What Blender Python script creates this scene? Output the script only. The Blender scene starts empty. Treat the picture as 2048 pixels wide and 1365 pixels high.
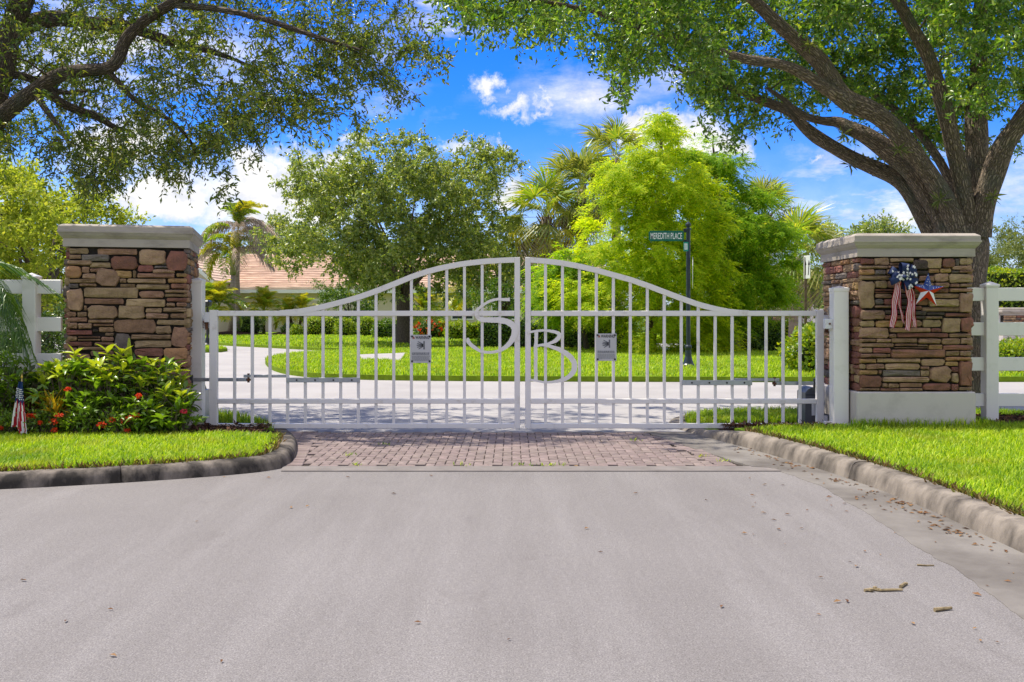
import bpy, bmesh, math, random
import numpy as np
from mathutils import Vector, Matrix, Euler

random.seed(7)
rng = np.random.default_rng(7)
R = math.radians
scene = bpy.context.scene
COL = scene.collection

# ------------------------------------------------------------------ camera
F, CX, HZ, CH = 1991.0, 1024.0, 628.0, 1.231     # focal length in photo pixels, centre column, horizon row, eye height (m)
cam_data = bpy.data.cameras.new('camera')
cam_data.sensor_width = 36.0
cam_data.lens = 35.0
cam_data.shift_y = -(682.5 - HZ) / 2048.0
cam_data.clip_start = 0.05
cam_data.clip_end = 2000.0
cam = bpy.data.objects.new('camera', cam_data)
COL.objects.link(cam)
cam.location = (0, 0, CH)
cam.rotation_euler = (R(90), 0, 0)
scene.camera = cam

# ------------------------------------------------------------------ light
SUN_DIR = Vector((-0.60, 0.26, 0.0)).normalized()     # horizontal direction towards the sun
SUN_EL = R(64)
sun_vec = Vector((SUN_DIR.x * math.cos(SUN_EL), SUN_DIR.y * math.cos(SUN_EL), math.sin(SUN_EL)))
sd = bpy.data.lights.new('sun', 'SUN')
sd.energy = 4.0
sd.angle = R(0.53)
sd.color = (1.0, 0.94, 0.83)
so = bpy.data.objects.new('sun', sd)
COL.objects.link(so)
so.rotation_euler = sun_vec.to_track_quat('Z', 'Y').to_euler()
so.location = (0, 0, 30)

scene.view_settings.view_transform = 'Standard'
scene.view_settings.look = 'None'
scene.view_settings.gamma = 1.0
scene.view_settings.use_curve_mapping = False
scene.view_settings.exposure = 0.70
scene.cycles.max_bounces = 12
scene.cycles.diffuse_bounces = 8
scene.cycles.transparent_max_bounces = 8
try:
    scene.cycles.use_denoising = True
except Exception:
    pass

def at(px, py, Y):
    """A point of the place: photo column and row seen at a distance of Y metres."""
    return Vector(((px - CX) * Y / F, Y, CH - (py - HZ) * Y / F))

def gr(px, py, z=0.0):
    """A point of level ground at height z."""
    Y = F * (CH - z) / (py - HZ)
    return Vector(((px - CX) * Y / F, Y, z))

# ------------------------------------------------------------------ sky
world = bpy.data.worlds.new('World')
scene.world = world
world.use_nodes = True
def build_sky():
    nt = world.node_tree
    nt.nodes.clear()
    N = nt.nodes.new
    def link(a, b): nt.links.new(a, b)
    def val(node, k, v):
        if hasattr(v, 'is_output') or isinstance(v, bpy.types.NodeSocket): link(v, node.inputs[k])
        else: node.inputs[k].default_value = v
    def m(op, a, b=None, c=None, clamp=False):
        n = N('ShaderNodeMath'); n.operation = op; n.use_clamp = clamp
        val(n, 0, a)
        if b is not None: val(n, 1, b)
        if c is not None: val(n, 2, c)
        return n.outputs[0]
    out = N('ShaderNodeOutputWorld')
    bg = N('ShaderNodeBackground'); bg.inputs['Strength'].default_value = 0.15
    link(bg.outputs[0], out.inputs[0])
    sky = N('ShaderNodeTexSky'); sky.sky_type = 'NISHITA'; sky.sun_disc = False
    sky.sun_elevation = SUN_EL
    sky.sun_rotation = math.atan2(SUN_DIR.x, SUN_DIR.y)
    sky.altitude = 0; sky.air_density = 1.0; sky.dust_density = 0.6; sky.ozone_density = 3.0
    hs = N('ShaderNodeHueSaturation'); hs.inputs['Hue'].default_value = 0.503
    hs.inputs['Saturation'].default_value = 1.5; hs.inputs['Value'].default_value = 1.0
    link(sky.outputs[0], hs.inputs['Color'])
    tint = N('ShaderNodeMix'); tint.data_type = 'RGBA'; tint.blend_type = 'MULTIPLY'; tint.inputs['Factor'].default_value = 1
    tint.inputs['B'].default_value = (0.27, 0.50, 0.95, 1); link(hs.outputs[0], tint.inputs['A'])
    tc = N('ShaderNodeTexCoord')
    sp = N('ShaderNodeSeparateXYZ'); link(tc.outputs['Generated'], sp.inputs[0])
    x, y, z = sp.outputs
    def noise(scale, detail, rough, stretch=(1, 1, 1), off=(0, 0, 0)):
        mp = N('ShaderNodeMapping'); link(tc.outputs['Generated'], mp.inputs[0])
        mp.inputs['Scale'].default_value = stretch; mp.inputs['Location'].default_value = off
        n = N('ShaderNodeTexNoise'); n.inputs['Scale'].default_value = scale
        n.inputs['Detail'].default_value = detail; n.inputs['Roughness'].default_value = rough
        link(mp.outputs[0], n.inputs['Vector'])
        return n
    az = m('ARCTAN2', x, y)
    el = m('ARCSINE', z)
    # cumulus: warped ellipses in azimuth and elevation
    w1 = noise(19, 12, 0.66)
    ws = N('ShaderNodeSeparateColor'); link(w1.outputs['Color'], ws.inputs[0])
    azw = m('ADD', az, m('MULTIPLY', m('SUBTRACT', ws.outputs[0], 0.5), 0.11))
    elw = m('ADD', el, m('MULTIPLY', m('SUBTRACT', ws.outputs[1], 0.5), 0.085))
    def blob(px, py, rx, ry, amp=1.0):
        a = math.atan((px - CX) / F); e = math.atan((HZ - py) / F * math.cos(a))
        dx = m('MULTIPLY', m('SUBTRACT', azw, a), F / rx)
        dy = m('MULTIPLY', m('SUBTRACT', elw, e), F / ry)
        r = m('SQRT', m('ADD', m('MULTIPLY', dx, dx), m('MULTIPLY', dy, dy)))
        return m('SUBTRACT', 1.0, r) if amp == 1.0 else m('SUBTRACT', amp, m('MULTIPLY', r, amp))
    cum = [(970,172,34,23,.62),(1022,215,48,17,.5),(1085,203,30,11,.4),(545,385,175,75),(500,330,60,50),(590,330,70,45),(670,345,70,55),(320,400,170,55),(706,283,40,16,.7),
           (1380,285,120,62),(1275,268,52,36),(1440,300,60,36),(1012,385,48,44),(990,287,28,14,.6),(930,290,38,18,.5),(560,430,190,50),
           (1640,325,24,12,.5),(240,300,120,60),(-400,330,380,110),(2700,300,420,120)]
    c = None
    for b in cum:
        v = blob(*b)
        c = v if c is None else m('MAXIMUM', c, v)
    # unseen cloud outside the view, added thick to neutralise the blue fill light
    big = noise(3.2, 8, 0.55, (1, 1, 2.2), (3.1, 0.4, 7.7))
    away = m('SMOOTHSTEP', m('ABSOLUTE', az), 0.62, 1.0) if False else None
    mr = N('ShaderNodeMapRange'); mr.interpolation_type = 'SMOOTHSTEP'
    link(m('ABSOLUTE', az), mr.inputs[0]); mr.inputs[1].default_value = 0.6; mr.inputs[2].default_value = 1.0
    rest = m('MULTIPLY', m('MULTIPLY', m('SUBTRACT', big.outputs[0], 0.41), 5.0), mr.outputs[0])
    c = m('MAXIMUM', c, m('ADD', rest, m('SUBTRACT', mr.outputs[0], 1.0)))
    md = N('ShaderNodeMapRange'); md.interpolation_type = 'SMOOTHSTEP'
    link(c, md.inputs[0]); md.inputs[1].default_value = -0.16; md.inputs[2].default_value = 0.58
    # thin streaks
    st = noise(7, 8, 0.65, (1.0, 1.0, 3.2), (0.3, 1.7, 0.2))
    stv = N('ShaderNodeMapRange'); link(st.outputs[0], stv.inputs[0])
    stv.inputs[1].default_value = 0.42; stv.inputs[2].default_value = 0.68
    soft = None
    for (px, py, rx, ry, k) in [(1180,195,260,75,.75),(860,25,150,60,1.0),(920,65,110,45,.9),(1760,400,480,130,1.3),(1700,350,300,70,.9),(750,140,150,90,.8),(220,120,420,150,1.2),
                                (950,250,120,40,.5),(1340,170,130,60,.6)]:
        v = m('MULTIPLY', m('MAXIMUM', blob(px, py, rx, ry), 0.0), k)
        soft = v if soft is None else m('MAXIMUM', soft, v)
    softm = m('MULTIPLY', m('MULTIPLY', soft, stv.outputs[0]), 1.35, clamp=True)
    # milky air near the horizon
    hz = N('ShaderNodeMapRange'); hz.interpolation_type = 'SMOOTHSTEP'
    link(el, hz.inputs[0]); hz.inputs[1].default_value = 0.20; hz.inputs[2].default_value = -0.02
    hz.inputs[3].default_value = 0.0; hz.inputs[4].default_value = 0.8
    dens = m('MAXIMUM', m('MAXIMUM', md.outputs[0], softm), m('MULTIPLY', hz.outputs[0], 0.8), clamp=True)
    # cloud tone: soft grey undersides
    tone = noise(26, 9, 0.62, (1, 1, 1.5), (5, 2, 1))
    tr = N('ShaderNodeMapRange'); link(tone.outputs[0], tr.inputs[0])
    tr.inputs[1].default_value = 0.36; tr.inputs[2].default_value = 0.6; tr.inputs[3].default_value = 0.15; tr.inputs[4].default_value = 1.1
    cc = N('ShaderNodeMix'); cc.data_type = 'RGBA'
    cc.inputs['A'].default_value = (2.9, 3.1, 3.6, 1); cc.inputs['B'].default_value = (4.7, 4.6, 4.5, 1)
    link(tr.outputs[0], cc.inputs['Factor'])
    mx = N('ShaderNodeMix'); mx.data_type = 'RGBA'
    link(dens, mx.inputs['Factor']); link(tint.outputs['Result'], mx.inputs['A']); link(cc.outputs['Result'], mx.inputs['B'])
    link(mx.outputs['Result'], bg.inputs['Color'])
build_sky()

# ------------------------------------------------------------------ tagging and linking
def tag(o, label=None, cat=None, group=None, kind=None):
    if label: o['label'] = label
    if cat: o['category'] = cat
    if group: o['group'] = group
    if kind: o['kind'] = kind
    return o

def empty(name, loc=(0, 0, 0), rz=0.0, label=None, cat=None, group=None):
    o = bpy.data.objects.new(name, None)
    COL.objects.link(o)
    o.location = loc
    o.rotation_euler = (0, 0, rz)
    o.empty_display_size = 0.1
    return tag(o, label, cat, group)

def link_mesh(name, me, parent=None, loc=None, rot=None, scale=None):
    o = bpy.data.objects.new(name, me)
    COL.objects.link(o)
    if parent: o.parent = parent
    if loc is not None: o.location = loc
    if rot is not None: o.rotation_euler = rot
    if scale is not None: o.scale = scale
    return o

def copy_tree(o, parent=None):
    c = o.copy()
    COL.objects.link(c)
    c.parent = parent
    for ch in o.children: copy_tree(ch, c)
    return c

def np_mesh(name, V, faces, mats, fmat=None, smooth=False, uv=None):
    """faces: array (n,3) or (n,4), or a list of such arrays"""
    if not isinstance(faces, (list, tuple)): faces = [faces]
    me = bpy.data.meshes.new(name)
    V = np.asarray(V, dtype=np.float32)
    me.vertices.add(len(V)); me.vertices.foreach_set('co', V.ravel())
    loops = np.concatenate([np.asarray(f, dtype=np.int32).ravel() for f in faces])
    tot = np.concatenate([np.full(len(f), np.asarray(f).shape[1], dtype=np.int32) for f in faces])
    st = np.concatenate([[0], np.cumsum(tot)[:-1]]).astype(np.int32)
    me.loops.add(len(loops)); me.loops.foreach_set('vertex_index', loops)
    me.polygons.add(len(tot)); me.polygons.foreach_set('loop_start', st); me.polygons.foreach_set('loop_total', tot)
    if fmat is not None: me.polygons.foreach_set('material_index', np.asarray(fmat, dtype=np.int32))
    if smooth: me.polygons.foreach_set('use_smooth', np.ones(len(tot), dtype=bool))
    if uv is not None:
        ul = me.uv_layers.new(name='UVMap')
        ul.data.foreach_set('uv', np.asarray(uv, dtype=np.float32)[loops].ravel())
    me.update(calc_edges=True)
    for m_ in (mats if isinstance(mats, (list, tuple)) else [mats]): me.materials.append(m_)
    return me

class MB:
    """collects boxes, prisms, tubes into one mesh"""
    def __init__(self): self.v = []; self.f = []; self.m = []; self.uv = []
    def add(self, vs, fs, mi=0, uv=None):
        b = len(self.v)
        self.v += [tuple(p) for p in vs]
        self.uv += (uv if uv is not None else [(0.0, 0.0)] * len(vs))
        for f in fs: self.f.append(tuple(i + b for i in f)); self.m.append(mi)
    def box(self, x0, x1, y0, y1, z0, z1, mi=0, bev=0.0):
        if bev <= 0:
            vs = [(x0,y0,z0),(x1,y0,z0),(x1,y1,z0),(x0,y1,z0),(x0,y0,z1),(x1,y0,z1),(x1,y1,z1),(x0,y1,z1)]
            self.add(vs, [(0,3,2,1),(4,5,6,7),(0,1,5,4),(1,2,6,5),(2,3,7,6),(3,0,4,7)], mi); return
        b = min(bev, (x1-x0)/2.01, (y1-y0)/2.01, (z1-z0)/2.01)
        bm = bmesh.new()
        bmesh.ops.create_cube(bm, size=1)
        bmesh.ops.scale(bm, vec=(x1-x0, y1-y0, z1-z0), verts=bm.verts)
        bmesh.ops.translate(bm, vec=((x0+x1)/2, (y0+y1)/2, (z0+z1)/2), verts=bm.verts)
        bmesh.ops.bevel(bm, geom=bm.edges[:], offset=b, segments=1, affect='EDGES', profile=0.5)
        bm.verts.ensure_lookup_table()
        self.add([v.co[:] for v in bm.verts], [[v.index for v in f.verts] for f in bm.faces], mi)
        bm.free()
    def prism(self, poly, z0, z1, mi=0):
        """polygon in x,y extruded in z"""
        n = len(poly)
        vs = [(p[0], p[1], z0) for p in poly] + [(p[0], p[1], z1) for p in poly]
        fs = [tuple(range(n-1, -1, -1)), tuple(range(n, 2*n))] + [(i, (i+1) % n, n+(i+1) % n, n+i) for i in range(n)]
        self.add(vs, fs, mi)
    def plate(self, poly, y0, y1, mi=0):
        """polygon in x,z extruded along y (y0 is the front)"""
        n = len(poly)
        vs = [(p[0], y0, p[1]) for p in poly] + [(p[0], y1, p[1]) for p in poly]
        fs = [tuple(range(n)), tuple(range(2*n-1, n-1, -1))] + [(i, n+i, n+(i+1) % n, (i+1) % n) for i in range(n)]
        self.add(vs, fs, mi)
    def tube(self, pts, rad, n=6, mi=0, cap=True, wob=0.0, vs0=0.0):
        pts = [Vector(p) for p in pts]
        if not hasattr(rad, '__len__'): rad = [rad] * len(pts)
        vs = []; fs = []; uv = []
        up = Vector((0.31, 0.17, 0.93))
        t0 = (pts[1] - pts[0]).normalized()
        if abs(t0.dot(up)) > 0.95: up = Vector((1, 0.1, 0))
        a = t0.cross(up).normalized(); L = vs0
        for i, p in enumerate(pts):
            if i == 0: t = t0
            elif i == len(pts)-1: t = (pts[i]-pts[i-1]).normalized()
            else: t = (pts[i+1]-pts[i-1]).normalized()
            a = (a - t * a.dot(t)).normalized(); b = t.cross(a)
            if i: L += (p - pts[i-1]).length
            for k in range(n + 1):
                th = 2*math.pi*k/n
                kk = k % n
                r = rad[i] * (1.0 + (wob * math.sin(kk*2.4 + L*5.1) * math.cos(kk*1.3 - L*2.9) if wob else 0.0))
                vs.append(p + a*(r*math.cos(th)) + b*(r*math.sin(th)))
                uv.append((k/n*2*math.pi*rad[0], L))
        for i in range(len(pts)-1):
            for k in range(n):
                q = i*(n+1)+k
                fs.append((q, q+1, q+n+2, q+n+1))
        if cap:
            fs.append(tuple(range(n-1, -1, -1)))
            e = (len(pts)-1)*(n+1)
            fs.append(tuple(e+k for k in range(n)))
        self.add(vs, fs, mi, uv)
    def lathe(self, prof, cx, cy, n=16, mi=0):
        vs = []; fs = []
        for (r, z) in prof:
            for k in range(n):
                th = 2*math.pi*k/n
                vs.append((cx+r*math.cos(th), cy+r*math.sin(th), z))
        for i in range(len(prof)-1):
            for k in range(n):
                fs.append((i*n+k, i*n+(k+1) % n, (i+1)*n+(k+1) % n, (i+1)*n+k))
        fs.append(tuple(range(n-1, -1, -1))); fs.append(tuple((len(prof)-1)*n+k for k in range(n)))
        self.add(vs, fs, mi)
    def mesh(self, name, mats, smooth=False):
        me = bpy.data.meshes.new(name)
        me.from_pydata(self.v, [], self.f)
        for m_ in (mats if isinstance(mats, (list, tuple)) else [mats]): me.materials.append(m_)
        me.polygons.foreach_set('material_index', self.m)
        if smooth: me.polygons.foreach_set('use_smooth', [True]*len(self.f))
        ul = me.uv_layers.new(name='UVMap')
        for l in me.loops: ul.data[l.index].uv = self.uv[l.vertex_index]
        me.update()
        return me
    def build(self, name, mats, parent=None, smooth=False, loc=None, rot=None):
        return link_mesh(name, self.mesh(name, mats, smooth), parent, loc, rot)

def in_poly(P, poly):
    x, y = P[:, 0], P[:, 1]
    inside = np.zeros(len(P), dtype=bool)
    n = len(poly)
    for i in range(n):
        x0, y0 = poly[i][0], poly[i][1]; x1, y1 = poly[(i+1) % n][0], poly[(i+1) % n][1]
        c = ((y0 > y) != (y1 > y))
        with np.errstate(divide='ignore', invalid='ignore'):
            xi = (x1-x0)*(y-y0)/(y1-y0+1e-12)+x0
        inside ^= c & (x < xi)
    return inside

def sample_poly(poly, n):
    p = np.array([(q[0], q[1]) for q in poly], dtype=float)
    lo, hi = p.min(0), p.max(0)
    out = np.zeros((0, 2))
    while len(out) < n:
        c = lo + (hi-lo)*rng.random((n*2, 2))
        out = np.concatenate([out, c[in_poly(c, p)]])
    return out[:n]

def smooth_line(pts, it=2, closed=False):
    pts = [Vector(p) for p in pts]
    for _ in range(it):
        q = [] if closed else [pts[0]]
        n = len(pts)
        for i in range(n if closed else n-1):
            a, b = pts[i], pts[(i+1) % n]
            q += [a*0.75+b*0.25, a*0.25+b*0.75]
        if not closed: q.append(pts[-1])
        pts = q
    return pts

# ------------------------------------------------------------------ materials
def mat(name, col, rough=0.6, spec=0.4, var=0.0, nscale=6.0, bump=0.0, bscale=40.0, metal=0.0, island=0.0, objvar=0.0, col2=None, coord='Object', detail=6, stretch=None, mixlo=0.35, mixhi=0.65, bdist=0.01):
    m_ = bpy.data.materials.new(name); m_.use_nodes = True
    nt = m_.node_tree; b = nt.nodes['Principled BSDF']
    b.inputs['Base Color'].default_value = (*col, 1); b.inputs['Roughness'].default_value = rough
    b.inputs['Specular IOR Level'].default_value = spec; b.inputs['Metallic'].default_value = metal
    N = nt.nodes.new; L = nt.links.new
    tc = N('ShaderNodeTexCoord'); src = tc.outputs[coord]
    if stretch:
        mp = N('ShaderNodeMapping'); L(src, mp.inputs[0]); mp.inputs['Scale'].default_value = stretch; src = mp.outputs[0]
    cur = None
    if col2 is not None or var:
        n = N('ShaderNodeTexNoise'); n.inputs['Scale'].default_value = nscale; n.inputs['Detail'].default_value = detail; n.inputs['Roughness'].default_value = 0.6
        L(src, n.inputs['Vector'])
        r = N('ShaderNodeMapRange'); L(n.outputs[0], r.inputs[0]); r.inputs[1].default_value = mixlo; r.inputs[2].default_value = mixhi
        mx = N('ShaderNodeMix'); mx.data_type = 'RGBA'
        c2 = col2 if col2 is not None else tuple(c*(1-var) for c in col)
        mx.inputs['A'].default_value = (*col, 1); mx.inputs['B'].default_value = (*c2, 1)
        L(r.outputs[0], mx.inputs['Factor']); cur = mx.outputs['Result']
    if island or objvar:
        if island:
            g = N('ShaderNodeNewGeometry'); rnd = g.outputs['Random Per Island']; amt = island
        else:
            g = N('ShaderNodeObjectInfo'); rnd = g.outputs['Random']; amt = objvar
        r = N('ShaderNodeMapRange'); L(rnd, r.inputs[0]); r.inputs[3].default_value = 1-amt; r.inputs[4].default_value = 1+amt
        hs = N('ShaderNodeHueSaturation'); L(r.outputs[0], hs.inputs['Value'])
        r2 = N('ShaderNodeMath'); r2.operation = 'MULTIPLY'; L(rnd, r2.inputs[0]); r2.inputs[1].default_value = 7.31
        r3 = N('ShaderNodeMath'); r3.operation = 'FRACT'; L(r2.outputs[0], r3.inputs[0])
        r4 = N('ShaderNodeMapRange'); L(r3.outputs[0], r4.inputs[0]); r4.inputs[3].default_value = 0.5-0.04*min(1, amt*2); r4.inputs[4].default_value = 0.5+0.03*min(1, amt*2)
        L(r4.outputs[0], hs.inputs['Hue'])
        if cur is not None: L(cur, hs.inputs['Color'])
        else: hs.inputs['Color'].default_value = (*col, 1)
        cur = hs.outputs[0]
    if cur is not None: L(cur, b.inputs['Base Color'])
    if bump:
        n2 = N('ShaderNodeTexNoise'); n2.inputs['Scale'].default_value = bscale; n2.inputs['Detail'].default_value = 8; n2.inputs['Roughness'].default_value = 0.65
        L(src, n2.inputs['Vector'])
        bp = N('ShaderNodeBump'); bp.inputs['Strength'].default_value = bump; bp.inputs['Distance'].default_value = bdist
        L(n2.outputs[0], bp.inputs['Height']); L(bp.outputs[0], b.inputs['Normal'])
    return m_

def leaf_mat(name, cols, trans=0.35, rough=0.45, spec=0.5, tcol=None, patch=None):
    """leaf: colour by leaf from a ramp, light passing through"""
    m_ = bpy.data.materials.new(name); m_.use_nodes = True
    nt = m_.node_tree; N = nt.nodes.new; L = nt.links.new
    b = nt.nodes['Principled BSDF']; o = nt.nodes['Material Output']
    b.inputs['Roughness'].default_value = rough; b.inputs['Specular IOR Level'].default_value = spec
    g = N('ShaderNodeNewGeometry'); cr = N('ShaderNodeValToRGB')
    el = cr.color_ramp.elements
    while len(el) < len(cols): el.new(0.5)
    for i, c in enumerate(cols):
        el[i].position = i/max(1, len(cols)-1); el[i].color = (*c, 1)
    L(g.outputs['Random Per Island'], cr.inputs[0])
    colr = cr.outputs[0]
    if patch:
        tc = N('ShaderNodeTexCoord'); n = N('ShaderNodeTexNoise'); n.inputs['Scale'].default_value = patch[0]; n.inputs['Detail'].default_value = 6; L(tc.outputs['Object'], n.inputs['Vector'])
        r = N('ShaderNodeMapRange'); L(n.outputs[0], r.inputs[0]); r.inputs[1].default_value = 0.48; r.inputs[2].default_value = 0.72; r.inputs[4].default_value = 0.75
        pm = N('ShaderNodeMix'); pm.data_type = 'RGBA'; L(r.outputs[0], pm.inputs['Factor']); L(colr, pm.inputs['A']); pm.inputs['B'].default_value = (*patch[1], 1)
        n2 = N('ShaderNodeTexNoise'); n2.inputs['Scale'].default_value = patch[0]*1.7; n2.inputs['Detail'].default_value = 5; mp = N('ShaderNodeMapping'); mp.inputs['Location'].default_value = (4, 9, 2); L(tc.outputs['Object'], mp.inputs[0]); L(mp.outputs[0], n2.inputs['Vector'])
        r2 = N('ShaderNodeMapRange'); L(n2.outputs[0], r2.inputs[0]); r2.inputs[1].default_value = 0.5; r2.inputs[2].default_value = 0.75; r2.inputs[4].default_value = 0.8
        pm2 = N('ShaderNodeMix'); pm2.data_type = 'RGBA'; L(r2.outputs[0], pm2.inputs['Factor']); L(pm.outputs['Result'], pm2.inputs['A']); pm2.inputs['B'].default_value = (*patch[2], 1)
        colr = pm2.outputs['Result']
    L(colr, b.inputs['Base Color'])
    t = N('ShaderNodeBsdfTranslucent')
    mu = N('ShaderNodeMix'); mu.data_type = 'RGBA'; mu.blend_type = 'MULTIPLY'; mu.inputs['Factor'].default_value = 1
    L(colr, mu.inputs['A']); mu.inputs['B'].default_value = (*(tcol or (1.6, 1.5, 0.5)), 1)
    L(mu.outputs['Result'], t.inputs['Color'])
    mx = N('ShaderNodeMixShader'); mx.inputs[0].default_value = trans
    L(b.outputs[0], mx.inputs[1]); L(t.outputs[0], mx.inputs[2]); L(mx.outputs[0], o.inputs['Surface'])
    return m_

def bark_mat(name, dark, light, su=16.0, sv=4.5, strength=1.0, moss=None):
    m_ = bpy.data.materials.new(name); m_.use_nodes = True
    nt = m_.node_tree; N = nt.nodes.new; L = nt.links.new
    b = nt.nodes['Principled BSDF']; b.inputs['Roughness'].default_value = 0.9; b.inputs['Specular IOR Level'].default_value = 0.15
    tc = N('ShaderNodeTexCoord'); mp = N('ShaderNodeMapping'); L(tc.outputs['UV'], mp.inputs[0])
    mp.inputs['Scale'].default_value = (su, sv, 1)
    nz = N('ShaderNodeTexNoise'); nz.inputs['Scale'].default_value = 9; nz.inputs['Detail'].default_value = 5; L(tc.outputs['Object'], nz.inputs['Vector'])
    ad = N('ShaderNodeMix'); ad.data_type = 'RGBA'; ad.blend_type = 'LINEAR_LIGHT'; ad.inputs['Factor'].default_value = 1.0
    L(mp.outputs[0], ad.inputs['A']); L(nz.outputs['Color'], ad.inputs['B'])
    vo = N('ShaderNodeTexVoronoi'); vo.feature = 'DISTANCE_TO_EDGE'; vo.inputs['Scale'].default_value = 1.0; L(ad.outputs['Result'], vo.inputs['Vector'])
    r = N('ShaderNodeMapRange'); L(vo.outputs['Distance'], r.inputs[0]); r.inputs[1].default_value = 0.0; r.inputs[2].default_value = 0.28
    n3 = N('ShaderNodeTexNoise'); n3.inputs['Scale'].default_value = 45; n3.inputs['Detail'].default_value = 6; L(tc.outputs['Object'], n3.inputs['Vector'])
    h = N('ShaderNodeMath'); h.operation = 'MULTIPLY_ADD'; L(n3.outputs[0], h.inputs[0]); h.inputs[1].default_value = 0.5; L(r.outputs[0], h.inputs[2])
    cr = N('ShaderNodeMix'); cr.data_type = 'RGBA'; cr.inputs['A'].default_value = (*dark, 1); cr.inputs['B'].default_value = (*light, 1)
    L(h.outputs[0], cr.inputs['Factor'])
    cur = cr.outputs['Result']
    if moss:
        n4 = N('ShaderNodeTexNoise'); n4.inputs['Scale'].default_value = 3.5; n4.inputs['Detail'].default_value = 7; L(tc.outputs['Object'], n4.inputs['Vector'])
        r4 = N('ShaderNodeMapRange'); L(n4.outputs[0], r4.inputs[0]); r4.inputs[1].default_value = 0.52; r4.inputs[2].default_value = 0.68; r4.inputs[4].default_value = 0.75
        mm = N('ShaderNodeMix'); mm.data_type = 'RGBA'; L(r4.outputs[0], mm.inputs['Factor']); L(cur, mm.inputs['A']); mm.inputs['B'].default_value = (*moss, 1)
        cur = mm.outputs['Result']
    L(cur, b.inputs['Base Color'])
    bp = N('ShaderNodeBump'); bp.inputs['Strength'].default_value = strength; bp.inputs['Distance'].default_value = 0.025
    L(h.outputs[0], bp.inputs['Height']); L(bp.outputs[0], b.inputs['Normal'])
    return m_

M = {}
M['asphalt'] = None
M['concrete'] = mat('pale_concrete', (0.40, 0.375, 0.35), 0.85, 0.2, col2=(0.34, 0.315, 0.295), nscale=0.8, bump=0.15, bscale=60)
M['kerb'] = mat('kerb_concrete', (0.27, 0.23, 0.185), 0.9, 0.2, col2=(0.065, 0.055, 0.045), nscale=5.5, bump=0.6, bscale=38, mixlo=0.40, mixhi=0.70, stretch=(1, 1, 0.45))
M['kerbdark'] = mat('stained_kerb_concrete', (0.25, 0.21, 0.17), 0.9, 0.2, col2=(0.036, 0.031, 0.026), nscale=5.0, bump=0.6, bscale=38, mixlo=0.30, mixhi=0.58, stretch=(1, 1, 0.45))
M['gutter'] = mat('gutter_concrete', (0.22, 0.20, 0.175), 0.9, 0.2, col2=(0.12, 0.105, 0.09), nscale=1.6, bump=0.3, bscale=70, mixlo=0.38, mixhi=0.66)
M['paver'] = mat('paver', (0.268, 0.209, 0.189), 0.9, 0.15, var=0.35, nscale=7, bump=0.3, bscale=90, objvar=0.14)
M['paver_i'] = mat('paver_joined', (0.268, 0.209, 0.189), 0.9, 0.15, var=0.25, nscale=9, bump=0.3, bscale=90, island=0.14)
M['sand'] = mat('joint_sand', (0.055, 0.046, 0.04), 1.0, 0.0, bump=0.3, bscale=120)
M['white'] = mat('white_gate_paint', (0.76, 0.72, 0.675), 0.38, 0.4, col2=(0.50, 0.44, 0.37), nscale=8, bump=0.05, bscale=60, mixlo=0.58, mixhi=0.82, detail=9)
M['vinyl'] = mat('white_vinyl', (0.78, 0.74, 0.695), 0.32, 0.4, col2=(0.58, 0.56, 0.46), nscale=5, mixlo=0.56, mixhi=0.85, detail=9)
M['hinge'] = mat('worn_hinge_paint', (0.66, 0.65, 0.66), 0.5, 0.4, col2=(0.17, 0.07, 0.03), nscale=16, mixlo=0.56, mixhi=0.66)
M['rust'] = mat('rust', (0.16, 0.07, 0.03), 0.85, 0.2, col2=(0.08, 0.04, 0.03), nscale=30)
M['galv'] = mat('galvanised_metal', (0.42, 0.43, 0.45), 0.4, 0.5, metal=0.5, var=0.2, nscale=12)
M['housing'] = mat('grey_housing', (0.10, 0.105, 0.115), 0.5, 0.4, var=0.1)
M['blackplastic'] = mat('black_plastic', (0.018, 0.018, 0.02), 0.4, 0.5)
M['cap'] = mat('pillar_cap_stucco', (0.40, 0.35, 0.295), 0.8, 0.25, col2=(0.17, 0.145, 0.115), nscale=3.0, bump=0.2, bscale=50, stretch=(1, 1, 3.0), mixlo=0.5, mixhi=0.85)
M['plinth'] = mat('pillar_plinth_paint', (0.53, 0.48, 0.435), 0.7, 0.3, col2=(0.38, 0.34, 0.30), nscale=4, bump=0.12, bscale=60, mixlo=0.5, mixhi=0.8)
M['mortar'] = mat('dark_mortar', (0.045, 0.038, 0.032), 1.0, 0.05, var=0.4, nscale=20, bump=0.4)
def stone(name, c, c2): return mat(name, c, 0.85, 0.22, col2=c2, nscale=11, bump=0.95, bscale=32, objvar=0.20, bdist=0.02, detail=10)
M['sT'] = stone('stone_tan', (0.42, 0.285, 0.165), (0.27, 0.175, 0.10))
M['sB'] = stone('stone_brown', (0.38, 0.235, 0.135), (0.23, 0.14, 0.082))
M['sR'] = stone('stone_red', (0.29, 0.125, 0.085), (0.18, 0.088, 0.062))
M['sO'] = stone('stone_ochre', (0.45, 0.265, 0.115), (0.31, 0.18, 0.085))
M['sG'] = stone('stone_grey', (0.20, 0.165, 0.135), (0.13, 0.105, 0.088))
M['sD'] = stone('stone_dark', (0.12, 0.088, 0.066), (0.07, 0.055, 0.043))
M['mulch'] = mat('mulch', (0.085, 0.045, 0.028), 0.95, 0.1, col2=(0.035, 0.02, 0.014), nscale=40, bump=0.9, bscale=60, bdist=0.02)
M['soil'] = mat('lawn_soil', (0.20, 0.30, 0.02), 0.95, 0.05, col2=(0.13, 0.20, 0.016), nscale=12, bump=0.5, bscale=70)
M['groundgreen'] = mat('far_ground', (0.10, 0.155, 0.03), 0.95, 0.05, col2=(0.06, 0.10, 0.02), nscale=0.6)
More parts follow.
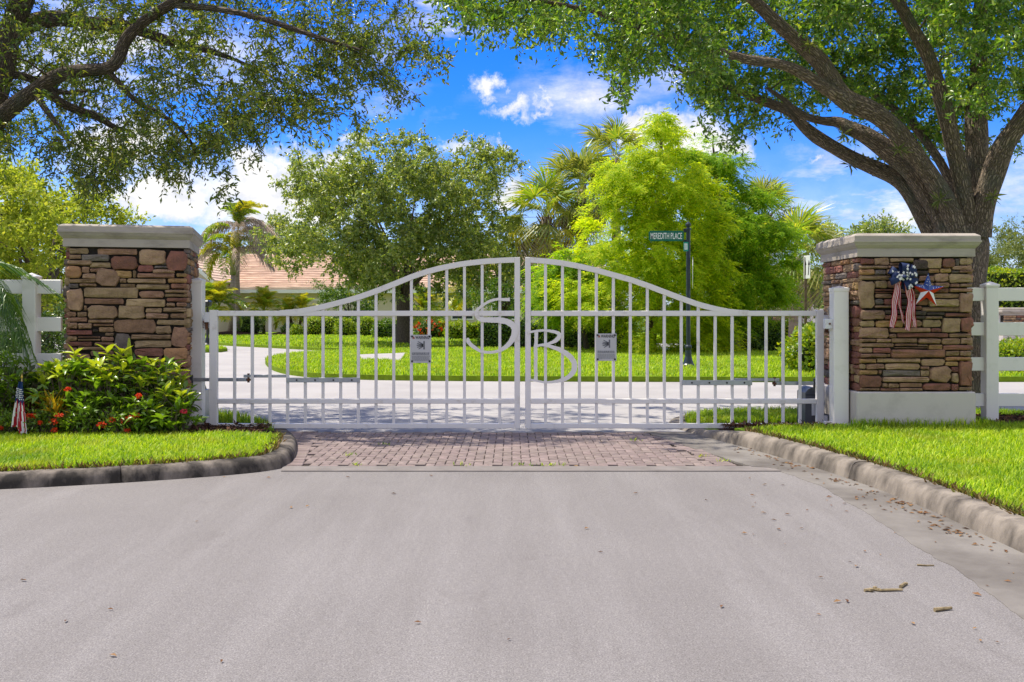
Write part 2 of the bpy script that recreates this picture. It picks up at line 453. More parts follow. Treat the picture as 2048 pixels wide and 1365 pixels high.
M['grass'] = leaf_mat('grass_blades', [(0.090, 0.190, 0.006), (0.260, 0.410, 0.010), (0.440, 0.600, 0.014), (0.660, 0.680, 0.060)], 0.4, 0.5, 0.3, (1.3, 1.35, 0.5), patch=(1.1, (0.11, 0.24, 0.012), (0.42, 0.40, 0.05)))
M['oakleaf'] = leaf_mat('oak_leaf', [(0.045, 0.085, 0.018), (0.085, 0.145, 0.024), (0.150, 0.210, 0.035), (0.260, 0.280, 0.060)], 0.45, 0.34, 0.6, (1.7, 1.55, 0.4))
M['oakleafr'] = leaf_mat('green_oak_leaf', [(0.045, 0.115, 0.016), (0.095, 0.210, 0.024), (0.175, 0.300, 0.040), (0.310, 0.390, 0.075)], 0.48, 0.32, 0.7, (1.6, 1.5, 0.4))
M['oakleaf2'] = leaf_mat('bright_oak_leaf', [(0.090, 0.145, 0.035), (0.190, 0.265, 0.060), (0.300, 0.380, 0.095), (0.480, 0.480, 0.130)], 0.45, 0.33, 0.75, (1.4, 1.35, 0.45))
M['limeleaf'] = leaf_mat('lime_tree_leaf', [(0.190, 0.270, 0.030), (0.300, 0.380, 0.040), (0.430, 0.500, 0.060), (0.560, 0.560, 0.100)], 0.5, 0.5, 0.2, (1.3, 1.25, 0.5))
M['paleleaf'] = leaf_mat('pale_tree_leaf', [(0.12, 0.16, 0.05), (0.17, 0.21, 0.06), (0.23, 0.25, 0.08)], 0.35, 0.5, 0.3)
M['cypress'] = leaf_mat('cypress_leaf', [(0.220, 0.360, 0.014), (0.360, 0.500, 0.016), (0.500, 0.580, 0.020), (0.600, 0.600, 0.030)], 0.62, 0.6, 0.2, (1.5, 1.45, 0.5))
M['cypress2'] = leaf_mat('green_cypress_leaf', [(0.120, 0.260, 0.012), (0.200, 0.370, 0.015), (0.300, 0.460, 0.018), (0.420, 0.500, 0.020)], 0.6, 0.6, 0.2, (1.5, 1.45, 0.5))
M['palm'] = leaf_mat('palm_leaf', [(0.120, 0.170, 0.035), (0.200, 0.250, 0.050), (0.300, 0.320, 0.080), (0.420, 0.400, 0.120)], 0.42, 0.35, 0.6, (1.4, 1.35, 0.5))
M['palmy'] = leaf_mat('yellow_palm_leaf', [(0.300, 0.330, 0.030), (0.440, 0.440, 0.035), (0.580, 0.500, 0.050)], 0.45, 0.4, 0.5, (1.3, 1.2, 0.4))
M['palmg'] = leaf_mat('green_palm_leaf', [(0.140, 0.250, 0.025), (0.220, 0.340, 0.030), (0.330, 0.420, 0.040), (0.480, 0.460, 0.050)], 0.45, 0.35, 0.6, (1.4, 1.35, 0.5))
M['palmdead'] = leaf_mat('dead_palm_leaf', [(0.300, 0.230, 0.170), (0.440, 0.350, 0.270), (0.550, 0.460, 0.370)], 0.35, 0.8, 0.1, (1, 1, 1))
M['palmdark'] = leaf_mat('dark_palm_leaf', [(0.022, 0.070, 0.012), (0.042, 0.112, 0.014), (0.077, 0.168, 0.016), (0.140, 0.224, 0.020)], 0.3, 0.35, 0.6)
M['hedge'] = leaf_mat('hedge_leaf', [(0.035, 0.085, 0.010), (0.065, 0.150, 0.014), (0.120, 0.220, 0.018), (0.220, 0.310, 0.025)], 0.35, 0.4, 0.5, (1.5, 1.4, 0.5))
M['hedgey'] = leaf_mat('bright_hedge_leaf', [(0.110, 0.200, 0.012), (0.200, 0.320, 0.014), (0.320, 0.420, 0.018), (0.440, 0.460, 0.020)], 0.42, 0.4, 0.5, (1.4, 1.35, 0.5))
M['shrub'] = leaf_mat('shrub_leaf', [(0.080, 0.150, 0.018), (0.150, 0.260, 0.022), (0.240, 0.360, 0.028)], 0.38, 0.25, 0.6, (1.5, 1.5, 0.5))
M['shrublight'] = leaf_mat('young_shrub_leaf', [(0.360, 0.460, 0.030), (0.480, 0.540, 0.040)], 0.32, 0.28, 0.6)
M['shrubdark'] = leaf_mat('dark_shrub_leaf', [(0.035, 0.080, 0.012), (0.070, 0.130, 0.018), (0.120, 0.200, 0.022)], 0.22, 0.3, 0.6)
M['crotony'] = leaf_mat('croton_yellow', [(0.40, 0.27, 0.02), (0.50, 0.30, 0.02), (0.36, 0.33, 0.02)], 0.25, 0.3, 0.5)
M['crotong'] = leaf_mat('croton_green', [(0.10, 0.15, 0.015), (0.20, 0.22, 0.02), (0.05, 0.09, 0.012)], 0.25, 0.3, 0.5)
M['crotonr'] = leaf_mat('croton_red', [(0.05, 0.03, 0.012), (0.12, 0.035, 0.015), (0.06, 0.08, 0.015)], 0.2, 0.3, 0.5, (1.2, 0.8, 0.5))
M['ixora'] = leaf_mat('ixora_leaf', [(0.084, 0.154, 0.015), (0.140, 0.252, 0.020), (0.252, 0.336, 0.030)], 0.28, 0.4, 0.5)
M['redflower'] = leaf_mat('red_petal', [(0.60, 0.03, 0.012), (0.75, 0.06, 0.015), (0.70, 0.11, 0.02)], 0.25, 0.5, 0.3, (1.2, 1.0, 0.8))
M['pinkflower'] = leaf_mat('pink_petal', [(0.6, 0.03, 0.07), (0.75, 0.05, 0.10)], 0.25, 0.5, 0.3, (1.2, 1.0, 1.0))
M['bark'] = bark_mat('oak_bark', (0.036, 0.027, 0.020), (0.32, 0.245, 0.175), 34, 9, 1.0, (0.15, 0.15, 0.11))
M['barkdark'] = bark_mat('dark_oak_bark', (0.028, 0.021, 0.016), (0.20, 0.155, 0.115), 34, 9, 1.0, (0.10, 0.105, 0.075))
M['barkfar'] = mat('tree_bark', (0.14, 0.11, 0.085), 0.9, 0.1, col2=(0.06, 0.048, 0.04), nscale=14, bump=0.6, bscale=20, stretch=(3, 3, 1))
M['palmtrunk'] = mat('grey_palm_trunk', (0.38, 0.31, 0.25), 0.85, 0.15, col2=(0.25, 0.195, 0.15), nscale=3, bump=0.5, bscale=8, stretch=(0.6, 0.6, 6))
M['boot'] = mat('palm_boots', (0.19, 0.135, 0.085), 0.9, 0.1, col2=(0.09, 0.06, 0.04), nscale=12, bump=0.8, bscale=14)
M['twig'] = mat('dry_twig', (0.17, 0.13, 0.10), 0.9, 0.1, var=0.4, nscale=30)
M['crownshaft'] = mat('green_crownshaft', (0.22, 0.26, 0.07), 0.5, 0.4, col2=(0.28, 0.22, 0.12), nscale=4)
M['wall'] = mat('cream_stucco', (0.62, 0.53, 0.42), 0.9, 0.15, var=0.08, nscale=1.2, bump=0.2, bscale=30)
M['trimwhite'] = mat('white_trim', (0.78, 0.77, 0.75), 0.6, 0.3)
M['garage'] = mat('beige_garage_panel', (0.60, 0.52, 0.43), 0.6, 0.3, var=0.04)
M['tile'] = mat('salmon_roof_tile', (0.74, 0.55, 0.40), 0.85, 0.2, col2=(0.62, 0.44, 0.315), nscale=1.4, detail=3, bump=0.2, bscale=8, objvar=0.08)
M['soffit'] = mat('soffit', (0.40, 0.32, 0.24), 0.9, 0.1)
M['glass'] = mat('window_glass', (0.03, 0.04, 0.05), 0.08, 0.8)
M['polepaint'] = mat('dark_teal_pole_paint', (0.015, 0.027, 0.036), 0.35, 0.5)
M['signgreen'] = mat('green_sign_face', (0.006, 0.13, 0.088), 0.4, 0.4)
M['signteal'] = mat('teal_sign_face', (0.02, 0.26, 0.20), 0.4, 0.4)
M['signwhite'] = mat('white_sign_face', (0.78, 0.79, 0.80), 0.4, 0.4)
M['signgrey'] = mat('warning_plate', (0.50, 0.495, 0.49), 0.4, 0.4, var=0.1, nscale=8)
M['ink'] = mat('dark_print', (0.025, 0.025, 0.028), 0.6, 0.2)
M['inkgrey'] = mat('faded_print', (0.15, 0.155, 0.165), 0.6, 0.2)
M['inkred'] = mat('faded_red_print', (0.30, 0.10, 0.07), 0.6, 0.2)
M['flagred'] = mat('flag_red', (0.36, 0.012, 0.025), 0.75, 0.2, bump=0.1, bscale=200)
M['flagwhite'] = mat('flag_white', (0.74, 0.72, 0.73), 0.75, 0.2, bump=0.1, bscale=200)
M['flagblue'] = mat('flag_blue', (0.012, 0.035, 0.13), 0.75, 0.2, bump=0.1, bscale=200)
M['bowblue'] = mat('bow_navy', (0.013, 0.026, 0.085), 0.7, 0.3)
M['starred'] = mat('star_red_enamel', (0.50, 0.010, 0.012), 0.35, 0.5)
M['starblue'] = mat('star_blue_enamel', (0.012, 0.05, 0.24), 0.35, 0.5)
M['starwhite'] = mat('star_white_enamel', (0.76, 0.76, 0.76), 0.35, 0.5)
M['wood'] = mat('light_dowel', (0.45, 0.33, 0.19), 0.6, 0.3)
M['gold'] = mat('gilt_finial', (0.55, 0.36, 0.08), 0.35, 0.5, metal=0.7)
M['dryleaf'] = leaf_mat('dry_leaf', [(0.12, 0.05, 0.02), (0.22, 0.11, 0.045), (0.32, 0.19, 0.08)], 0.15, 0.7, 0.2, (1, 1, 1))

def build_asphalt():
    m_ = bpy.data.materials.new('asphalt'); m_.use_nodes = True
    nt = m_.node_tree; N = nt.nodes.new; L = nt.links.new
    b = nt.nodes['Principled BSDF']; b.inputs['Roughness'].default_value = 0.88; b.inputs['Specular IOR Level'].default_value = 0.25
    tc = N('ShaderNodeTexCoord')
    def nz(scale, det, rough=0.6, st=None):
        n = N('ShaderNodeTexNoise'); n.inputs['Scale'].default_value = scale; n.inputs['Detail'].default_value = det; n.inputs['Roughness'].default_value = rough
        src = tc.outputs['Object']
        if st:
            mp = N('ShaderNodeMapping'); L(src, mp.inputs[0]); mp.inputs['Scale'].default_value = st; src = mp.outputs[0]
        L(src, n.inputs['Vector']); return n.outputs[0]
    def mr(s, a, b_, c, d):
        r = N('ShaderNodeMapRange'); L(s, r.inputs[0])
        for i, v in enumerate((a, b_, c, d)): r.inputs[i+1].default_value = v
        return r.outputs[0]
    def mix(f, A, B, mode='MIX'):
        x = N('ShaderNodeMix'); x.data_type = 'RGBA'; x.blend_type = mode
        if isinstance(f, float): x.inputs['Factor'].default_value = f
        else: L(f, x.inputs['Factor'])
        for k, v in (('A', A), ('B', B)):
            if isinstance(v, tuple): x.inputs[k].default_value = (*v, 1)
            else: L(v, x.inputs[k])
        return x.outputs['Result']
    base = mix(mr(nz(0.55, 6), 0.35, 0.65, 0, 1), (0.186, 0.169, 0.157), (0.210, 0.192, 0.179))
    stain = mix(mr(nz(1.1, 8, 0.7, (1.0, 0.35, 1)), 0.55, 0.8, 0, 0.4), base, (0.125, 0.112, 0.107))
    # worn wheel tracks along the drive and paler dust drifting over the surface
    sx = N('ShaderNodeSeparateXYZ'); L(tc.outputs['Object'], sx.inputs[0])
    wv = N('ShaderNodeTexNoise'); wv.inputs['Scale'].default_value = 1.0; wv.inputs['Detail'].default_value = 9; wv.inputs['Roughness'].default_value = 0.7
    mpw = N('ShaderNodeMapping'); L(tc.outputs['Object'], mpw.inputs[0]); mpw.inputs['Scale'].default_value = (2.2, 0.22, 1); mpw.inputs['Rotation'].default_value = (0, 0, 0.35); L(mpw.outputs[0], wv.inputs['Vector'])
    stain = mix(mr(wv.outputs[0], 0.45, 0.72, 0, 0.6), stain, (0.27, 0.25, 0.236))
    stain = mix(mr(nz(2.6, 10, 0.75, (1, 0.6, 1)), 0.57, 0.70, 0, 0.45), stain, (0.145, 0.128, 0.118))
    spk = mr(nz(140, 6, 0.9), 0.38, 0.62, 0.4, 1.55)
    spk2 = mr(nz(38, 5, 0.8), 0.35, 0.65, 0.86, 1.12)
    mspk = N('ShaderNodeMath'); mspk.operation = 'MULTIPLY'; L(spk, mspk.inputs[0]); L(spk2, mspk.inputs[1]); spk = mspk.outputs[0]
    c = N('ShaderNodeCombineColor')
    for i in range(3): L(spk, c.inputs[i])
    sp2 = mix(1.0, stain, c.outputs[0], 'MULTIPLY')
    # aggregate chips
    vo = N('ShaderNodeTexVoronoi'); vo.inputs['Scale'].default_value = 90; L(tc.outputs['Object'], vo.inputs['Vector'])
    chip = mr(vo.outputs['Distance'], 0.05, 0.32, 0.8, 0.0)
    vr = N('ShaderNodeSeparateColor'); L(vo.outputs['Color'], vr.inputs[0])
    sel = mr(vr.outputs[0], 0.62, 0.8, 0, 0.7)
    mm = N('ShaderNodeMath'); mm.operation = 'MULTIPLY'; L(chip, mm.inputs[0]); L(sel, mm.inputs[1])
    c3 = mix(mm.outputs[0], sp2, (0.40, 0.37, 0.35))
    L(c3, b.inputs['Base Color'])
    bp = N('ShaderNodeBump'); bp.inputs['Strength'].default_value = 0.35; bp.inputs['Distance'].default_value = 0.003
    L(nz(170, 4, 0.8), bp.inputs['Height']); L(bp.outputs[0], b.inputs['Normal'])
    return m_
M['asphalt'] = build_asphalt()
# ================================================================== GROUND
def sheet(name, poly, z, m_, kind='structure', thick=0.0):
    mb = MB()
    if thick: mb.prism([(p[0], p[1]) for p in poly], z - thick, z)
    else: mb.add([(p[0], p[1], z) for p in poly], [tuple(range(len(poly)))])
    return tag(mb.build(name, m_), kind=kind)

sheet('ground', [(-600, -60), (600, -60), (600, 900), (-600, 900)], -0.03, M['groundgreen'])

# kerb lines (outer foot of the kerb, along the carriageway)
KR = [(2.62, -4), (2.62, 3.5), (2.62, 5.5), (2.61, 6.47), (2.50, 7.55), (2.27, 8.6), (2.02, 9.6), (1.82, 10.3), (1.73, 10.9), (1.80, 11.5), (2.15, 12.05), (3.0, 12.3), (5, 12.4), (9, 12.45), (24, 12.6)]
KR = [(p.x, p.y) for p in smooth_line([(a, b, 0) for a, b in KR], 2)]
KL = [(-12, 4.6), (-8, 5.75), (-5.2, 6.55), (-3.58, 6.97), (-2.89, 7.22), (-2.41, 7.45), (-2.05, 7.66), (-1.85, 7.86), (-1.80, 8.15), (-1.88, 8.75), (-2.05, 9.5), (-2.25, 10.2), (-2.55, 11.0), (-3.1, 11.8), (-4.2, 12.5), (-7, 13.0), (-20, 13.4)]
KL = [(p.x, p.y) for p in smooth_line([(a, b, 0) for a, b in KL], 2)]

def offset(line, d):
    out = []
    for i, p in enumerate(line):
        a = Vector(line[max(0, i-1)]); b = Vector(line[min(len(line)-1, i+1)])
        t = (b-a).normalized(); nrm = Vector((-t.y, t.x))
        out.append((p[0]+nrm.x*d, p[1]+nrm.y*d))
    return out

def kerb_h(y):
    return 0.13 if y < 9.3 else (0.035 if y > 10.25 else 0.13 - 0.095*(y-9.3)/0.95)

def kerb(name, line, side, km='kerb'):
    """a kerb swept along a line; side=+1 puts its back to the left of travel"""
    prof = [(0.0, 0.0), (0.012, 0.45), (0.03, 0.80), (0.055, 0.95), (0.09, 1.0), (0.155, 1.0), (0.18, 0.93), (0.182, -0.3)]
    lines = [offset(line, side*o) for o, _ in prof]
    n = len(prof)
    root = None
    # cast in lengths with open joints
    cuts = [0]; acc = 0.0
    for i in range(1, len(line)):
        acc += math.hypot(line[i][0]-line[i-1][0], line[i][1]-line[i-1][1])
        if acc > 2.9 or i == len(line)-1: cuts.append(i); acc = 0.0
    rk = random.Random(len(line))
    for c0, c1 in zip(cuts[:-1], cuts[1:]):
        mb = MB(); vs = []; fs = []
        idx = list(range(c0, c1+1))
        for q, i in enumerate(idx):
            h = kerb_h(line[i][1])*(.8 if side > 0 else 1)+rk.uniform(-.0025, .0025)
            px, py = 0.0, 0.0
            if q == len(idx)-1 and c1 != len(line)-1:
                dx, dy = line[i][0]-line[i-1][0], line[i][1]-line[i-1][1]; L_ = math.hypot(dx, dy)+1e-9; px, py = -dx/L_*.007, -dy/L_*.007
            for k, (_, f) in enumerate(prof):
                jx = rk.uniform(-.0035, .0035)
                vs.append((lines[k][i][0]+px+jx, lines[k][i][1]+py, max(-0.02, f*h) if f > 0 else f*0.06))
        for i in range(len(idx)-1):
            for k in range(n-1):
                q = (i*n+k, i*n+k+1, (i+1)*n+k+1, (i+1)*n+k)
                fs.append(q if side < 0 else q[::-1])
        fs.append(tuple(range(n))); fs.append(tuple((len(idx)-1)*n+k for k in range(n-1, -1, -1)))
        mb.add(vs, fs)
        if root is None: root = tag(mb.build(name, M[km], smooth=True), kind='structure')
        else: mb.build('kerb_section', M[km], root, smooth=True)
    # soil below the open joints
    mb = MB(); a = lines[1]; b = lines[5]; vs = []; fs = []
    for i in range(len(line)):
        z = kerb_h(line[i][1])*.86*(.8 if side > 0 else 1)
        vs += [(a[i][0], a[i][1], -.01), (lines[3][i][0], lines[3][i][1], z), (b[i][0], b[i][1], z)]
        if i: q = 3*i; fs += [(q-3, q, q+1, q-2), (q-2, q+1, q+2, q-1)]
    mb.add(vs, fs); mb.build('joint_fill', M['sand'], root)
    return root
kerb('kerb', KR, -1)
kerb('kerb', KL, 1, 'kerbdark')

# asphalt carriageway in front, concrete roadway behind
KRo = [p for p in KR if p[1] < 7.9]
sheet('road', [(-14, -6), (14, -6), (14, 2), (2.75, 2.5), (2.72, 7.9), (-1.6, 7.9), (-2.2, 8.2), (-14, 8.2)], 0.0, M['asphalt'])
sheet('concrete_road', [(-40, 10.30), (40, 10.30), (40, 62), (-40, 62)], 0.002, M['concrete'])
# concrete header strip and gutter pan
M['header'] = mat('header_concrete', (0.225, 0.198, 0.18), 0.9, 0.2, col2=(0.17, 0.15, 0.135), nscale=5, bump=0.3, bscale=60)
sheet('header_strip', [(-1.80, 7.76), (2.10, 7.76), (2.05, 8.0), (-1.84, 8.0)], 0.0075, M['header'], thick=.03)
gut_in = [p for p in KR if 1.0 < p[1] < 10.4]
def gutter():
    # dense centre line, ragged edge where the asphalt laps over the pan
    pts = []
    for p, q in zip(gut_in[:-1], gut_in[1:]):
        k = max(1, int(math.hypot(q[0]-p[0], q[1]-p[1])/.035))
        pts += [(p[0]+(q[0]-p[0])*t/k, p[1]+(q[1]-p[1])*t/k) for t in range(k)]
    a = offset(pts, -0.005); rg = random.Random(4)
    mb = MB(); vs = []; fs = []; wob = 0.0
    for i, p in enumerate(pts):
        w = 0.60 if p[1] < 3.5 else (0.60 - 0.24*min(1, (p[1]-3.5)/3.6))
        if p[1] > 7.95: w += .12
        wob = wob*.86+rg.uniform(-.008, .008)
        bx = p[0]-w-wob-.02*math.sin(p[1]*2.3); by = p[1]-.02
        z = .010 if p[1] > 7.9 else .0028
        vs += [(a[i][0]+0.01, a[i][1], 0.004), (a[i][0]-0.08, a[i][1], 0.0035), (bx, by, z), (bx-.004, by, -.02)]
        if i:
            j = i*4
            fs += [(j-4, j, j+1, j-3), (j-3, j+1, j+2, j-2), (j-2, j+2, j+3, j-1)]
    mb.add(vs, [f[::-1] for f in fs])
    return tag(mb.build('gutter', M['gutter']), kind='structure')
gutter()

# paved band under the gate
bed = [(-1.92, 8.0), (1.95, 8.0), (1.66, 10.32), (-2.2, 10.32)]
pav = sheet('paved_crossing', bed, -0.004, M['sand'])
def paver_mesh(lx, ly):
    mb = MB(); mb.box(-lx/2, lx/2, -ly/2, ly/2, -0.03, 0.0, 0, 0.004)
    return mb
def build_pavers():
    spots = []
    field = np.array([(-1.70, 8.01), (1.66, 8.01), (1.40, 10.29), (-2.02, 10.29)])
    # classic 90-degree herringbone: pairs on the lattice (u,u) and (2u,-2u)
    u = 0.078; out = []
    for i in range(-90, 90):
        for j in range(-60, 60):
            bx, by = i*u + j*2*u, i*u - j*2*u
            out.append((bx + u, by + u*.5, 0)); out.append((bx + u*.5, by + 2*u, 1))
    s = np.array(out); s[:, 1] += 8.0
    ok = in_poly(s[:, :2], field)
    s = s[ok]
    keep = []
    seen = set()
    for x, y, r in s:
        k = (round(x, 3), round(y, 3), int(r))
        if k in seen: continue
        seen.add(k); keep.append((x, y, r*math.pi/2))
    # soldier border courses along both sides
    for t in np.arange(0.0, 2.27, 0.078):
        f = t/2.28
        keep.append((1.66-0.26*f+0.075, 8.05+t, 0.001))
        keep.append((-1.70-0.32*f-0.07, 8.05+t, 0.001)); keep.append((-1.70-0.32*f-0.225, 8.05+t, 0.001))
    keep.sort(key=lambda k: k[1])
    me = paver_mesh(0.151, 0.073).mesh('paver', M['paver'])
    rr = random.Random(3)
    n_ind = 300
    for x, y, rz in keep[:n_ind]:
        o = link_mesh('paver', me, pav, (x, y, (0.0095 if rz == .001 else 0.006) + rr.uniform(-.002, .0025)), (rr.uniform(-.012, .012), rr.uniform(-.012, .012), rz + rr.uniform(-.012, .012)))
    mb = MB(); base = paver_mesh(0.151, 0.073)
    for x, y, rz in keep[n_ind:]:
        c, s_ = math.cos(rz), math.sin(rz); dz = rr.uniform(-.002, .0025)
        mb.add([(x+v[0]*c-v[1]*s_, y+v[0]*s_+v[1]*c, v[2]+0.006+dz) for v in base.v], base.f)
    tag(mb.build('rear_pavers', M['paver_i'], pav), kind='stuff')
build_pavers()

# ------------------------------------------------------------------ lawns, beds
LZ = 0.115
KRb = offset(KR, -0.178); KLb = offset(KL, 0.178)
r_front = [p for p in KRb if p[1] < 9.75]
lawn_r = r_front + [(2.35, 9.8), (3.2, 9.86), (4.6, 10.02), (12, 10.3), (12, -4)]
sheet('right_lawn', lawn_r, LZ, M['soil'], thick=0.1)
# sloping mulch strip by the pillar and under the fence, low ground behind the gate
def strip_mesh(name, a, b, m_):
    mb = MB(); vs = []; fs = []
    for i, (p, q) in enumerate(zip(a, b)):
        vs += [p, q]
        if i: fs.append((2*i-2, 2*i, 2*i+1, 2*i-1))
    mb.add(vs, fs)
    return tag(mb.build(name, m_), kind='structure')
strip_mesh('mulch_bed', [(2.20, 9.78, .06), (2.5, 9.78, .10), (3.2, 9.83, .118), (4.6, 10.0, .118), (12, 10.28, .118)], [(2.1, 10.6, .03), (2.6, 10.8, .035), (3.2, 10.9, .04), (4.6, 11.1, .10), (12, 11.3, .10)], M['mulch'])
r_back = [p for p in KRb if 10.0 < p[1]]
lawn_rb = [(2.0, 10.2)] + [p for p in r_back if p[0] < 14] + [(14, 10.9), (4.6, 10.7), (3.2, 10.6), (2.3, 10.3)]
sheet('back_verge', lawn_rb, 0.036, M['soil'], thick=0.05)
l_front = [p for p in KLb if p[1] < 9.35]
lawn_l = l_front + [(-2.6, 9.35), (-4, 9.22), (-6, 9.15), (-12, 9.1)]
sheet('left_lawn', lawn_l[::-1], LZ-.022, M['soil'], thick=0.1)
strip_mesh('mulch_bed', [(-12, 9.05, .10), (-6, 9.1, .10), (-4, 9.17, .10), (-2.7, 9.28, .10), (-2.2, 9.32, .09)], [(-12, 11, .14), (-6, 11, .14), (-4, 10.9, .12), (-3.0, 10.6, .06), (-2.42, 10.2, .035)], M['mulch'])
l_back = [p for p in KLb if p[1] > 9.9 and p[0] > -14]
lawn_lb = l_back + [(-14, 10.4), (-4, 10.3), (-2.9, 10.1), (-2.5, 9.9)]
sheet('back_verge', lawn_lb[::-1], 0.036, M['soil'], thick=0.05)

isl = [gr(*p, .1) for p in [(528, 716), (535, 727), (556, 737), (600, 744), (660, 748), (760, 750.5), (900, 752), (1100, 753), (1300, 753.5), (1560, 754), (1700, 754), (1900, 754), (2200, 753), (2200, 724), (1900, 716), (1700, 706), (1560, 705), (1300, 700), (1100, 697), (860, 696.5), (760, 698.5), (640, 702), (560, 709)]]
island = [(p.x, p.y) for p in smooth_line([(q.x, q.y, 0) for q in isl], 2, True)]
sheet('island_lawn', island[::-1] if sum((island[i][0]-island[i-1][0])*(island[i][1]+island[i-1][1]) for i in range(len(island))) > 0 else island, .10, M['soil'], thick=.1)
lft = [gr(*p, .1) for p in [(300, 682), (395, 683.5), (470, 688), (560, 692), (640, 696), (720, 697.5), (800, 694.5), (900, 691), (1000, 687), (1200, 684), (1400, 682)]]
leftl = [(p.x, p.y) for p in lft] + [(14, 66), (-26, 66)]
sheet('house_lawn', leftl, .10, M['soil'], thick=.1)
tri = [gr(*p, .1) for p in [(300, 700), (395, 700), (440, 699), (455, 697), (440, 694.5), (395, 692), (300, 691)]]
tri = [(p.x, p.y) for p in tri]
sheet('corner_lawn', tri, .10, M['soil'], thick=.1)
# a curved walk crossing the island
walk_f = [(724, 719), (745, 718.5), (775, 719.5), (800, 722)]
walk_b = [(716, 709.5), (750, 708), (785, 707), (812, 705.5)]
strip_mesh('walkway', [gr(x, y, .115) for x, y in walk_f], [gr(x, y, .115) for x, y in walk_b], M['concrete'])
# far right ground beyond the side road
sheet('side_lawn', [(16, 42), (60, 42), (60, 75), (16, 75)], .07, M['soil'], thick=.1)
# kerb along the far side of the side road
mb = MB(); mb.box(9.3, 30, 18.9, 19.1, -.02, .13, 0, .02); tag(mb.build('kerb', M['kerb']), kind='structure')
mb = MB(); mb.box(11.0, 24, 36.8, 37.0, -.02, .14, 0, .02); tag(mb.build('kerb', M['kerb']), kind='structure')

# ================================================================== GATE
GY = 10.38
def gx(px): return (px - CX)*GY/F
def gz(py): return CH - (py - HZ)*GY/F
def arch_interp(pts):
    xs = [p[0] for p in pts]; ys = [p[1] for p in pts]
    def f(x): return float(np.interp(x, xs, ys))
    return f
def gate(px0, px1, bars, arch_pts, x_in, name_label, mid_top):
    g = empty('gate', (gx(px0 if px0 < 1000 else px1), GY, 0), 0, name_label, 'gate')
    ox, oy = g.location.x, GY
    left = px0 < 1000
    def T(px): return gx(px) - ox
    A = arch_interp(arch_pts)
    hw = 0.028                                      # half depth of the frame tube
    s0, s1 = (px0, px0+15.5), (px1-11, px1)
    if not left: s0, s1 = (px0, px0+11), (px1-14.5, px1)
    z_bot = gz(857); z_b1 = gz(847.3); z_l0 = gz(807.6); z_l1 = gz(798); z_m0 = gz(632.5); z_m1 = gz(622)
    def part(name, x0, x1, z0, z1, d=hw, m_='white', bev=.004):
        mb = MB(); mb.box(x0, x1, -d, d, z0, z1, 0, bev); return mb.build(name, M[m_], g)
    top0 = gz(620.5); topc = gz(515)
    if left: st_h, st_c = (T(s0[0]), T(s0[1]), top0), (T(s1[0]), T(s1[1]), topc)
    else: st_h, st_c = (T(s1[0]), T(s1[1]), top0), (T(s0[0]), T(s0[1]), topc)
    part('stile', st_h[0], st_h[1], z_bot, st_h[2]); part('stile', st_c[0], st_c[1], z_bot, st_c[2])
    xi0, xi1 = T(s0[1])+.001, T(s1[0])-.001
    part('bottom_rail', xi0, xi1, z_bot+.001, z_b1, hw-.002); part('lower_rail', xi0, xi1, z_l0, z_l1, hw-.002); part('middle_rail', xi0, xi1, z_m0, z_m1, hw-.0025)
    # arched top rail
    pa, pb = (arch_pts[0][0], arch_pts[-1][0])
    xs = np.linspace(pa, pb, 44); th = 10.5
    lo, hi = [], []
    for i, x in enumerate(xs):
        s = (A(min(x+3, pb)) - A(max(x-3, pa)))/(min(x+3, pb)-max(x-3, pa)); vth = th*math.sqrt(1+s*s)
        hi.append((T(x), gz(A(x)))); lo.append((T(x), gz(A(x)+vth)))
    mb = MB(); vs = []; fs = []
    for (h, l) in zip(hi, lo):
        vs += [(h[0], -hw, h[1]), (h[0], hw, h[1]), (l[0], hw, l[1]), (l[0], -hw, l[1])]
    for i in range(len(xs)-1):
        for k in range(4):
            q = i*4
            fs.append((q+k, q+(k+1) % 4, q+4+(k+1) % 4, q+4+k))
    fs += [(3, 2, 1, 0), tuple(4*(len(xs)-1)+k for k in range(4))]
    mb.add(vs, fs); mb.build('arched_rail', M['white'], g)
    # pickets, each in one length behind the rails
    bw, bd = .0148, .014
    for px in bars:
        x = T(px)
        ztop = max(gz(A(px)+9) if (pa <= px <= pb) else z_m1-.01, z_m1-.01)
        part('picket', x-bw, x+bw, z_b1-.01, ztop, bd, bev=.003)
    return g, T

L_bars = [469.4+35.35*i for i in range(16)]
L_arch = [(560, 621), (570, 620.3), (600, 617.8), (622, 613.8), (643.8, 609), (673, 601.6), (695, 596), (717, 589.5), (754, 576.5), (789, 562.5), (824.6, 548), (852, 539), (880, 531.5), (924, 523), (968, 518), (1012, 515.5), (1029, 515)]
gL, TL = gate(420, 1040, L_bars, L_arch, 1, 'white metal gate leaf with a cut-out letter S, hinged beside the stone pillar with shrubs', 0)
R_bars = [1091+33.93*i for i in range(16)]
R_arch = [(1061, 515), (1091, 517.5), (1125.6, 521.5), (1160, 528), (1194.5, 536), (1228.7, 545.5), (1263, 555), (1297.6, 567), (1331.5, 580), (1364.8, 592.5), (1399, 604.7), (1433, 613.5), (1457.8, 618.2), (1480, 620.5), (1497, 621)]
gR, TR = gate(1050.4, 1646.5, R_bars, R_arch, 0, 'white metal gate leaf with cut-out letter B, hinged beside the pillar with the bow', 0)

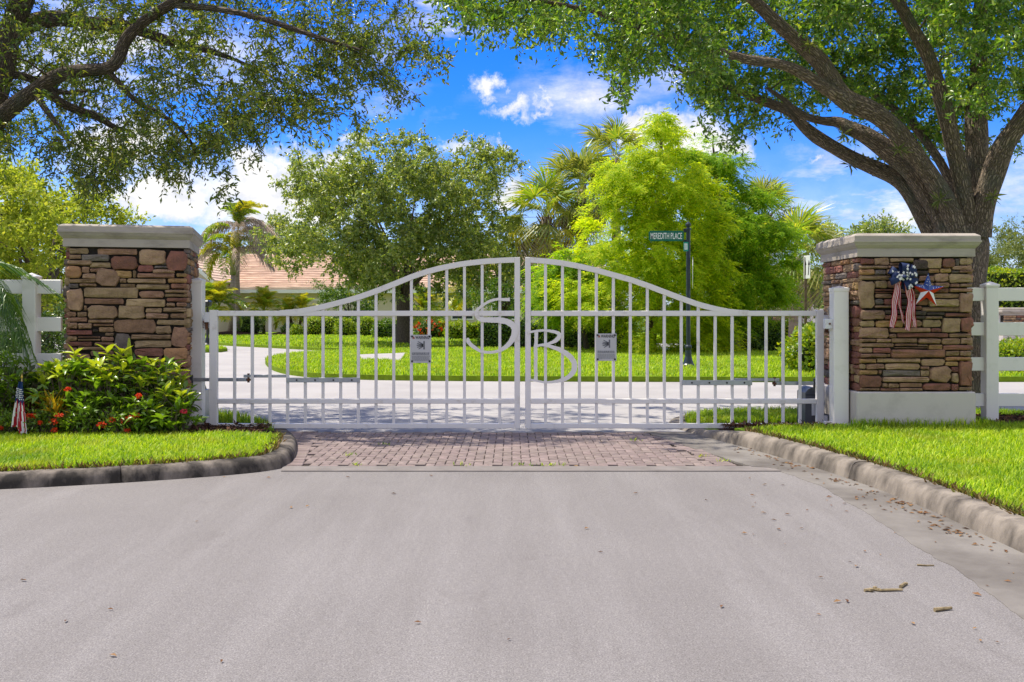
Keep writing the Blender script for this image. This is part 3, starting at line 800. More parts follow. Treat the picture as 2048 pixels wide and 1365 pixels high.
def stroke(pts, widths, conv, jag=0.10, seed=1):
    """a ragged calligraphic plate stroke: centre line and widths in photo pixels"""
    P = [Vector((p[0], p[1], 0)) for p in pts]
    n = len(P); dense = []; wd = []
    for i in range(n-1):
        p0 = P[max(0, i-1)]; p1 = P[i]; p2 = P[i+1]; p3 = P[min(n-1, i+2)]
        for t in np.linspace(0, 1, 7)[:-1]:
            t = float(t)
            q = 0.5*((2*p1)+(p2-p0)*t+(2*p0-5*p1+4*p2-p3)*t*t+(3*p1-p0-3*p2+p3)*t**3)
            dense.append(q); wd.append(widths[i]*(1-t)+widths[i+1]*t)
    dense.append(P[-1]); wd.append(widths[-1])
    rr = random.Random(seed)
    quads = []
    for i, p in enumerate(dense):
        a = dense[max(0, i-1)]; b = dense[min(len(dense)-1, i+1)]
        t = (b-a).normalized(); nn = Vector((-t.y, t.x, 0)); w = wd[i]/2
        l = p+nn*w*(1+rr.uniform(-jag, jag)); r = p-nn*w*(1+rr.uniform(-jag, jag))
        quads.append((conv(l), conv(r)))
    return quads
def letter(name, strokes, g, T, label, y0):
    strokes = [(p, [w*.9 for w in wd]) for p, wd in strokes]
    mb = MB()
    for k, (pts, wid) in enumerate(strokes):
        off = k*.0025
        def conv(v): return (T(800+v.x/4.452), gz(580+v.y/4.452))
        q = stroke(pts, wid, conv, .09, 5+k)
        vs = []; fs = []
        for (l, r) in q:
            vs += [(l[0], y0-off, l[1]), (r[0], y0-off, r[1]), (r[0], y0+.009-off, r[1]), (l[0], y0+.009-off, l[1])]
        for i in range(len(q)-1):
            for c in range(4):
                a = i*4
                fs.append((a+c, a+4+c, a+4+(c+1) % 4, a+(c+1) % 4))
        fs += [(0, 1, 2, 3), tuple(4*(len(q)-1)+c for c in (3, 2, 1, 0))]
        mb.add(vs, fs)
    o = mb.build(name, M['white'], g)
    o['label'] = label
    bm = bmesh.new(); bm.from_mesh(o.data); bmesh.ops.recalc_face_normals(bm, faces=bm.faces); bm.to_mesh(o.data); bm.free()
letter('letter_plate', [([(978, 86), (930, 88), (870, 84), (800, 102), (740, 138), (690, 180), (682, 225), (715, 262), (790, 268), (870, 270), (950, 284), (1008, 320), (1022, 375), (1000, 440), (950, 500), (880, 542), (800, 556), (720, 545), (655, 505), (612, 465), (605, 428)],
                         [34, 30, 26, 24, 26, 28, 34, 44, 52, 56, 58, 62, 62, 56, 42, 30, 26, 30, 36, 40, 22])], gL, TL, 'ragged capital letter S cut from white metal', -.040)
letter('letter_plate', [([(1212, 372), (1212, 450), (1206, 520), (1208, 600), (1206, 680), (1210, 740), (1206, 800)], [36, 34, 36, 34, 36, 32, 40]),
                        ([(1140, 388), (1165, 375), (1250, 362), (1330, 366), (1395, 380), (1418, 400), (1405, 432), (1370, 460), (1310, 482), (1250, 492), (1195, 505)], [12, 22, 22, 26, 34, 40, 44, 34, 24, 24, 26]),
                        ([(1235, 492), (1310, 498), (1390, 520), (1470, 560), (1530, 615), (1552, 672), (1535, 735), (1480, 785), (1400, 812), (1300, 822), (1230, 812), (1163, 800)], [18, 26, 40, 50, 52, 54, 50, 42, 30, 22, 20, 24])],
       gR, TR, 'ragged capital letter B cut from white metal', -.040)

font = bpy.data.fonts.load('<builtin>') if not bpy.data.fonts else bpy.data.fonts[0]
def text_mesh(body, width, height, extrude=0.0006, bold=0.0):
    cu = bpy.data.curves.new('lettering', 'FONT'); cu.body = body; cu.size = height; cu.extrude = extrude; cu.offset = bold
    cu.align_x = 'CENTER'; cu.align_y = 'CENTER'; cu.font = font; cu.resolution_u = 3
    o = bpy.data.objects.new('lettering', cu); COL.objects.link(o)
    dg = bpy.context.evaluated_depsgraph_get(); dg.update()
    me = bpy.data.meshes.new_from_object(o.evaluated_get(dg))
    bpy.data.objects.remove(o); bpy.data.curves.remove(cu)
    co = [v.co for v in me.vertices]
    w_ = max(c.x for c in co)-min(c.x for c in co); h_ = max(c.y for c in co)-min(c.y for c in co)
    cx_ = (max(c.x for c in co)+min(c.x for c in co))/2; cy_ = (max(c.y for c in co)+min(c.y for c in co))/2
    me.transform(Matrix.Diagonal((width/w_, height/h_, 1, 1)) @ Matrix.Translation((-cx_, -cy_, 0)))
    return me

def warning_sign(g, T, px0, px1, py0, py1, seed):
    x0, x1, z0, z1 = T(px0), T(px1), gz(py1), gz(py0)
    w, h = x1-x0, z1-z0; yb = -.026
    mb = MB(); mb.box(x0, x1, yb-.004, yb, z0, z1, 0, .0015)
    s = mb.build('warning_sign', M['signgrey'], g)
    yf = yb-.0048
    me = text_mesh('WARNING', w*.66, h*.115, .0006, .0006); me.materials.clear(); me.materials.append(M['ink'])
    link_mesh('lettering', me, s, (x0+w*.57, yf, z1-h*.095), (R(90), 0, 0))
    mb = MB(); a = x0+w*.155
    mb.plate([(a-w*.065, z1-h*.14), (a+w*.065, z1-h*.14), (a, z1-h*.045)], yf-.001, yf); mb.build('warning_triangle', M['inkred'], s)
    # pictogram: a hand caught between two bars
    mb = MB(); cx, cz = x0+w*.52, z0+h*.63
    mb.plate([(cx+w*.10, cz-h*.15), (cx+w*.17, cz-h*.15), (cx+w*.17, cz+h*.15), (cx+w*.10, cz+h*.15)], yf-.001, yf)
    for (ax, az, l, t) in ((-.16, .13, .22, .022), (-.20, .06, .26, .024), (-.22, -.005, .28, .026), (-.20, -.075, .26, .024), (-.13, -.14, .20, .024)):
        p0 = Vector((cx+w*ax, 0, cz+h*az)); p1 = Vector((cx+w*.09, 0, cz+h*az*.25)); d = (p1-p0).normalized(); nn = Vector((-d.z, 0, d.x))*h*t
        mb.plate([(p0.x-nn.x*.6, p0.z-nn.z*.6), (p1.x-nn.x, p1.z-nn.z), (p1.x+nn.x, p1.z+nn.z), (p0.x+nn.x*.6, p0.z+nn.z*.6)], yf-.001-.0004, yf-.0002)
    mb.build('hand_symbol', M['inkgrey'], s)
    mb = MB(); rr = random.Random(seed)
    for r_ in range(9):
        z = z0+h*(.36-.032*r_ - (.02 if r_ > 2 else 0)); x = x0+w*.08
        while x < x1-w*.10:
            l = w*rr.uniform(.03, .09); e = min(x+l, x1-w*.08); t = h*(.011 if r_ < 3 else .0075)
            mb.plate([(x, z-t), (e, z-t), (e, z+t), (x, z+t)], yf-.0006, yf); x = e+w*.018
    tag(mb.build('small_print', M['inkgrey'], s), kind='stuff')
    for bx in (x0+w*.08, x1-w*.08):
        for bz in (z0+h*.06, z1-h*.06):
            mb = MB(); mb.tube([(bx, yf-.004, bz), (bx, yf+.001, bz)], .0105, 8); mb.build('bolt', M['ink'], s)
warning_sign(gL, TL, 821.5, 863, 670, 726, 1)
warning_sign(gR, TR, 1191.5, 1232.5, 667.5, 722, 2)

def mount_bar(g, T, px0, px1, py0, py1):
    mb = MB(); mb.box(T(px0), T(px1), -.032, -.0195, gz(py1), gz(py0), 0, .002)
    b = mb.build('mounting_bar', M['galv'], g)
    n = 4
    for i in range(n):
        bx = T(px0+(px1-px0)*(i+.55)/n); bz = gz((py0+py1)/2)
        mb = MB(); mb.tube([(bx, -.038, bz), (bx, -.0315, bz)], .010, 6); mb.build('bolt', M['ink'], b)
mount_bar(gL, TL, 574.5, 721, 755.5, 765)
mount_bar(gR, TR, 1363.5, 1503, 760.5, 770.5)
def hinge_part(g, T, sgn, px, py):
    x = T(px); mb = MB()
    mb.box(min(x, x+sgn*.055), max(x, x+sgn*.055), -.03, .03, gz(py+11), gz(py-9), 0, .004)
    h = mb.build('hinge', M['hinge'], g)
    mb = MB(); mb.tube([(x+sgn*.035, 0, gz(py+26)), (x+sgn*.035, 0, gz(py+8))], .016, 8); mb.build('hinge_pin', M['rust'], h)
    x0 = x; mb = MB()
    mb.box(min(x, x+sgn*.04), max(x, x+sgn*.04), -.025, .025, gz(846), gz(832), 0, .004); h = mb.build('hinge', M['hinge'], g)
    mb = MB(); mb.tube([(x+sgn*.032, 0, gz(856)), (x+sgn*.032, 0, gz(838))], .02, 8); mb.build('hinge_pin', M['rust'], h)
hinge_part(gL, TL, -1, 420.2, 634); hinge_part(gR, TR, 1, 1646.3, 640)

# gate posts
def gate_post(x, y, w, ztop, label, sgn):
    p = empty('gate_post', (x, y, 0), 0, label, 'gate post', 'posts the gate leaves hang from')
    mb = MB(); mb.box(-w/2, w/2, -w/2, w/2, -.02, ztop-.012, 0, .006); mb.build('shaft', M['vinyl'], p)
    mb = MB(); mb.box(-w/2-.004, w/2+.004, -w/2-.004, w/2+.004, ztop-.045, ztop-.01, 0, .003)
    mb.add([(-w/2, -w/2, ztop-.011), (w/2, -w/2, ztop-.011), (w/2, w/2, ztop-.011), (-w/2, w/2, ztop-.011), (0, 0, ztop+.012)], [(0, 1, 4), (1, 2, 4), (2, 3, 4), (3, 0, 4)])
    mb.build('post_cap', M['vinyl'], p)
    for z in (1.13, .10):
        mb = MB(); a, b = sorted((sgn*w/2, sgn*(w/2+.075))); mb.box(a, b, -.035, .035, z-.05, z+.05, 0, .004)
        br = mb.build('hinge_bracket', M['hinge'], p)
        mb = MB(); mb.tube([(sgn*(w/2+.03), -.036, z), (sgn*(w/2+.03), -.044, z)], .011, 6); mb.build('bolt', M['rust'], br)
    mb = MB(); mb.box(-w/2-.02, w/2+.02, -w/2-.02, w/2+.02, -.02, .14, 0, .006); mb.build('footing', M['plinth'], p)
gate_post(-3.315, 10.5, .125, 1.60, 'white gate post against the stone pillar behind the flowering shrubs', 1)
gate_post(3.285, 10.0, .15, 1.50, 'white gate post standing before the pillar that carries the bow and star', -1)

# gate operators
def operator(cx, cy, w, d, h, label, m_, sgn, armz, x_arm_end, big):
    o = empty('gate_operator', (cx, cy, .03), 0, label, 'gate opener')
    mb = MB()
    if big:
        pr = [(-w/2, 0), (w/2, 0), (w/2, h*.86), (w/2-.03, h*.95), (w/2-.07, h), (-w/2+.07, h), (-w/2+.03, h*.95), (-w/2, h*.86)]
        mb.plate(pr, -d/2, d/2)
    else:
        pr = [(-d/2, 0), (d/2, 0), (d/2, h*.8), (d/2-.10, h), (-d/2+.02, h), (-d/2, h*.9)]
        vs = [(-w/2, p[0], p[1]) for p in pr] + [(w/2, p[0], p[1]) for p in pr]; n = len(pr)
        mb.add(vs, [tuple(range(n-1, -1, -1)), tuple(range(n, 2*n))]+[(i, (i+1) % n, n+(i+1) % n, n+i) for i in range(n)])
    hs = mb.build('housing', M[m_], o)
    if big:
        mb = MB(); mb.box(-.012, .022, -d/2-.004, -d/2-.0005, .12, .28, 0, .002); mb.build('sticker', M['signwhite'], hs)
        mb = MB(); mb.box(-w/2+.004, w/2-.004, -d/2-.002, d/2+.002, h*.80, h*.815); mb.build('seam', M['ink'], hs)
    else:
        mb = MB(); mb.box(w/2+.0005, w/2+.018, -d/2+.01, d/2, .02, h*.86, 0, .004); mb.build('edge_trim', M['galv'], hs)
    mb = MB(); mb.box(-w/2-.05, w/2+.05, -d/2-.05, d/2+.05, -.05, -.002, 0, .006); mb.build('base_slab', M['plinth'], o)
    z = armz-.03
    mb = MB(); xe = x_arm_end-cx
    ya, yb = GY+.06-cy, GY+.045-cy
    mb.box(min(0, xe), max(0, xe), ya-.012, ya+.012, z-.018, z+.018, 0, .003); arm = mb.build('arm', M['galv'], o)
    mb = MB(); x2 = xe - sgn*.42; mb.box(min(xe+sgn*.05, x2), max(xe+sgn*.05, x2), ya-.012, ya+.012, z+.022, z+.052, 0, .003); mb.build('arm_link', M['galv'], o)
    mb = MB(); mb.tube([(xe, ya, z-.03), (xe, ya, z+.065)], .013, 8); mb.tube([(xe, ya, z-.012), (xe, ya, z+.012)], .024, 8); mb.build('pivot', M['rust'], arm)
    mb = MB(); mb.tube([(0, ya, h-.02), (0, ya, max(h, z)+.05)], .035, 10); mb.build('spindle', M['blackplastic'], o)
operator((1617-CX)*10.72/F, 10.72, .158, .30, .42, 'grey gate opener box with white sticker behind the gate leaf with letter B', 'housing', 1, gz(768), gx(1552), True)
operator((397-CX)*10.72/F, 10.78, .07, .30, .44, 'narrow black gate opener box beside the gate leaf with letter S', 'blackplastic', -1, gz(760.5), gx(494), False)
# ================================================================== PILLARS
LEFT_STONES = """148,275,303,320,T;368,275,685,325,B;693,280,915,400,T;920,285,1085,455,R;148,327,243,362,B;247,322,465,378,G;470,333,687,445,R;
135,370,328,412,T;308,385,475,430,T;687,403,812,460,R;820,405,960,432,G;875,375,960,403,G;125,418,243,512,O;248,420,306,472,B;310,433,400,465,B;808,435,985,470,T;
250,475,360,520,T;363,433,540,578,T;502,450,645,507,O;648,447,677,507,T;683,468,985,507,B;995,465,1085,500,O;145,518,360,552,B;542,512,598,548,T;603,512,915,552,T;928,508,1085,547,O;
143,556,222,592,G;230,553,362,580,B;548,556,670,583,B;675,558,945,600,T;952,550,1085,592,R;132,597,258,772,T;268,585,695,668,T;700,610,900,668,B;905,600,1085,628,T;903,632,1085,660,B;
268,672,577,720,B;592,675,912,740,T;917,665,1085,698,R;917,705,988,738,T;997,702,1085,737,B;262,728,286,770,B;293,725,527,837,T;533,728,745,837,T;750,748,882,787,T;890,743,1085,783,T;
130,778,205,818,B;212,780,287,818,T;750,790,935,837,T;947,790,1085,832,B;133,823,290,858,B;297,840,498,868,T;840,842,1085,886,T;133,862,215,915,B;220,868,325,915,T;337,872,498,895,B;503,842,832,950,B;832,890,955,957,T;962,905,1085,1065,B;
130,922,330,965,R;332,918,375,940,D;380,900,497,942,B;135,970,213,1010,B;218,972,392,988,B;430,945,498,973,T;635,960,955,1003,B;218,992,392,1010,T;398,977,500,1017,B;503,955,628,1130,G;
140,1015,328,1053,R;345,1020,500,1050,B;662,1010,955,1065,T;132,1060,213,1105,B;217,1055,440,1083,B;445,1055,500,1080,B;315,1087,500,1130,B;665,1070,890,1140,R;895,1072,1085,1165,O;
130,1112,310,1160,B;440,1140,660,1175,R;665,1145,885,1178,R;970,1168,1085,1230,R;132,1165,225,1215,B;230,1165,435,1215,B;440,1180,640,1225,G;645,1182,960,1228,B"""
RIGHT_STONES = """163,75,280,132,R;285,66,422,134,B;428,68,640,110,T;430,113,560,135,B;690,68,900,165,T;903,75,1015,160,R;1018,75,1055,140,G;1058,72,1168,132,T;
145,138,410,170,T;412,138,560,165,B;990,140,1170,180,T;990,185,1050,210,G;1055,183,1170,208,B;145,174,288,225,O;290,178,393,227,G;397,173,500,228,B;780,170,875,207,O;880,165,980,207,O;
635,85,775,180,D;505,170,630,228,D;640,185,775,228,D;150,230,440,270,T;832,213,958,290,T;962,215,1168,300,T;690,232,825,290,B;445,232,685,272,D;
150,280,288,532,T;292,278,402,350,T;408,278,520,348,B;832,294,967,345,B;975,305,1055,342,B;1060,305,1168,340,T;525,278,685,348,D;690,295,828,345,B;
292,354,510,375,R;290,378,510,395,R;967,347,1168,387,B;820,350,960,392,R;515,352,640,395,B;645,350,815,392,B;
292,399,450,440,B;640,397,780,440,B;785,397,1052,442,B;1058,393,1168,572,T;455,399,635,440,D;295,445,372,500,G;375,445,500,500,R;600,445,775,505,R;780,447,1052,518,T;505,445,595,505,D;
275,535,440,545,T;292,505,440,531,T;445,507,610,545,D;615,510,715,550,R;720,523,1052,565,B;155,547,377,640,T;382,550,560,590,D;565,555,760,600,D;765,570,925,600,D;930,578,1163,612,R;
382,595,560,638,R;565,603,640,638,B;640,603,745,635,D;750,605,900,635,T;298,645,550,710,O;155,648,292,705,T;555,643,635,708,B;640,643,717,705,B;720,640,895,708,T;900,618,1066,760,T;1070,620,1165,750,R;
428,712,795,757,B;800,715,892,757,R;150,712,418,808,T;420,768,487,808,B;492,762,957,803,R;962,765,1160,803,B;150,812,300,848,B;305,812,437,850,T;440,810,675,853,B;682,810,888,863,B;893,808,1065,867,B;1070,808,1170,865,T;
152,855,462,893,T;470,857,677,885,B;682,867,772,887,T;470,890,770,906,B;777,868,903,917,O;908,872,1163,920,R;150,898,272,944,T;275,898,437,948,R;440,912,925,988,R;930,925,1055,975,B;1060,925,1160,975,T;
160,950,400,990,B;403,953,436,985,B;930,980,1160,1018,O;152,997,302,1040,O;308,994,702,1037,B;708,998,925,1063,T;152,1045,210,1095,T;214,1045,377,1098,B;383,1042,700,1100,T;705,1068,783,1100,B;930,1023,1047,1066,O;1052,1022,1168,1250,R;
152,1103,320,1145,O;325,1103,357,1143,B;362,1105,700,1160,G;705,1105,785,1160,T;788,1068,977,1215,B;982,1072,1047,1125,R;152,1150,355,1262,R;360,1165,783,1217,T;982,1130,1047,1222,T;
360,1222,407,1265,B;412,1225,510,1267,B;515,1222,720,1262,B;727,1222,977,1292,R;982,1228,1047,1292,R;1052,1257,1170,1292,T;155,1268,337,1293,B;342,1268,510,1297,R;515,1267,722,1297,B"""

def stone_mesh(w, h, d, rr, m_):
    """one rough stone: outline in x,z, face towards -y"""
    n = 14
    rc = min(min(w, h)*rr.uniform(.10, .28), .04)
    pts = []
    def side(a, b, k):
        for i in range(k):
            t = i/(k-1)
            pts.append((a[0]*(1-t)+b[0]*t, a[1]*(1-t)+b[1]*t))
    W, H = w/2, h/2
    kx = 4 if w > h*1.6 else 3; kz = 2
    c = rc
    side((-W+c, -H), (W-c, -H), kx); side((W, -H+c), (W, H-c), 3); side((W-c, H), (-W+c, H), kx); side((-W, H-c), (-W, -H+c), 3)
    j = min(w, h)*.075
    tilt = rr.uniform(-.03, .03)*min(1, h/w)
    out = [(x+rr.uniform(-j, j), z+rr.uniform(-j, j)*.8+x*tilt) for x, z in pts]
    n = len(out)
    vs = [(x, .03, z) for x, z in out]
    vs += [(x, -d*.62+rr.uniform(-.003, .003), z) for x, z in out]
    ix, iz = 1-min(.4, .017/w), 1-min(.4, .015/h)
    vs += [(x*ix+rr.uniform(-j, j)*.4, -d+rr.uniform(-.005, .005), z*iz+rr.uniform(-j, j)*.3) for x, z in out]
    vs += [(x*.55, -d-.003+rr.uniform(-.008, .008), z*.55) for x, z in out]
    vs.append((rr.uniform(-.1, .1)*w, -d-.004+rr.uniform(-.004, .005), 0))
    fs = []
    for r_ in range(3):
        for i in range(n):
            fs.append((r_*n+i, r_*n+(i+1) % n, (r_+1)*n+(i+1) % n, (r_+1)*n+i))
    for i in range(n): fs.append((3*n+i, 3*n+(i+1) % n, 4*n))
    me = bpy.data.meshes.new('stone'); me.from_pydata(vs, [], fs); me.materials.append(m_)
    me.polygons.foreach_set('use_smooth', [i >= n for i in range(len(fs))]); me.update()
    me.set_sharp_from_angle(angle=R(38))
    return me

def random_courses(w, z0, z1, rr):
    out = []; z = z0
    while z < z1-.02:
        h = rr.choice([.045, .055, .065, .08, .10, .13]); h = min(h, z1-z)
        if z1-(z+h) < .035: h = z1-z
        x = -w/2
        while x < w/2-.03:
            l = rr.uniform(.10, .38) if h < .09 else rr.uniform(.12, .30)
            if w/2-(x+l) < .09: l = w/2-x
            if h > .09 and rr.random() < .45:
                k = rr.uniform(.4, .6); out.append((x, x+l, z, z+h*k)); out.append((x, x+l, z+h*k, z+h))
            else: out.append((x, x+l, z, z+h))
            x += l
        z += h
    return [(a, b, c, d, rr.choice('TTTBBBRROGG')) for a, b, c, d in out]

def parse(s, ux0, ux1, w, vy0, vy1, zt, zb):
    out = []
    for q in s.replace('\n', '').split(';'):
        a = q.split(',')
        x0, y0, x1, y1 = map(float, a[:4])
        X = lambda u: -w/2+(u-ux0)/(ux1-ux0)*w
        Z = lambda v: zt-(v-vy0)/(vy1-vy0)*(zt-zb)
        out.append((X(x0), X(x1), Z(y1), Z(y0), a[4]))
    return out

def pillar(x, y, rz, w, zb, zp, zc, zt, front, label, seed):
    """square pillar: its own frame has the front face at y=0 and the body behind it"""
    rr = random.Random(seed)
    p = empty('stone_pillar', (x, y, 0), rz, label, 'pillar')
    W = w/2
    mb = MB(); mb.box(-W+.035, W-.035, .035, w-.035, zb+.05, zc-.001); mb.build('core', M['mortar'], p)
    mb = MB(); mb.box(-W-.028, W+.028, -.028, w+.028, zb, zp, 0, .012); mb.build('plinth', M['plinth'], p)
    mats = {k: M['s'+k] for k in 'TBROGD'}
    for face in range(4):
        st = front if face == 0 else random_courses(w*.985, zp+.003, zc-.005, rr)
        a = face*math.pi/2
        c = Vector((0, W, 0)); rot = Matrix.Rotation(a, 4, 'Z')
        for (x0, x1, z0, z1, col) in st:
            g = .0032
            ww, hh = (x1-x0)-2*g, (z1-z0)-2*g
            if ww < .012 or hh < .008: continue
            d = rr.uniform(.000, .024) + (.008 if hh > .09 else 0)
            me = stone_mesh(ww, hh, d+.006, rr, mats[col])
            pos = rot @ Vector(((x0+x1)/2, -W+.008, 0)) + c; pos.z = (z0+z1)/2
            link_mesh('stone', me, p, pos, (0, 0, a))
    # moulded cap: rings of a square profile
    prof = [(-.012, zc), (.022, zc+.001), (.022, zc+.072), (.030, zc+.080), (.050, zc+.092), (.078, zc+.112), (.092, zc+.130), (.096, zc+.138), (.108, zc+.140), (.108, zc+.158), (.095, zc+.160), (.095, zc+.20), (.088, zc+.207), (.03, zt)]
    vs = []; fs = []
    for (o, z) in prof:
        o = o*.62 if o > .022 else o
        vs += [(-W-o, -o, z), (W+o, -o, z), (W+o, w+o, z), (-W-o, w+o, z)]
    n = len(prof)
    for i in range(n-1):
        for k in range(4): fs.append((i*4+k, i*4+(k+1) % 4, i*4+4+(k+1) % 4, i*4+4+k))
    fs.append((3, 2, 1, 0))
    top = (n-1)*4
    vs.append((0, W, zt+.035)); e = len(vs)-1
    for k in range(4): fs.append((top+k, top+(k+1) % 4, e))
    mb = MB(); mb.add(vs, fs); mb.build('cap', M['cap'], p)
    return p

pw_l = 1.16
lf = parse(LEFT_STONES, 122, 1090, pw_l, 268, 1398, 1.895, .47)
rr0 = random.Random(11)
cut = 1.895-(1232-268)/(1398-268)*(1.895-.47)
lf += [s for s in random_courses(pw_l*.98, .472, cut-.002, rr0)]
rzl = R(13)
# left pillar: centre of its front face
cxl = Vector((-4.44, 9.90)) + Vector((math.cos(rzl), math.sin(rzl)))*pw_l/2
pillL = pillar(cxl.x, cxl.y, rzl, pw_l, .05, .47, 1.90, 2.125, lf, 'square stone pillar with pale cap rising behind the flowering shrubs', 21)
pw_r = 1.115
rf = parse(RIGHT_STONES, 145, 1170, pw_r, 64, 1300, 1.785, .468)
pillR = pillar(3.405+pw_r/2, 9.78, 0, pw_r, .03, .465, 1.79, 2.02, rf, 'square stone pillar hung with a patriotic bow and a metal star', 22)

# ================================================================== FENCES
def fence_post(f, x, y, zt, w=.13, zb=0.0):
    mb = MB(); mb.box(x-w/2, x+w/2, y-w/2, y+w/2, zb, zt-.055, 0, .004); s = mb.build('post', M['vinyl'], f)
    mb = MB(); o = .008
    mb.box(x-w/2-o, x+w/2+o, y-w/2-o, y+w/2+o, zt-.055, zt-.028, 0, .003)
    b = w/2+o-.003; z = zt-.029
    mb.add([(x-b, y-b, z), (x+b, y-b, z), (x+b, y+b, z), (x-b, y+b, z), (x, y, zt+.006)], [(0, 1, 4), (1, 2, 4), (2, 3, 4), (3, 0, 4)])
    mb.build('post_cap', M['vinyl'], s)
def fence(x0, y0, posts, rails, zt, spans, label, rail_names='rail'):
    f = empty('rail_fence', (x0, y0, 0), 0, label, 'fence')
    for px in posts: fence_post(f, px-x0, 0, zt)
    for (a, b) in spans:
        for (z1, z0) in rails:
            mb = MB(); mb.box(a-x0, b-x0, -.022, .022, z0, z1, 0, .004); mb.build('rail', M['vinyl'], f)
    return f
fence(-4.63, 9.95, [-4.80, -7.2, -9.6], [(1.57, 1.43), (1.197, 1.055), (.835, .695), (.475, .335)], 1.635, [(-7.14, -4.862), (-9.54, -7.262), (-4.738, -4.50)], 'white four-rail vinyl fence behind the drooping palm fronds')
fence(4.99, 10.4, [4.99, 7.4, 9.8], [(1.503, 1.365), (1.142, 1.004), (.777, .636), (.40, .265)], 1.565, [(4.52, 4.928), (5.052, 7.338), (7.462, 9.738)], 'white four-rail vinyl fence joining the stone pillar by the oak trunk')

# ================================================================== DECORATION ON THE RIGHT PILLAR
def star5(cx, cz, r, rot=0.0, ri=.42):
    return [(cx+(r if i % 2 == 0 else r*ri)*math.sin(rot+i*math.pi/5), cz+(r if i % 2 == 0 else r*ri)*math.cos(rot+i*math.pi/5)) for i in range(10)]

def bow():
    Y = 9.72
    o = at(1801, 555, Y); o.y = 9.70
    b = empty('ribbon_bow', o, 0, 'navy bow with white stars and striped red and white tails hung on the pillar', 'bow')
    s = Y/F                        # metres per photo pixel here
    rr = random.Random(5)
    loops = [(-15, 9, 16, 14), (2, 13, 16, 15), (17, 17, 15, 13), (-17, -6, 15, 13), (7, -12, 16, 14), (19, -8, 16, 14), (-5, 1, 14, 12), (20, 5, 14, 11), (10, 3, 15, 12)]
    for k, (lx, lz, L, Wd) in enumerate(loops):
        c = Vector((lx*s, 0, lz*s)); ang = math.atan2(lz, lx)
        d = Vector((math.cos(ang), 0, math.sin(ang))); wv = Vector((-d.z, 0, d.x))
        mb = MB(); vs = []; fs = []; n = 14; dep = .055+.012*(k % 3)
        y_off = -.02-.010*(k % 4)
        for i in range(n+1):
            t = 2*math.pi*i/n
            along = (1-math.cos(t))*.5; out_ = math.sin(t)
            p = d*(along*L*1.55*s) + Vector((0, y_off - dep*out_*(.4+.6*along), 0))
            hw = Wd*s*.5*(.55+.6*along)
            for q in (-1, -.5, 0, .5, 1):
                vs.append(p+wv*(hw*q)+Vector((0, -.010*(1-q*q)*along, 0)))
        for i in range(n):
            for q in range(4): fs.append((i*5+q, i*5+q+1, i*5+6+q, i*5+5+q))
        mb.add([v+c*.25 for v in vs], fs)
        lo = mb.build('loop', M['bowblue'], b, smooth=True)
        sm = MB()
        for j in range(5):
            t = .15+.7*rr.random(); q = rr.uniform(-.55, .55)
            tt = math.pi*(t*.9)
            along = (1-math.cos(tt))*.5; out_ = math.sin(tt)
            p = d*(along*L*1.55*s) + Vector((0, y_off-dep*out_*(.4+.6*along)-.0125, 0)) + wv*(Wd*s*.5*(.55+.6*along)*q) + c*.25
            st = star5(p.x, p.z, .0145, rr.uniform(0, 1.2))
            sm.plate(st, p.y-.002, p.y+.002)
        tag(sm.build('printed_stars', M['flagwhite'], lo), kind='stuff')
    mb = MB(); mb.lathe([(.0, -.02), (.018, -.012), (.022, 0), (.018, .012), (.0, .02)], 0, 0, 10)
    k_ = mb.build('knot', M['bowblue'], b, smooth=True, loc=(0, -.085, 0))
    # tails
    def tail(pts, wid, y, stripes, amp, ph):
        mb = MB(); vs = []; fs = []; mi = []
        P = smooth_line([Vector((p[0]*s, 0, p[1]*s)) for p in pts], 2)
        ns = stripes*2+1
        for i, p in enumerate(P):
            a = P[max(0, i-1)]; c = P[min(len(P)-1, i+1)]; t = (c-a).normalized(); nn = Vector((-t.z, 0, t.x))
            f = i/(len(P)-1)
            w = wid[0]*(1-f)+wid[1]*f
            for j in range(ns+1):
                q = (j+(.32 if j % 2 and j < ns else 0))/ns-.5
                vs.append(p-nn*(w*s*q)+Vector((0, y+amp*math.sin(f*16+ph+q*2.5)+.006*math.sin(q*7+f*5), 0)))
        for i in range(len(P)-1):
            for j in range(ns):
                fs.append((i*(ns+1)+j, i*(ns+1)+j+1, (i+1)*(ns+1)+j+1, (i+1)*(ns+1)+j)); mi.append(j % 2)
        for f, m_ in zip(fs, mi): pass
        base = len(mb.v); mb.v += [tuple(v) for v in vs]; mb.uv += [(0, 0)]*len(vs)
        mb.f += fs; mb.m += mi
        mb.build('tail', [M['flagred'], M['flagwhite']], b, smooth=True)
    tail([(-10, -8), (-14, -30), (-18, -55), (-17, -75), (-22, -100)], (12, 11), -.045, 4, .008, 0)
    tail([(-6, -10), (-8, -40), (-5, -62), (0, -80), (3, -92)], (8, 2.5), -.03, 3, .010, 1)
    tail([(6, -10), (10, -30), (15, -45), (10, -70), (12, -88), (8, -106)], (11, 11), -.048, 4, .010, 2)
    tail([(9, -14), (20, -34), (22, -52), (19, -72), (25, -86), (24, -100)], (10, 8), -.028, 4, .010, 3)
bow()

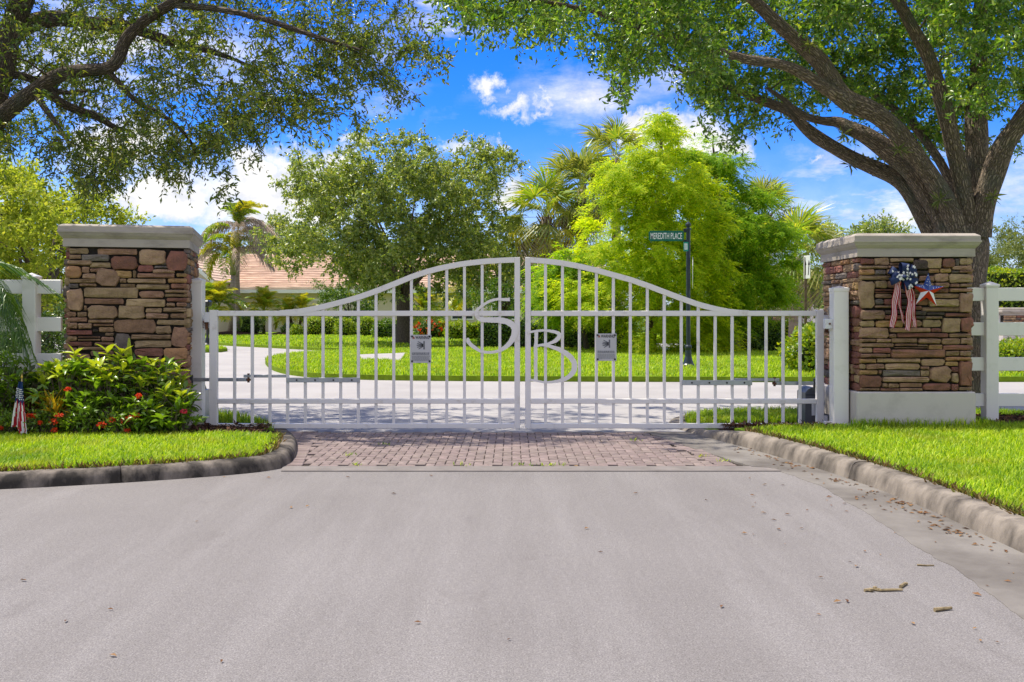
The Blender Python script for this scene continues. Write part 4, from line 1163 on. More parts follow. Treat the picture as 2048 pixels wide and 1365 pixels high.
def barn_star():
    o = at(1854, 582, 9.72); o.y = 9.72
    st = empty('metal_star', o, 0, 'red white and blue raised metal star hung beside the bow', 'star ornament')
    s = 9.72/F; Rr = 36*s; ri = .38
    tips = star5(0, 0, Rr, R(4), ri)
    apex = Vector((0, -.045, 0)); B = -.004
    cols = {0: ('starblue', 'starblue'), 1: ('starblue', 'starred'), 2: ('starwhite', 'starred'), 3: ('starred', 'starwhite'), 4: ('starred', 'starblue')}
    # point k: facets (k*2-1 .. k*2) and (k*2 .. k*2+1), clockwise from the top
    for k in range(5):
        tip = tips[2*k]; prev = tips[(2*k-1) % 10]; nxt = tips[(2*k+1) % 10]
        first, second = cols[k]
        mb = MB()
        mt = []
        names = sorted({first, second})
        for (a, b_, nm) in ((prev, tip, first), (tip, nxt, second)):
            mb.add([(a[0], B, a[1]), (b_[0], B, b_[1]), apex], [(0, 2, 1)], names.index(nm))
        mb.add([(prev[0], B+.002, prev[1]), (tip[0], B+.002, tip[1]), (nxt[0], B+.002, nxt[1]), (0, B+.002, 0)], [(0, 1, 2, 3)], 0)
        pt = mb.build('star_point', [M[n_] for n_ in names], st)
        dots = MB()
        for (a, b_, nm) in ((prev, tip, first), (tip, nxt, second)):
            if nm != 'starblue': continue
            A, Bv = Vector((a[0], B, a[1])), Vector((b_[0], B, b_[1]))
            nrm = (Bv-A).cross(apex-A).normalized()
            if nrm.y > 0: nrm = -nrm
            for (u, v, w) in ((.2, .25, .55), (.12, .6, .28), (.45, .2, .35), (.1, .82, .08), (.3, .42, .28)):
                p = A*u+Bv*v+apex*w+nrm*.0012
                t1 = (Bv-A).normalized(); t2 = nrm.cross(t1)
                dots.add([p+t1*(.0042*math.cos(q))+t2*(.0042*math.sin(q)) for q in np.linspace(0, 2*math.pi, 8, endpoint=False)], [tuple(range(8))])
        if dots.v: tag(dots.build('painted_dots', M['starwhite'], pt), kind='stuff')
barn_star()

# ================================================================== SMALL FLAG
def flag():
    Y = 9.12
    base = at(43, 868, Y); base.z = .09
    f = empty('small_flag', base, 0, 'small American flag on a stick hanging limp before the flower bed', 'flag')
    s = Y/F
    zt = CH-(757-HZ)*s - base.z
    mb = MB(); mb.tube([(0, 0, -.03), (.004, 0, zt)], .0055, 8); mb.build('stick', M['wood'], f)
    mb = MB(); mb.lathe([(.0, zt-.005), (.009, zt), (.011, zt+.012), (.004, zt+.03), (.0, zt+.045)], .004, 0, 8); mb.build('finial', M['gold'], f, smooth=True)
    nx, nz = 26, 26
    vs = []; fs = []; mi = []
    ztop = zt-.03; 
    L = 90*s
    for j in range(nz+1):
        v = j/nz
        wl = (4+13*v**.8)*s; wr = (3+9*v**1.6)*s
        for i in range(nx+1):
            u = i/nx
            x = -wl+(wl+wr)*u
            z = ztop-L*v-(.085*u*v)+.01*math.sin(u*9)*v
            y = -.012-.022*math.sin(u*11+v*2)*(.3+.7*v)-.010*math.sin(u*23+1)*v
            vs.append((x+.004*v, y, z))
    for j in range(nz):
        for i in range(nx):
            fs.append((j*(nx+1)+i, (j+1)*(nx+1)+i, (j+1)*(nx+1)+i+1, j*(nx+1)+i+1))
            v = j/nz
            if v < .40+.05*math.sin(i): mi.append(2)
            else: mi.append(0 if ((i+j//5)//3) % 2 == 0 else 1)
    mb = MB(); mb.v = vs; mb.uv = [(0, 0)]*len(vs); mb.f = fs; mb.m = mi
    cl = mb.build('flag_cloth', [M['flagred'], M['flagwhite'], M['flagblue']], f, smooth=True)
    sm = MB(); rr = random.Random(2)
    for j in range(4, 10):
        for i in range(2+(j % 2)*2, nx-1, 4):
            p = vs[j*(nx+1)+i]; st = star5(p[0], p[2], .0075, 0); sm.plate(st, p[1]-.006, p[1]-.004)
    tag(sm.build('flag_stars', M['flagwhite'], cl), kind='stuff')
flag()

# ================================================================== SIGNS
def street_sign():
    Y = 21.2
    b = at(1376.5, 735, Y); b.z = .10
    s = Y/F
    p = empty('street_sign', b, 0, 'dark street name post with green blade reading MEREDITH PLACE', 'street sign')
    H = (735-447)*s
    mb = MB(); mb.lathe([(.045, .45), (.045, H-.14)], 0, 0, 14); mb.build('pole', M['polepaint'], p, smooth=False)
    mb = MB(); mb.lathe([(.135, -.02), (.135, .05), (.115, .07), (.105, .10), (.07, .22), (.062, .36), (.075, .40), (.075, .44), (.055, .47), (.046, .47)], 0, 0, 16); mb.build('base_flare', M['polepaint'], p)
    mb = MB(); mb.lathe([(.048, H-.16), (.062, H-.15), (.062, H-.125), (.03, H-.11), (.03, H-.09), (.055, H-.065), (.058, H-.03), (.045, H-.005), (.02, H+.01), (.0, H+.04)], 0, 0, 14); mb.build('finial', M['polepaint'], p)
    z0, z1 = (735-483.5)*s, (735-463)*s
    x0, x1 = -79*s, -9*s
    r_ = .03
    pl = [(x0+r_, z0), (x1-r_, z0), (x1, z0+r_), (x1, z1-r_), (x1-r_, z1), (x0+r_, z1), (x0, z1-r_), (x0, z0+r_)]
    mb = MB(); mb.plate(pl, -.012, -.006); bl = mb.build('name_blade', M['signgreen'], p)
    me = text_mesh('MEREDITH PLACE', (x1-x0)*.90, (z1-z0)*.62, .0008, .0010); me.materials.clear(); me.materials.append(M['signwhite'])
    link_mesh('lettering', me, bl, ((x0+x1)/2, -.0135, (z0+z1)/2), (R(90), 0, 0))
    mb = MB(); mb.box(x1-.01, -.035, -.02, .004, z0-.02, z0+.03); mb.box(x1-.01, -.035, -.02, .004, z1-.03, z1+.05); mb.build('blade_bracket', M['polepaint'], p)
    a0, a1, c0, c1 = -10.5*s, -2.5*s, (735-504)*s, (735-485.5)*s
    mb = MB(); mb.box(a0, a1+.02, -.055, -.050, c0, c1); ns = mb.build('number_plate', M['signteal'], p)
    mb = MB(); mb.box(a0+.015, a1, -.058, -.0555, c0+.035, c1-.035); mb.build('plate_panel', M['signwhite'], ns)
    mb = MB()
    for k in range(3): mb.box(a0+.022+k*.022, a0+.029+k*.022, -.0595, -.0582, c0+.05, c1-.05)
    mb.build('plate_digits', M['signteal'], ns)
    # octagonal sign on the far face of the pole, seen edge-on
    zc = (735-547)*s; rad = .36
    oc = [(rad*math.cos(R(22.5+45*k)), rad*math.sin(R(22.5+45*k))) for k in range(8)]
    mb = MB(); mb.plate(oc, -.003, .003); 
    o = mb.build('octagonal_sign', M['signwhite'], p, loc=(.105, .06, zc), rot=(0, R(0), R(80)))
street_sign()

def lane_sign():
    Y = 27.5
    b = at(1611.5, 713, Y); b.z = .08
    s = Y/F
    p = empty('lane_sign', b, 0, 'narrow white sign with dark arrows on a rusty post beyond the gate', 'road sign')
    H = (713-515)*s
    mb = MB(); mb.box(-.035, .035, -.012, .012, -.05, H-.02); mb.build('post', M['boot'], p)
    w, h = .27, 46*s
    mb = MB(); mb.box(-w/2, w/2, -.004, .004, -h/2, h/2, 0, .003); bd = mb.build('sign_board', M['signwhite'], p, loc=(.012, -.07, H-h/2+.02), rot=(0, 0, R(-68)))
    for (ax, tilt) in ((-.06, 0), (.06, .03)):
        mb = MB(); pl = [(ax-.018, -.22), (ax+.018, -.22), (ax+.018+tilt, .06), (ax+.045+tilt, .06), (ax+tilt, .20), (ax-.045+tilt, .06), (ax-.018+tilt, .06)]
        mb.plate(pl, -.0055, -.0042); mb.build('arrow', M['ink'], bd)
lane_sign()

def slim_post():
    Y = 34.5
    b = at(415, 697, Y); b.z = .1
    s = Y/F
    p = empty('slim_post', b, 0, 'slim black post with flared base on the small corner lawn', 'post')
    mb = MB(); mb.lathe([(.045, .3), (.04, 1.35)], 0, 0, 10); mb.build('pole', M['blackplastic'], p)
    mb = MB(); mb.lathe([(.15, -.02), (.15, .06), (.09, .12), (.06, .30), (.04, .34)], 0, 0, 12); mb.build('base_flare', M['blackplastic'], p)
    mb = MB(); mb.box(-.11, .11, -.2, .2, 1.36, 1.6, 0, .05); mb.build('letter_box', M['blackplastic'], p)
slim_post()

# ================================================================== HOUSE
def house():
    Y = 62.0; s = Y/F
    h = empty('house', (-6, Y, .05), 0, 'cream single-storey house with salmon tile roof behind the palms', 'house')
    def X(px): return (px-CX)*s+6
    def Z(py, y=0): return CH-(py-HZ)*(Y+y)/F-.05
    zw = Z(580)
    x0, x1 = X(360), X(1250)
    mb = MB(); mb.box(x0, x1, 0, 11, -.1, zw); mb.build('wall', M['wall'], h)
    # main roof, front slope built course by course
    zr = Z(514, 5.2); ov = .55
    e0 = Vector((0, -ov, zw-.02)); r0 = Vector((0, 5.4, zr))
    n = 19
    for i in range(n):
        a = e0.lerp(r0, i/n); b = e0.lerp(r0, (i+1)/n+.012)
        xa = x0-.5+ (2.2*i/n); xb = x1+.5-(2.2*i/n)
        mb = MB()
        nseg = 60; vs = []; fs = []
        for k in range(nseg+1):
            x = xa+(xb-xa)*k/nseg; dz = .018*math.sin(k*math.pi)+.010*((k*7919+i*31) % 5-2)/2
            vs += [(x, a.y-.03, a.z+.03+dz*.5), (x, a.y, a.z+.17+dz), (x, b.y, b.z+.06)]
            if k:
                q = 3*k
                fs += [(q-3, q, q+1, q-2), (q-2, q+1, q+2, q-1)]
        mb.add(vs, fs); mb.build('tile_course', M['tile'], h)
    mb = MB()
    ys = [(-ov, zw-.05), (5.4, zr), (11+ov, zw-.05)]
    vs = []
    xr0, xr1 = x0-.5+2.2, x1+.5-2.2
    vs = [(x0-.5, ys[0][0], ys[0][1]), (x1+.5, ys[0][0], ys[0][1]), (x1+.5, ys[2][0], ys[2][1]), (x0-.5, ys[2][0], ys[2][1]), (xr0, 5.4, zr), (xr1, 5.4, zr)]
    mb.add(vs, [(0, 1, 5, 4), (1, 2, 5), (2, 3, 4, 5), (3, 0, 4), (3, 2, 1, 0)]); mb.build('roof', M['tile'], h)
    mb = MB(); mb.box(x0-.55, x1+.55, -ov-.06, -ov-.005, zw-.22, zw-.0, 0); mb.build('fascia', M['trimwhite'], h)
    mb = MB(); mb.tube([(xr0, 5.4, zr+.08), (xr1, 5.4, zr+.08)], .13, 8); mb.build('ridge', M['tile'], h)
    # garage door
    g0, g1 = X(600), X(752)
    mb = MB(); mb.box(g0-.12, g1+.12, -.05, -.002, -.05, zw-.55); fr = mb.build('garage_surround', M['trimwhite'], h)
    gd = MB(); gd.box(g0, g1, -.075, -.052, -.05, zw-.68); gdo = gd.build('garage_door', M['garage'], h)
    for r_ in range(4):
        for c in range(6):
            wx = (g1-g0)/6; wz = (zw-.68)/4
            mb = MB(); mb.box(g0+wx*c+.1, g0+wx*(c+1)-.1, -.095, -.0755, wz*r_+.06, wz*(r_+1)-.08, 0, .015); mb.build('door_panel', M['garage'], gdo)
    # windows along the middle
    for (a, b) in ((X(905), X(945)), (X(985), X(1030)), (X(1090), X(1130)), (X(1180), X(1215))):
        mb = MB(); mb.box(a-.08, b+.08, -.05, -.002, .8, zw-.5); f = mb.build('window', M['trimwhite'], h)
        mb = MB(); mb.box(a, (a+b)/2-.03, -.06, -.052, .88, zw-.58); mb.build('pane', M['glass'], f)
        mb = MB(); mb.box((a+b)/2+.03, b, -.06, -.052, .88, zw-.58); mb.build('pane', M['glass'], f)
    # front wing with a gable towards the street
    w0, w1 = X(330), X(462)
    yw = -4.5; zw2 = Z(556, yw); 
    mb = MB(); mb.box(w0, w1, yw, -.002, -.1, zw2); mb.build('wing_wall', M['wall'], h)
    xm = (w0+w1)/2; zg = Z(490, yw)
    mb = MB(); mb.plate([(w0, zw2+.001), (w1, zw2+.001), (xm, zg-.15)], yw, yw+.2); mb.build('gable', M['wall'], h)
    for sg, we in ((-1, w0), (1, w1)):
        a = Vector((we+sg*.5, 0, zw2-.25)); b = Vector((xm, 0, zg))
        for i in range(12):
            p = a.lerp(b, i/12); q = a.lerp(b, (i+1)/12+.02)
            mb = MB(); mb.add([(p.x, yw-.4, p.z+.1), (p.x, 4.2, p.z+.1), (q.x, 4.2, q.z+.05), (q.x, yw-.4, q.z+.05), (p.x, yw-.4, p.z), (p.x, 4.2, p.z)], [(0, 1, 2, 3), (4, 5, 1, 0), (0, 3, 4)]); mb.build('tile_course', M['tile'], h)
        d = (b-a).normalized(); nn = Vector((-d.z, 0, d.x))*sg*-1
        mb = MB(); mb.plate([(a.x, a.z-.02), (b.x, b.z-.02), (b.x, b.z-.26), (a.x, a.z-.26)], yw-.45, yw-.40); mb.build('fascia', M['trimwhite'], h)
    return h
house()

# far pillar and fence by the side road
def far_pillar(px, py, Y, w, hpx, label):
    b = at(px, py, Y); s = Y/F; b.z = 0
    p = empty('stone_pillar', b, 0, label, 'pillar')
    H = hpx*s
    mb = MB(); mb.box(-w/2-.05, w/2+.05, -.05, w+.05, -.05, .45); mb.build('plinth', M['plinth'], p)
    mb = MB(); mb.box(-w/2+.03, w/2-.03, .03, w-.03, .44, H-.3); mb.build('core', M['mortar'], p)
    rr = random.Random(int(px)); mb = None
    for (x0, x1, z0, z1, c) in random_courses(w, .455, H-.3, rr):
        mb = MB(); mb.box(x0+.006, x1-.006, -.02*rr.random(), .05, z0+.006, z1-.006, 0, .01); mb.build('stone', M['s'+c], p)
    mb = MB(); mb.box(-w/2-.03, w/2+.03, -.03, w+.03, H-.3, H-.2); mb.box(-w/2-.12, w/2+.12, -.12, w+.12, H-.198, H-.08, 0, .02); mb.box(-w/2-.08, w/2+.08, -.08, w+.08, H-.079, H, 0, .05); mb.build('cap', M['cap'], p)
far_pillar(2040, 690, 38.5, 1.25, 76, 'small distant stone pillar across the side road under the bright hedge')
far_pillar(1576, 690, 44, 1.3, 70, 'distant stone pillar beside the white fence behind the low hedge')
fence(at(2002, 690, 38.8).x, 38.9, [at(2001, 690, 38.9).x], [(1.2, 1.0), (.75, .55)], 1.35, [(at(1985, 690, 38.9).x, at(2001, 690, 38.9).x-.07), (at(2001, 690, 38.9).x+.07, at(2020, 690, 38.9).x)], 'short white fence beside the small distant pillar')
ff0, ff1 = at(1590, 690, 44).x, at(1668, 690, 44).x
fence(ff0, 44.4, [ff0, (ff0+ff1)/2, ff1], [(1.45, 1.2), (1.02, .78), (.6, .36)], 1.65, [(ff0+.07, (ff0+ff1)/2-.07), ((ff0+ff1)/2+.07, ff1-.07)], 'white rail fence with dark gaps seen past the rusty post')
# ================================================================== VEGETATION HELPERS
def unit(a): return a/np.maximum(1e-9, np.linalg.norm(a, axis=-1, keepdims=True))

def leaf_quads(pos, dr, nr, L, W, fold=0.15):
    """folded pointed leaves: 4 vertices, 2 triangles each"""
    n = len(pos)
    sd_ = unit(np.cross(dr, nr)); nn = np.cross(sd_, dr)
    L = L[:, None]; W = W[:, None]
    V = np.empty((n, 4, 3))
    V[:, 0] = pos
    V[:, 1] = pos+dr*L*.5+sd_*W*.5+nn*L*fold
    V[:, 2] = pos+dr*L
    V[:, 3] = pos+dr*L*.5-sd_*W*.5+nn*L*fold
    i = (np.arange(n)*4)[:, None]
    T = np.concatenate([i+np.array([[0, 1, 2]]), i+np.array([[0, 2, 3]])], axis=1).reshape(-1, 3)
    return V.reshape(-1, 3), T

def rand_dir(n, up=0.0):
    d = rng.normal(size=(n, 3)); d = unit(d); d[:, 2] += up
    return unit(d)

def twig_leaves(cent, n_tw, n_lf, tw_len, leaf_l, leaf_w, out=None, droop=.3, upn=.8, spread=1.0, updir=0.0, lspread=.9):
    """leafy twigs spraying from every cluster centre; returns leaf arrays and twig segments"""
    c = np.repeat(cent, n_tw, axis=0)
    d = rand_dir(len(c), updir)
    if out is not None: d = unit(d*spread+np.repeat(out, n_tw, axis=0))
    Lt = tw_len*(.5+rng.random(len(c)))
    c = c+rng.normal(size=c.shape)*tw_len*.15
    cc = np.repeat(c, n_lf, axis=0); dd = np.repeat(d, n_lf, axis=0); ll = np.repeat(Lt, n_lf)
    t = np.tile((np.arange(n_lf)+.6)/n_lf, len(c))+rng.normal(size=len(cc))*.05
    p = cc+dd*(ll*t)[:, None]; p[:, 2] -= droop*ll*t*t
    ld = unit(dd*.6+rand_dir(len(cc))*lspread+np.array([0, 0, -droop*.5]))
    ln = rand_dir(len(cc))+np.array([0, 0, upn])
    if out is not None: ln = ln+np.repeat(np.repeat(out, n_tw, axis=0), n_lf, axis=0)*1.1
    ln = unit(ln)
    ls = leaf_l*(.6+.7*rng.random(len(cc)))
    e = c+d*Lt[:, None]; e[:, 2] -= droop*Lt
    return p, ld, ln, ls, ls*leaf_w/leaf_l*(.8+.4*rng.random(len(cc))), c, e

def twig_tris(a, b, w):
    """thin twigs as crossed slivers"""
    n = len(a); d = unit(b-a); s1 = unit(np.cross(d, rand_dir(n)))*w; s2 = unit(np.cross(d, s1))*w
    V = np.stack([a-s1, a+s1, b, a-s2, a+s2], axis=1).reshape(-1, 3)
    i = (np.arange(n)*5)[:, None]
    T = np.concatenate([i+np.array([[0, 1, 2]]), i+np.array([[3, 4, 2]])], axis=1).reshape(-1, 3)
    return V, T

def crown_points(poly_px, Y, depth, n, edge=.55, yoff=0.0, bottom=None):
    """points of a crown whose outline, from the gate, is the given one; real depth"""
    pp = sample_poly(poly_px, n)
    P = np.array([(p[0], p[1]) for p in poly_px])
    cen = P.mean(0); ext = np.abs(P-cen).max(0)+1e-6
    q = (pp-cen)/ext; r2 = np.clip((q**2).sum(1), 0, 1)
    dz = np.sqrt(1-r2*.85)
    u = rng.uniform(-1, 1, n); u = np.sign(u)*np.abs(u)**edge
    y = Y+yoff+u*dz*depth
    x = (pp[:, 0]-CX)*Y/F; z = CH-(pp[:, 1]-HZ)*Y/F
    # keep the crown's real shape: it is laid out at the trunk's distance, depth is added at right angles
    return np.stack([x, y, z], axis=1)

def clumped(pts, k, r, up=0.0):
    """gather crown points into boughs with gaps between them"""
    c = pts[rng.choice(len(pts), max(3, len(pts)//k), replace=False)]
    d = ((pts[:, None]-c[None])**2).sum(2).argmin(1)
    q = c[d]+rng.normal(size=pts.shape)*np.array([r, r, r*.6])
    return np.where((rng.random(len(pts)) < .8)[:, None], q, pts)

class Skeleton:
    def __init__(self): self.P = []; self.Rr = []; self.chains = []
    def limb(self, pts, rad, step=.22, it=2, n=10, wob=.10):
        P = smooth_line(pts, it)
        L0 = np.linspace(0, 1, len(rad)); Rd = np.interp(np.linspace(0, 1, len(P)), L0, rad)
        self.chains.append((P, list(Rd), n, wob))
        for i, p in enumerate(P):
            if i == 0 or (Vector(self.P[-1])-p).length > step or i == len(P)-1:
                self.P.append(p[:]); self.Rr.append(Rd[i])
    def grow(self, att, r_tip=.004, r_k=.010, rmax=.05, sag=.06, straight=.5):
        att = np.asarray(att)
        base = np.array(self.P)
        d = np.min(np.linalg.norm(att[:, None]-base[None], axis=2), axis=1)
        for i in np.argsort(d):
            a = att[i]; N = np.array(self.P)
            dist = np.linalg.norm(N-a, axis=1)
            j = int(np.argmin(dist))
            p0 = Vector(self.P[j]); p2 = Vector(a); L = (p2-p0).length
            if L < .05: continue
            m_ = p0.lerp(p2, .5)+Vector(tuple(rng.normal(size=3)*L*.10))+Vector((0, 0, sag*L))
            pts = [p0, p0.lerp(m_, .5)+Vector(tuple(rng.normal(size=3)*L*.03)), m_, m_.lerp(p2, .5)+Vector(tuple(rng.normal(size=3)*L*.03)), p2]
            r0 = min(self.Rr[j]*.75, rmax, r_tip+r_k*L+.004)
            self.chains.append((pts, [r0, r0*.85, r0*.7, r0*.5, r_tip], 5 if r0 > .01 else 3, 0))
            for k in (2, 4): self.P.append(pts[k][:]); self.Rr.append(r0*(.7 if k == 2 else .4))
    def build_parts(self, root, m_big, m_small, split=None):
        big, small = MB(), MB()
        for (P, r_, n, w) in self.chains:
            (big if n > 5 else small).tube(P, r_, n, wob=w, cap=(n > 5))
        if big.v: big.build('trunk', m_big, root, smooth=True)
        if small.v: tag(small.build('branches', m_small, root, smooth=True), kind='stuff')

def foliage(root, name, cent, m_, n_tw, n_lf, tw_len, leaf_l, leaf_w, twigs=None, **kw):
    p, d, nn, l, w, a, b = twig_leaves(np.asarray(cent), n_tw, n_lf, tw_len, leaf_l, leaf_w, **kw)
    V, T = leaf_quads(p, d, nn, l, w)
    me = np_mesh(name, V, T, m_)
    o = tag(link_mesh(name, me, root), kind='stuff')
    if twigs:
        V, T = twig_tris(a, b, twigs)
        tag(link_mesh('twigs', np_mesh('twigs', V, T, M['twig'] if name != 'crown_dark' else M['barkdark']), root), kind='stuff')
    return o

def local(root, pts):
    o = np.array(root.location); return np.asarray(pts)-o

# ================================================================== THE TWO LIVE OAKS OVER THE GATE
def live_oak_right():
    root = empty('live_oak', (5.55, 12.4, 0), 0, 'large live oak with furrowed trunk forking behind the pillar with the bow', 'tree')
    sk = Skeleton()
    o = root.location
    def pl(pts): return [at(*p)-o for p in pts]
    def hw(ws, Y=12.3): return [w*Y/F for w in ws]
    sk.limb(pl([(1912, 800, 12.4), (1914, 700, 12.4), (1914, 600, 12.4), (1915, 540, 12.4), (1916, 490, 12.4), (1917, 455, 12.4), (1919, 432, 12.4)]), hw([64, 58, 55, 55, 56, 50, 36]), n=18, wob=.05)
    sk.limb(pl([(1884, 498, 12.45), (1860, 455, 12.52), (1831, 396, 12.59), (1796, 357, 12.66), (1748, 335, 12.73), (1699, 314, 12.80), (1662, 292, 12.87), (1630, 273, 12.94), (1603, 249, 13.01), (1582, 224, 13.08), (1549, 211, 13.15), (1507, 195, 13.22), (1469, 179, 13.29), (1426, 160, 13.36), (1378, 149, 13.43), (1335, 128, 13.50)]), hw([26.8, 22.5, 19.3, 16.6, 15.0, 14.5, 13.4, 13.9, 11.8, 10.7, 9.6, 8.6, 7.5, 6.4, 4.3, 2.1]), n=14)
    sk.limb(pl([(1900, 482, 12.30), (1884, 428, 12.35), (1849, 374, 12.40), (1817, 333, 12.45), (1774, 299, 12.50), (1732, 270, 12.55), (1699, 257, 12.60), (1678, 244, 12.65), (1646, 243, 12.70), (1614, 235, 12.75), (1592, 222, 12.80), (1566, 198, 12.85), (1533, 176, 12.90)]), hw([26.8, 23.6, 22.5, 21.4, 20.4, 18.7, 14.5, 10.7, 8.0, 7.5, 5.9, 4.3, 2.1]), n=14)
    sk.limb(pl([(1919, 482, 12.20), (1906, 428, 12.14), (1882, 385, 12.09), (1855, 342, 12.03), (1817, 294, 11.97), (1785, 251, 11.92), (1742, 222, 11.86), (1699, 206, 11.81), (1678, 187, 11.75), (1657, 149, 11.69), (1635, 117, 11.64), (1598, 85, 11.58), (1566, 58, 11.53), (1533, 26, 11.47), (1507, 0, 11.41), (1464, -37, 11.36), (1410, -69, 11.30)]), hw([24.6, 20.4, 18.2, 17.7, 18.2, 18.7, 19.3, 19.3, 17.7, 16.1, 15.0, 13.4, 12.3, 11.2, 10.2, 7.5, 3.7]), n=14)
    sk.limb(pl([(1702, 214, 11.75), (1678, 195, 11.68), (1657, 181, 11.60), (1624, 159, 11.53), (1587, 137, 11.45), (1549, 126, 11.38), (1507, 123, 11.30), (1464, 112, 11.22), (1426, 97, 11.15), (1389, 88, 11.07), (1335, 74, 11.00), (1266, 53, 10.92), (1185, 21, 10.85), (1100, 5, 10.77), (1025, -5, 10.70)]), hw([13.9, 14.5, 12.9, 11.2, 10.2, 9.6, 9.1, 8.0, 7.0, 6.4, 5.9, 4.8, 3.7, 2.7, 1.6]), n=11)
    sk.limb(pl([(1922, 423, 12.60), (1911, 382, 12.71), (1898, 358, 12.82), (1876, 316, 12.93), (1844, 273, 13.04), (1823, 241, 13.15), (1796, 224, 13.26), (1769, 208, 13.37), (1742, 184, 13.48), (1713, 168, 13.59), (1678, 149, 13.70)]), hw([11.8, 9.6, 9.1, 9.1, 9.1, 8.6, 8.0, 7.0, 5.9, 4.8, 2.1]), n=11)
    sk.limb(pl([(1935, 444, 12.20), (1927, 374, 12.10), (1914, 321, 12.00), (1898, 257, 11.90), (1884, 198, 11.80), (1871, 155, 11.70), (1857, 112, 11.60), (1833, 69, 11.50), (1812, 32, 11.40), (1793, 0, 11.30), (1764, -58, 11.20)]), hw([20.4, 17.7, 16.6, 15.5, 14.5, 13.4, 12.3, 11.2, 10.7, 9.6, 4.8]), n=14)
    sk.limb(pl([(1949, 444, 12.50), (1951, 385, 12.56), (1954, 321, 12.62), (1952, 257, 12.69), (1954, 214, 12.75), (1957, 160, 12.81), (1958, 107, 12.88), (1959, 32, 12.94), (1967, -64, 13.00)]), hw([26.8, 24.6, 23.6, 22.0, 20.4, 18.2, 15.5, 12.3, 6.4]), n=14)
    sk.limb(pl([(1954, 471, 12.20), (1963, 423, 12.13), (1977, 374, 12.07), (1994, 326, 12.00), (2011, 286, 11.93), (2032, 257, 11.87), (2051, 229, 11.80), (2090, 176, 11.73), (2149, 123, 11.67), (2224, 69, 11.60)]), hw([25.7, 22.5, 21.4, 20.9, 19.8, 18.2, 17.1, 13.9, 9.6, 4.3]), n=14)
    def pts(poly, y0, y1, n):
        pp = sample_poly(poly, n); yy = rng.uniform(y0, y1, n)
        return np.stack([(pp[:, 0]-CX)*yy/F, yy, CH-(pp[:, 1]-HZ)*yy/F], axis=1)
    P1 = [(885, -40), (890, 22), (925, 30), (980, 42), (1040, 55), (1110, 45), (1160, 70), (1210, 85), (1235, 130), (1222, 165), (1262, 165), (1310, 125), (1385, 140), (1430, 165), (1480, 215), (1520, 225), (1560, 190), (1640, 175), (1700, 160), (1790, 150), (1840, 160), (1850, -40), (1850, -160), (1300, -160)]
    P2 = [(1860, -160), (2200, -160), (2260, 120), (2070, 190), (2030, 215), (1995, 195), (1960, 205), (1930, 215), (1900, 190), (1885, 110), (1850, 20)]
    P1a = [(x, y) for x, y in P1 if x < 1500]+[(1480, 60), (1420, -40), (1300, -160)]
    P1b = [(1380, 140), (1430, 165), (1480, 215), (1520, 225), (1560, 190), (1640, 175), (1700, 165), (1790, 160), (1880, 170), (1880, -160), (1350, -160), (1350, 60)]
    P1c = [(1560, -60), (1700, -60), (1690, 40), (1640, 40)]
    P3 = [(1400, 150), (1470, 185), (1500, 245), (1475, 255), (1440, 215), (1400, 190)]
    P4 = [(1560, 190), (1700, 150), (1860, 190), (1890, 300), (1840, 310), (1770, 215), (1690, 180), (1600, 225)]
    ghost = [(1200, -400), (2300, -400), (2300, -120), (1250, -120)]
    att = np.concatenate([pts(P1a, 10.2, 14.2, 250), pts(P1b, 12.9, 15.6, 330), pts(P2, 10.6, 14.4, 260), pts(P1c, 10.8, 12.4, 34), pts(P3, 12.8, 14.0, 14), pts(P4, 12.6, 15.0, 60), pts(ghost, 11.0, 14.5, 90),
                          pts([(1880, 170), (1960, 170), (1990, 330), (1900, 320)], 13.4, 14.6, 26)])
    att = att-np.array(o)
    sk.grow(att, sag=.02, rmax=.04)
    sk.build_parts(root, M['bark'], M['barkdark'])
    # a slender hanging spray at the inner edge of the crown
    hang = np.array([at(*q)-o for q in [(1228, 140, 11), (1232, 165, 11), (1240, 182, 11), (1250, 190, 11), (1222, 110, 11), (895, 45, 10.6), (935, 42, 10.7), (1035, 62, 10.7), (1120, 60, 10.8), (1490, 255, 13.6), (1480, 268, 13.6), (1440, 235, 13.6), (1520, 240, 13.4)]])
    cent = np.concatenate([att, att+rng.normal(size=att.shape)*.2, hang])
    foliage(root, 'crown', cent, M['oakleafr'], 6, 10, .20, .072, .030, twigs=.003, droop=.35, upn=.6)
    # air plants on the limbs
    rr = random.Random(9)
    for (px, py, Y, lab) in [(1800, 300, 11.8, 'wiry air plant tuft on the thickest slanting limb above the pillar cap'), (1700, 330, 13.2, 'air plant tuft hanging under the lowest slender oak limb against the sky'),
                             (1880, 400, 11.9, 'air plant tuft low in the main fork of the big oak'), (1688, 268, 12.6, 'air plant tuft at the bend of the side branch under the thick limb'),
                             (1985, 395, 11.9, 'air plant tuft on the outer limb that leaves the frame beside the fence'), (1620, 90, 11.4, 'air plant tuft high on the thick limb among the leaves')]:
        n = 22
        d = rand_dir(n, -.1)
        V, T = leaf_quads(np.zeros((n, 3)), d, rand_dir(n), .10+.08*rng.random(n), np.full(n, .008))
        t = link_mesh('air_plant', np_mesh('air_plant', V, T, M['paleleaf']), None, at(px, py, Y-.12))
        tag(t, lab, 'air plant', 'air plants on the big oak')
live_oak_right()

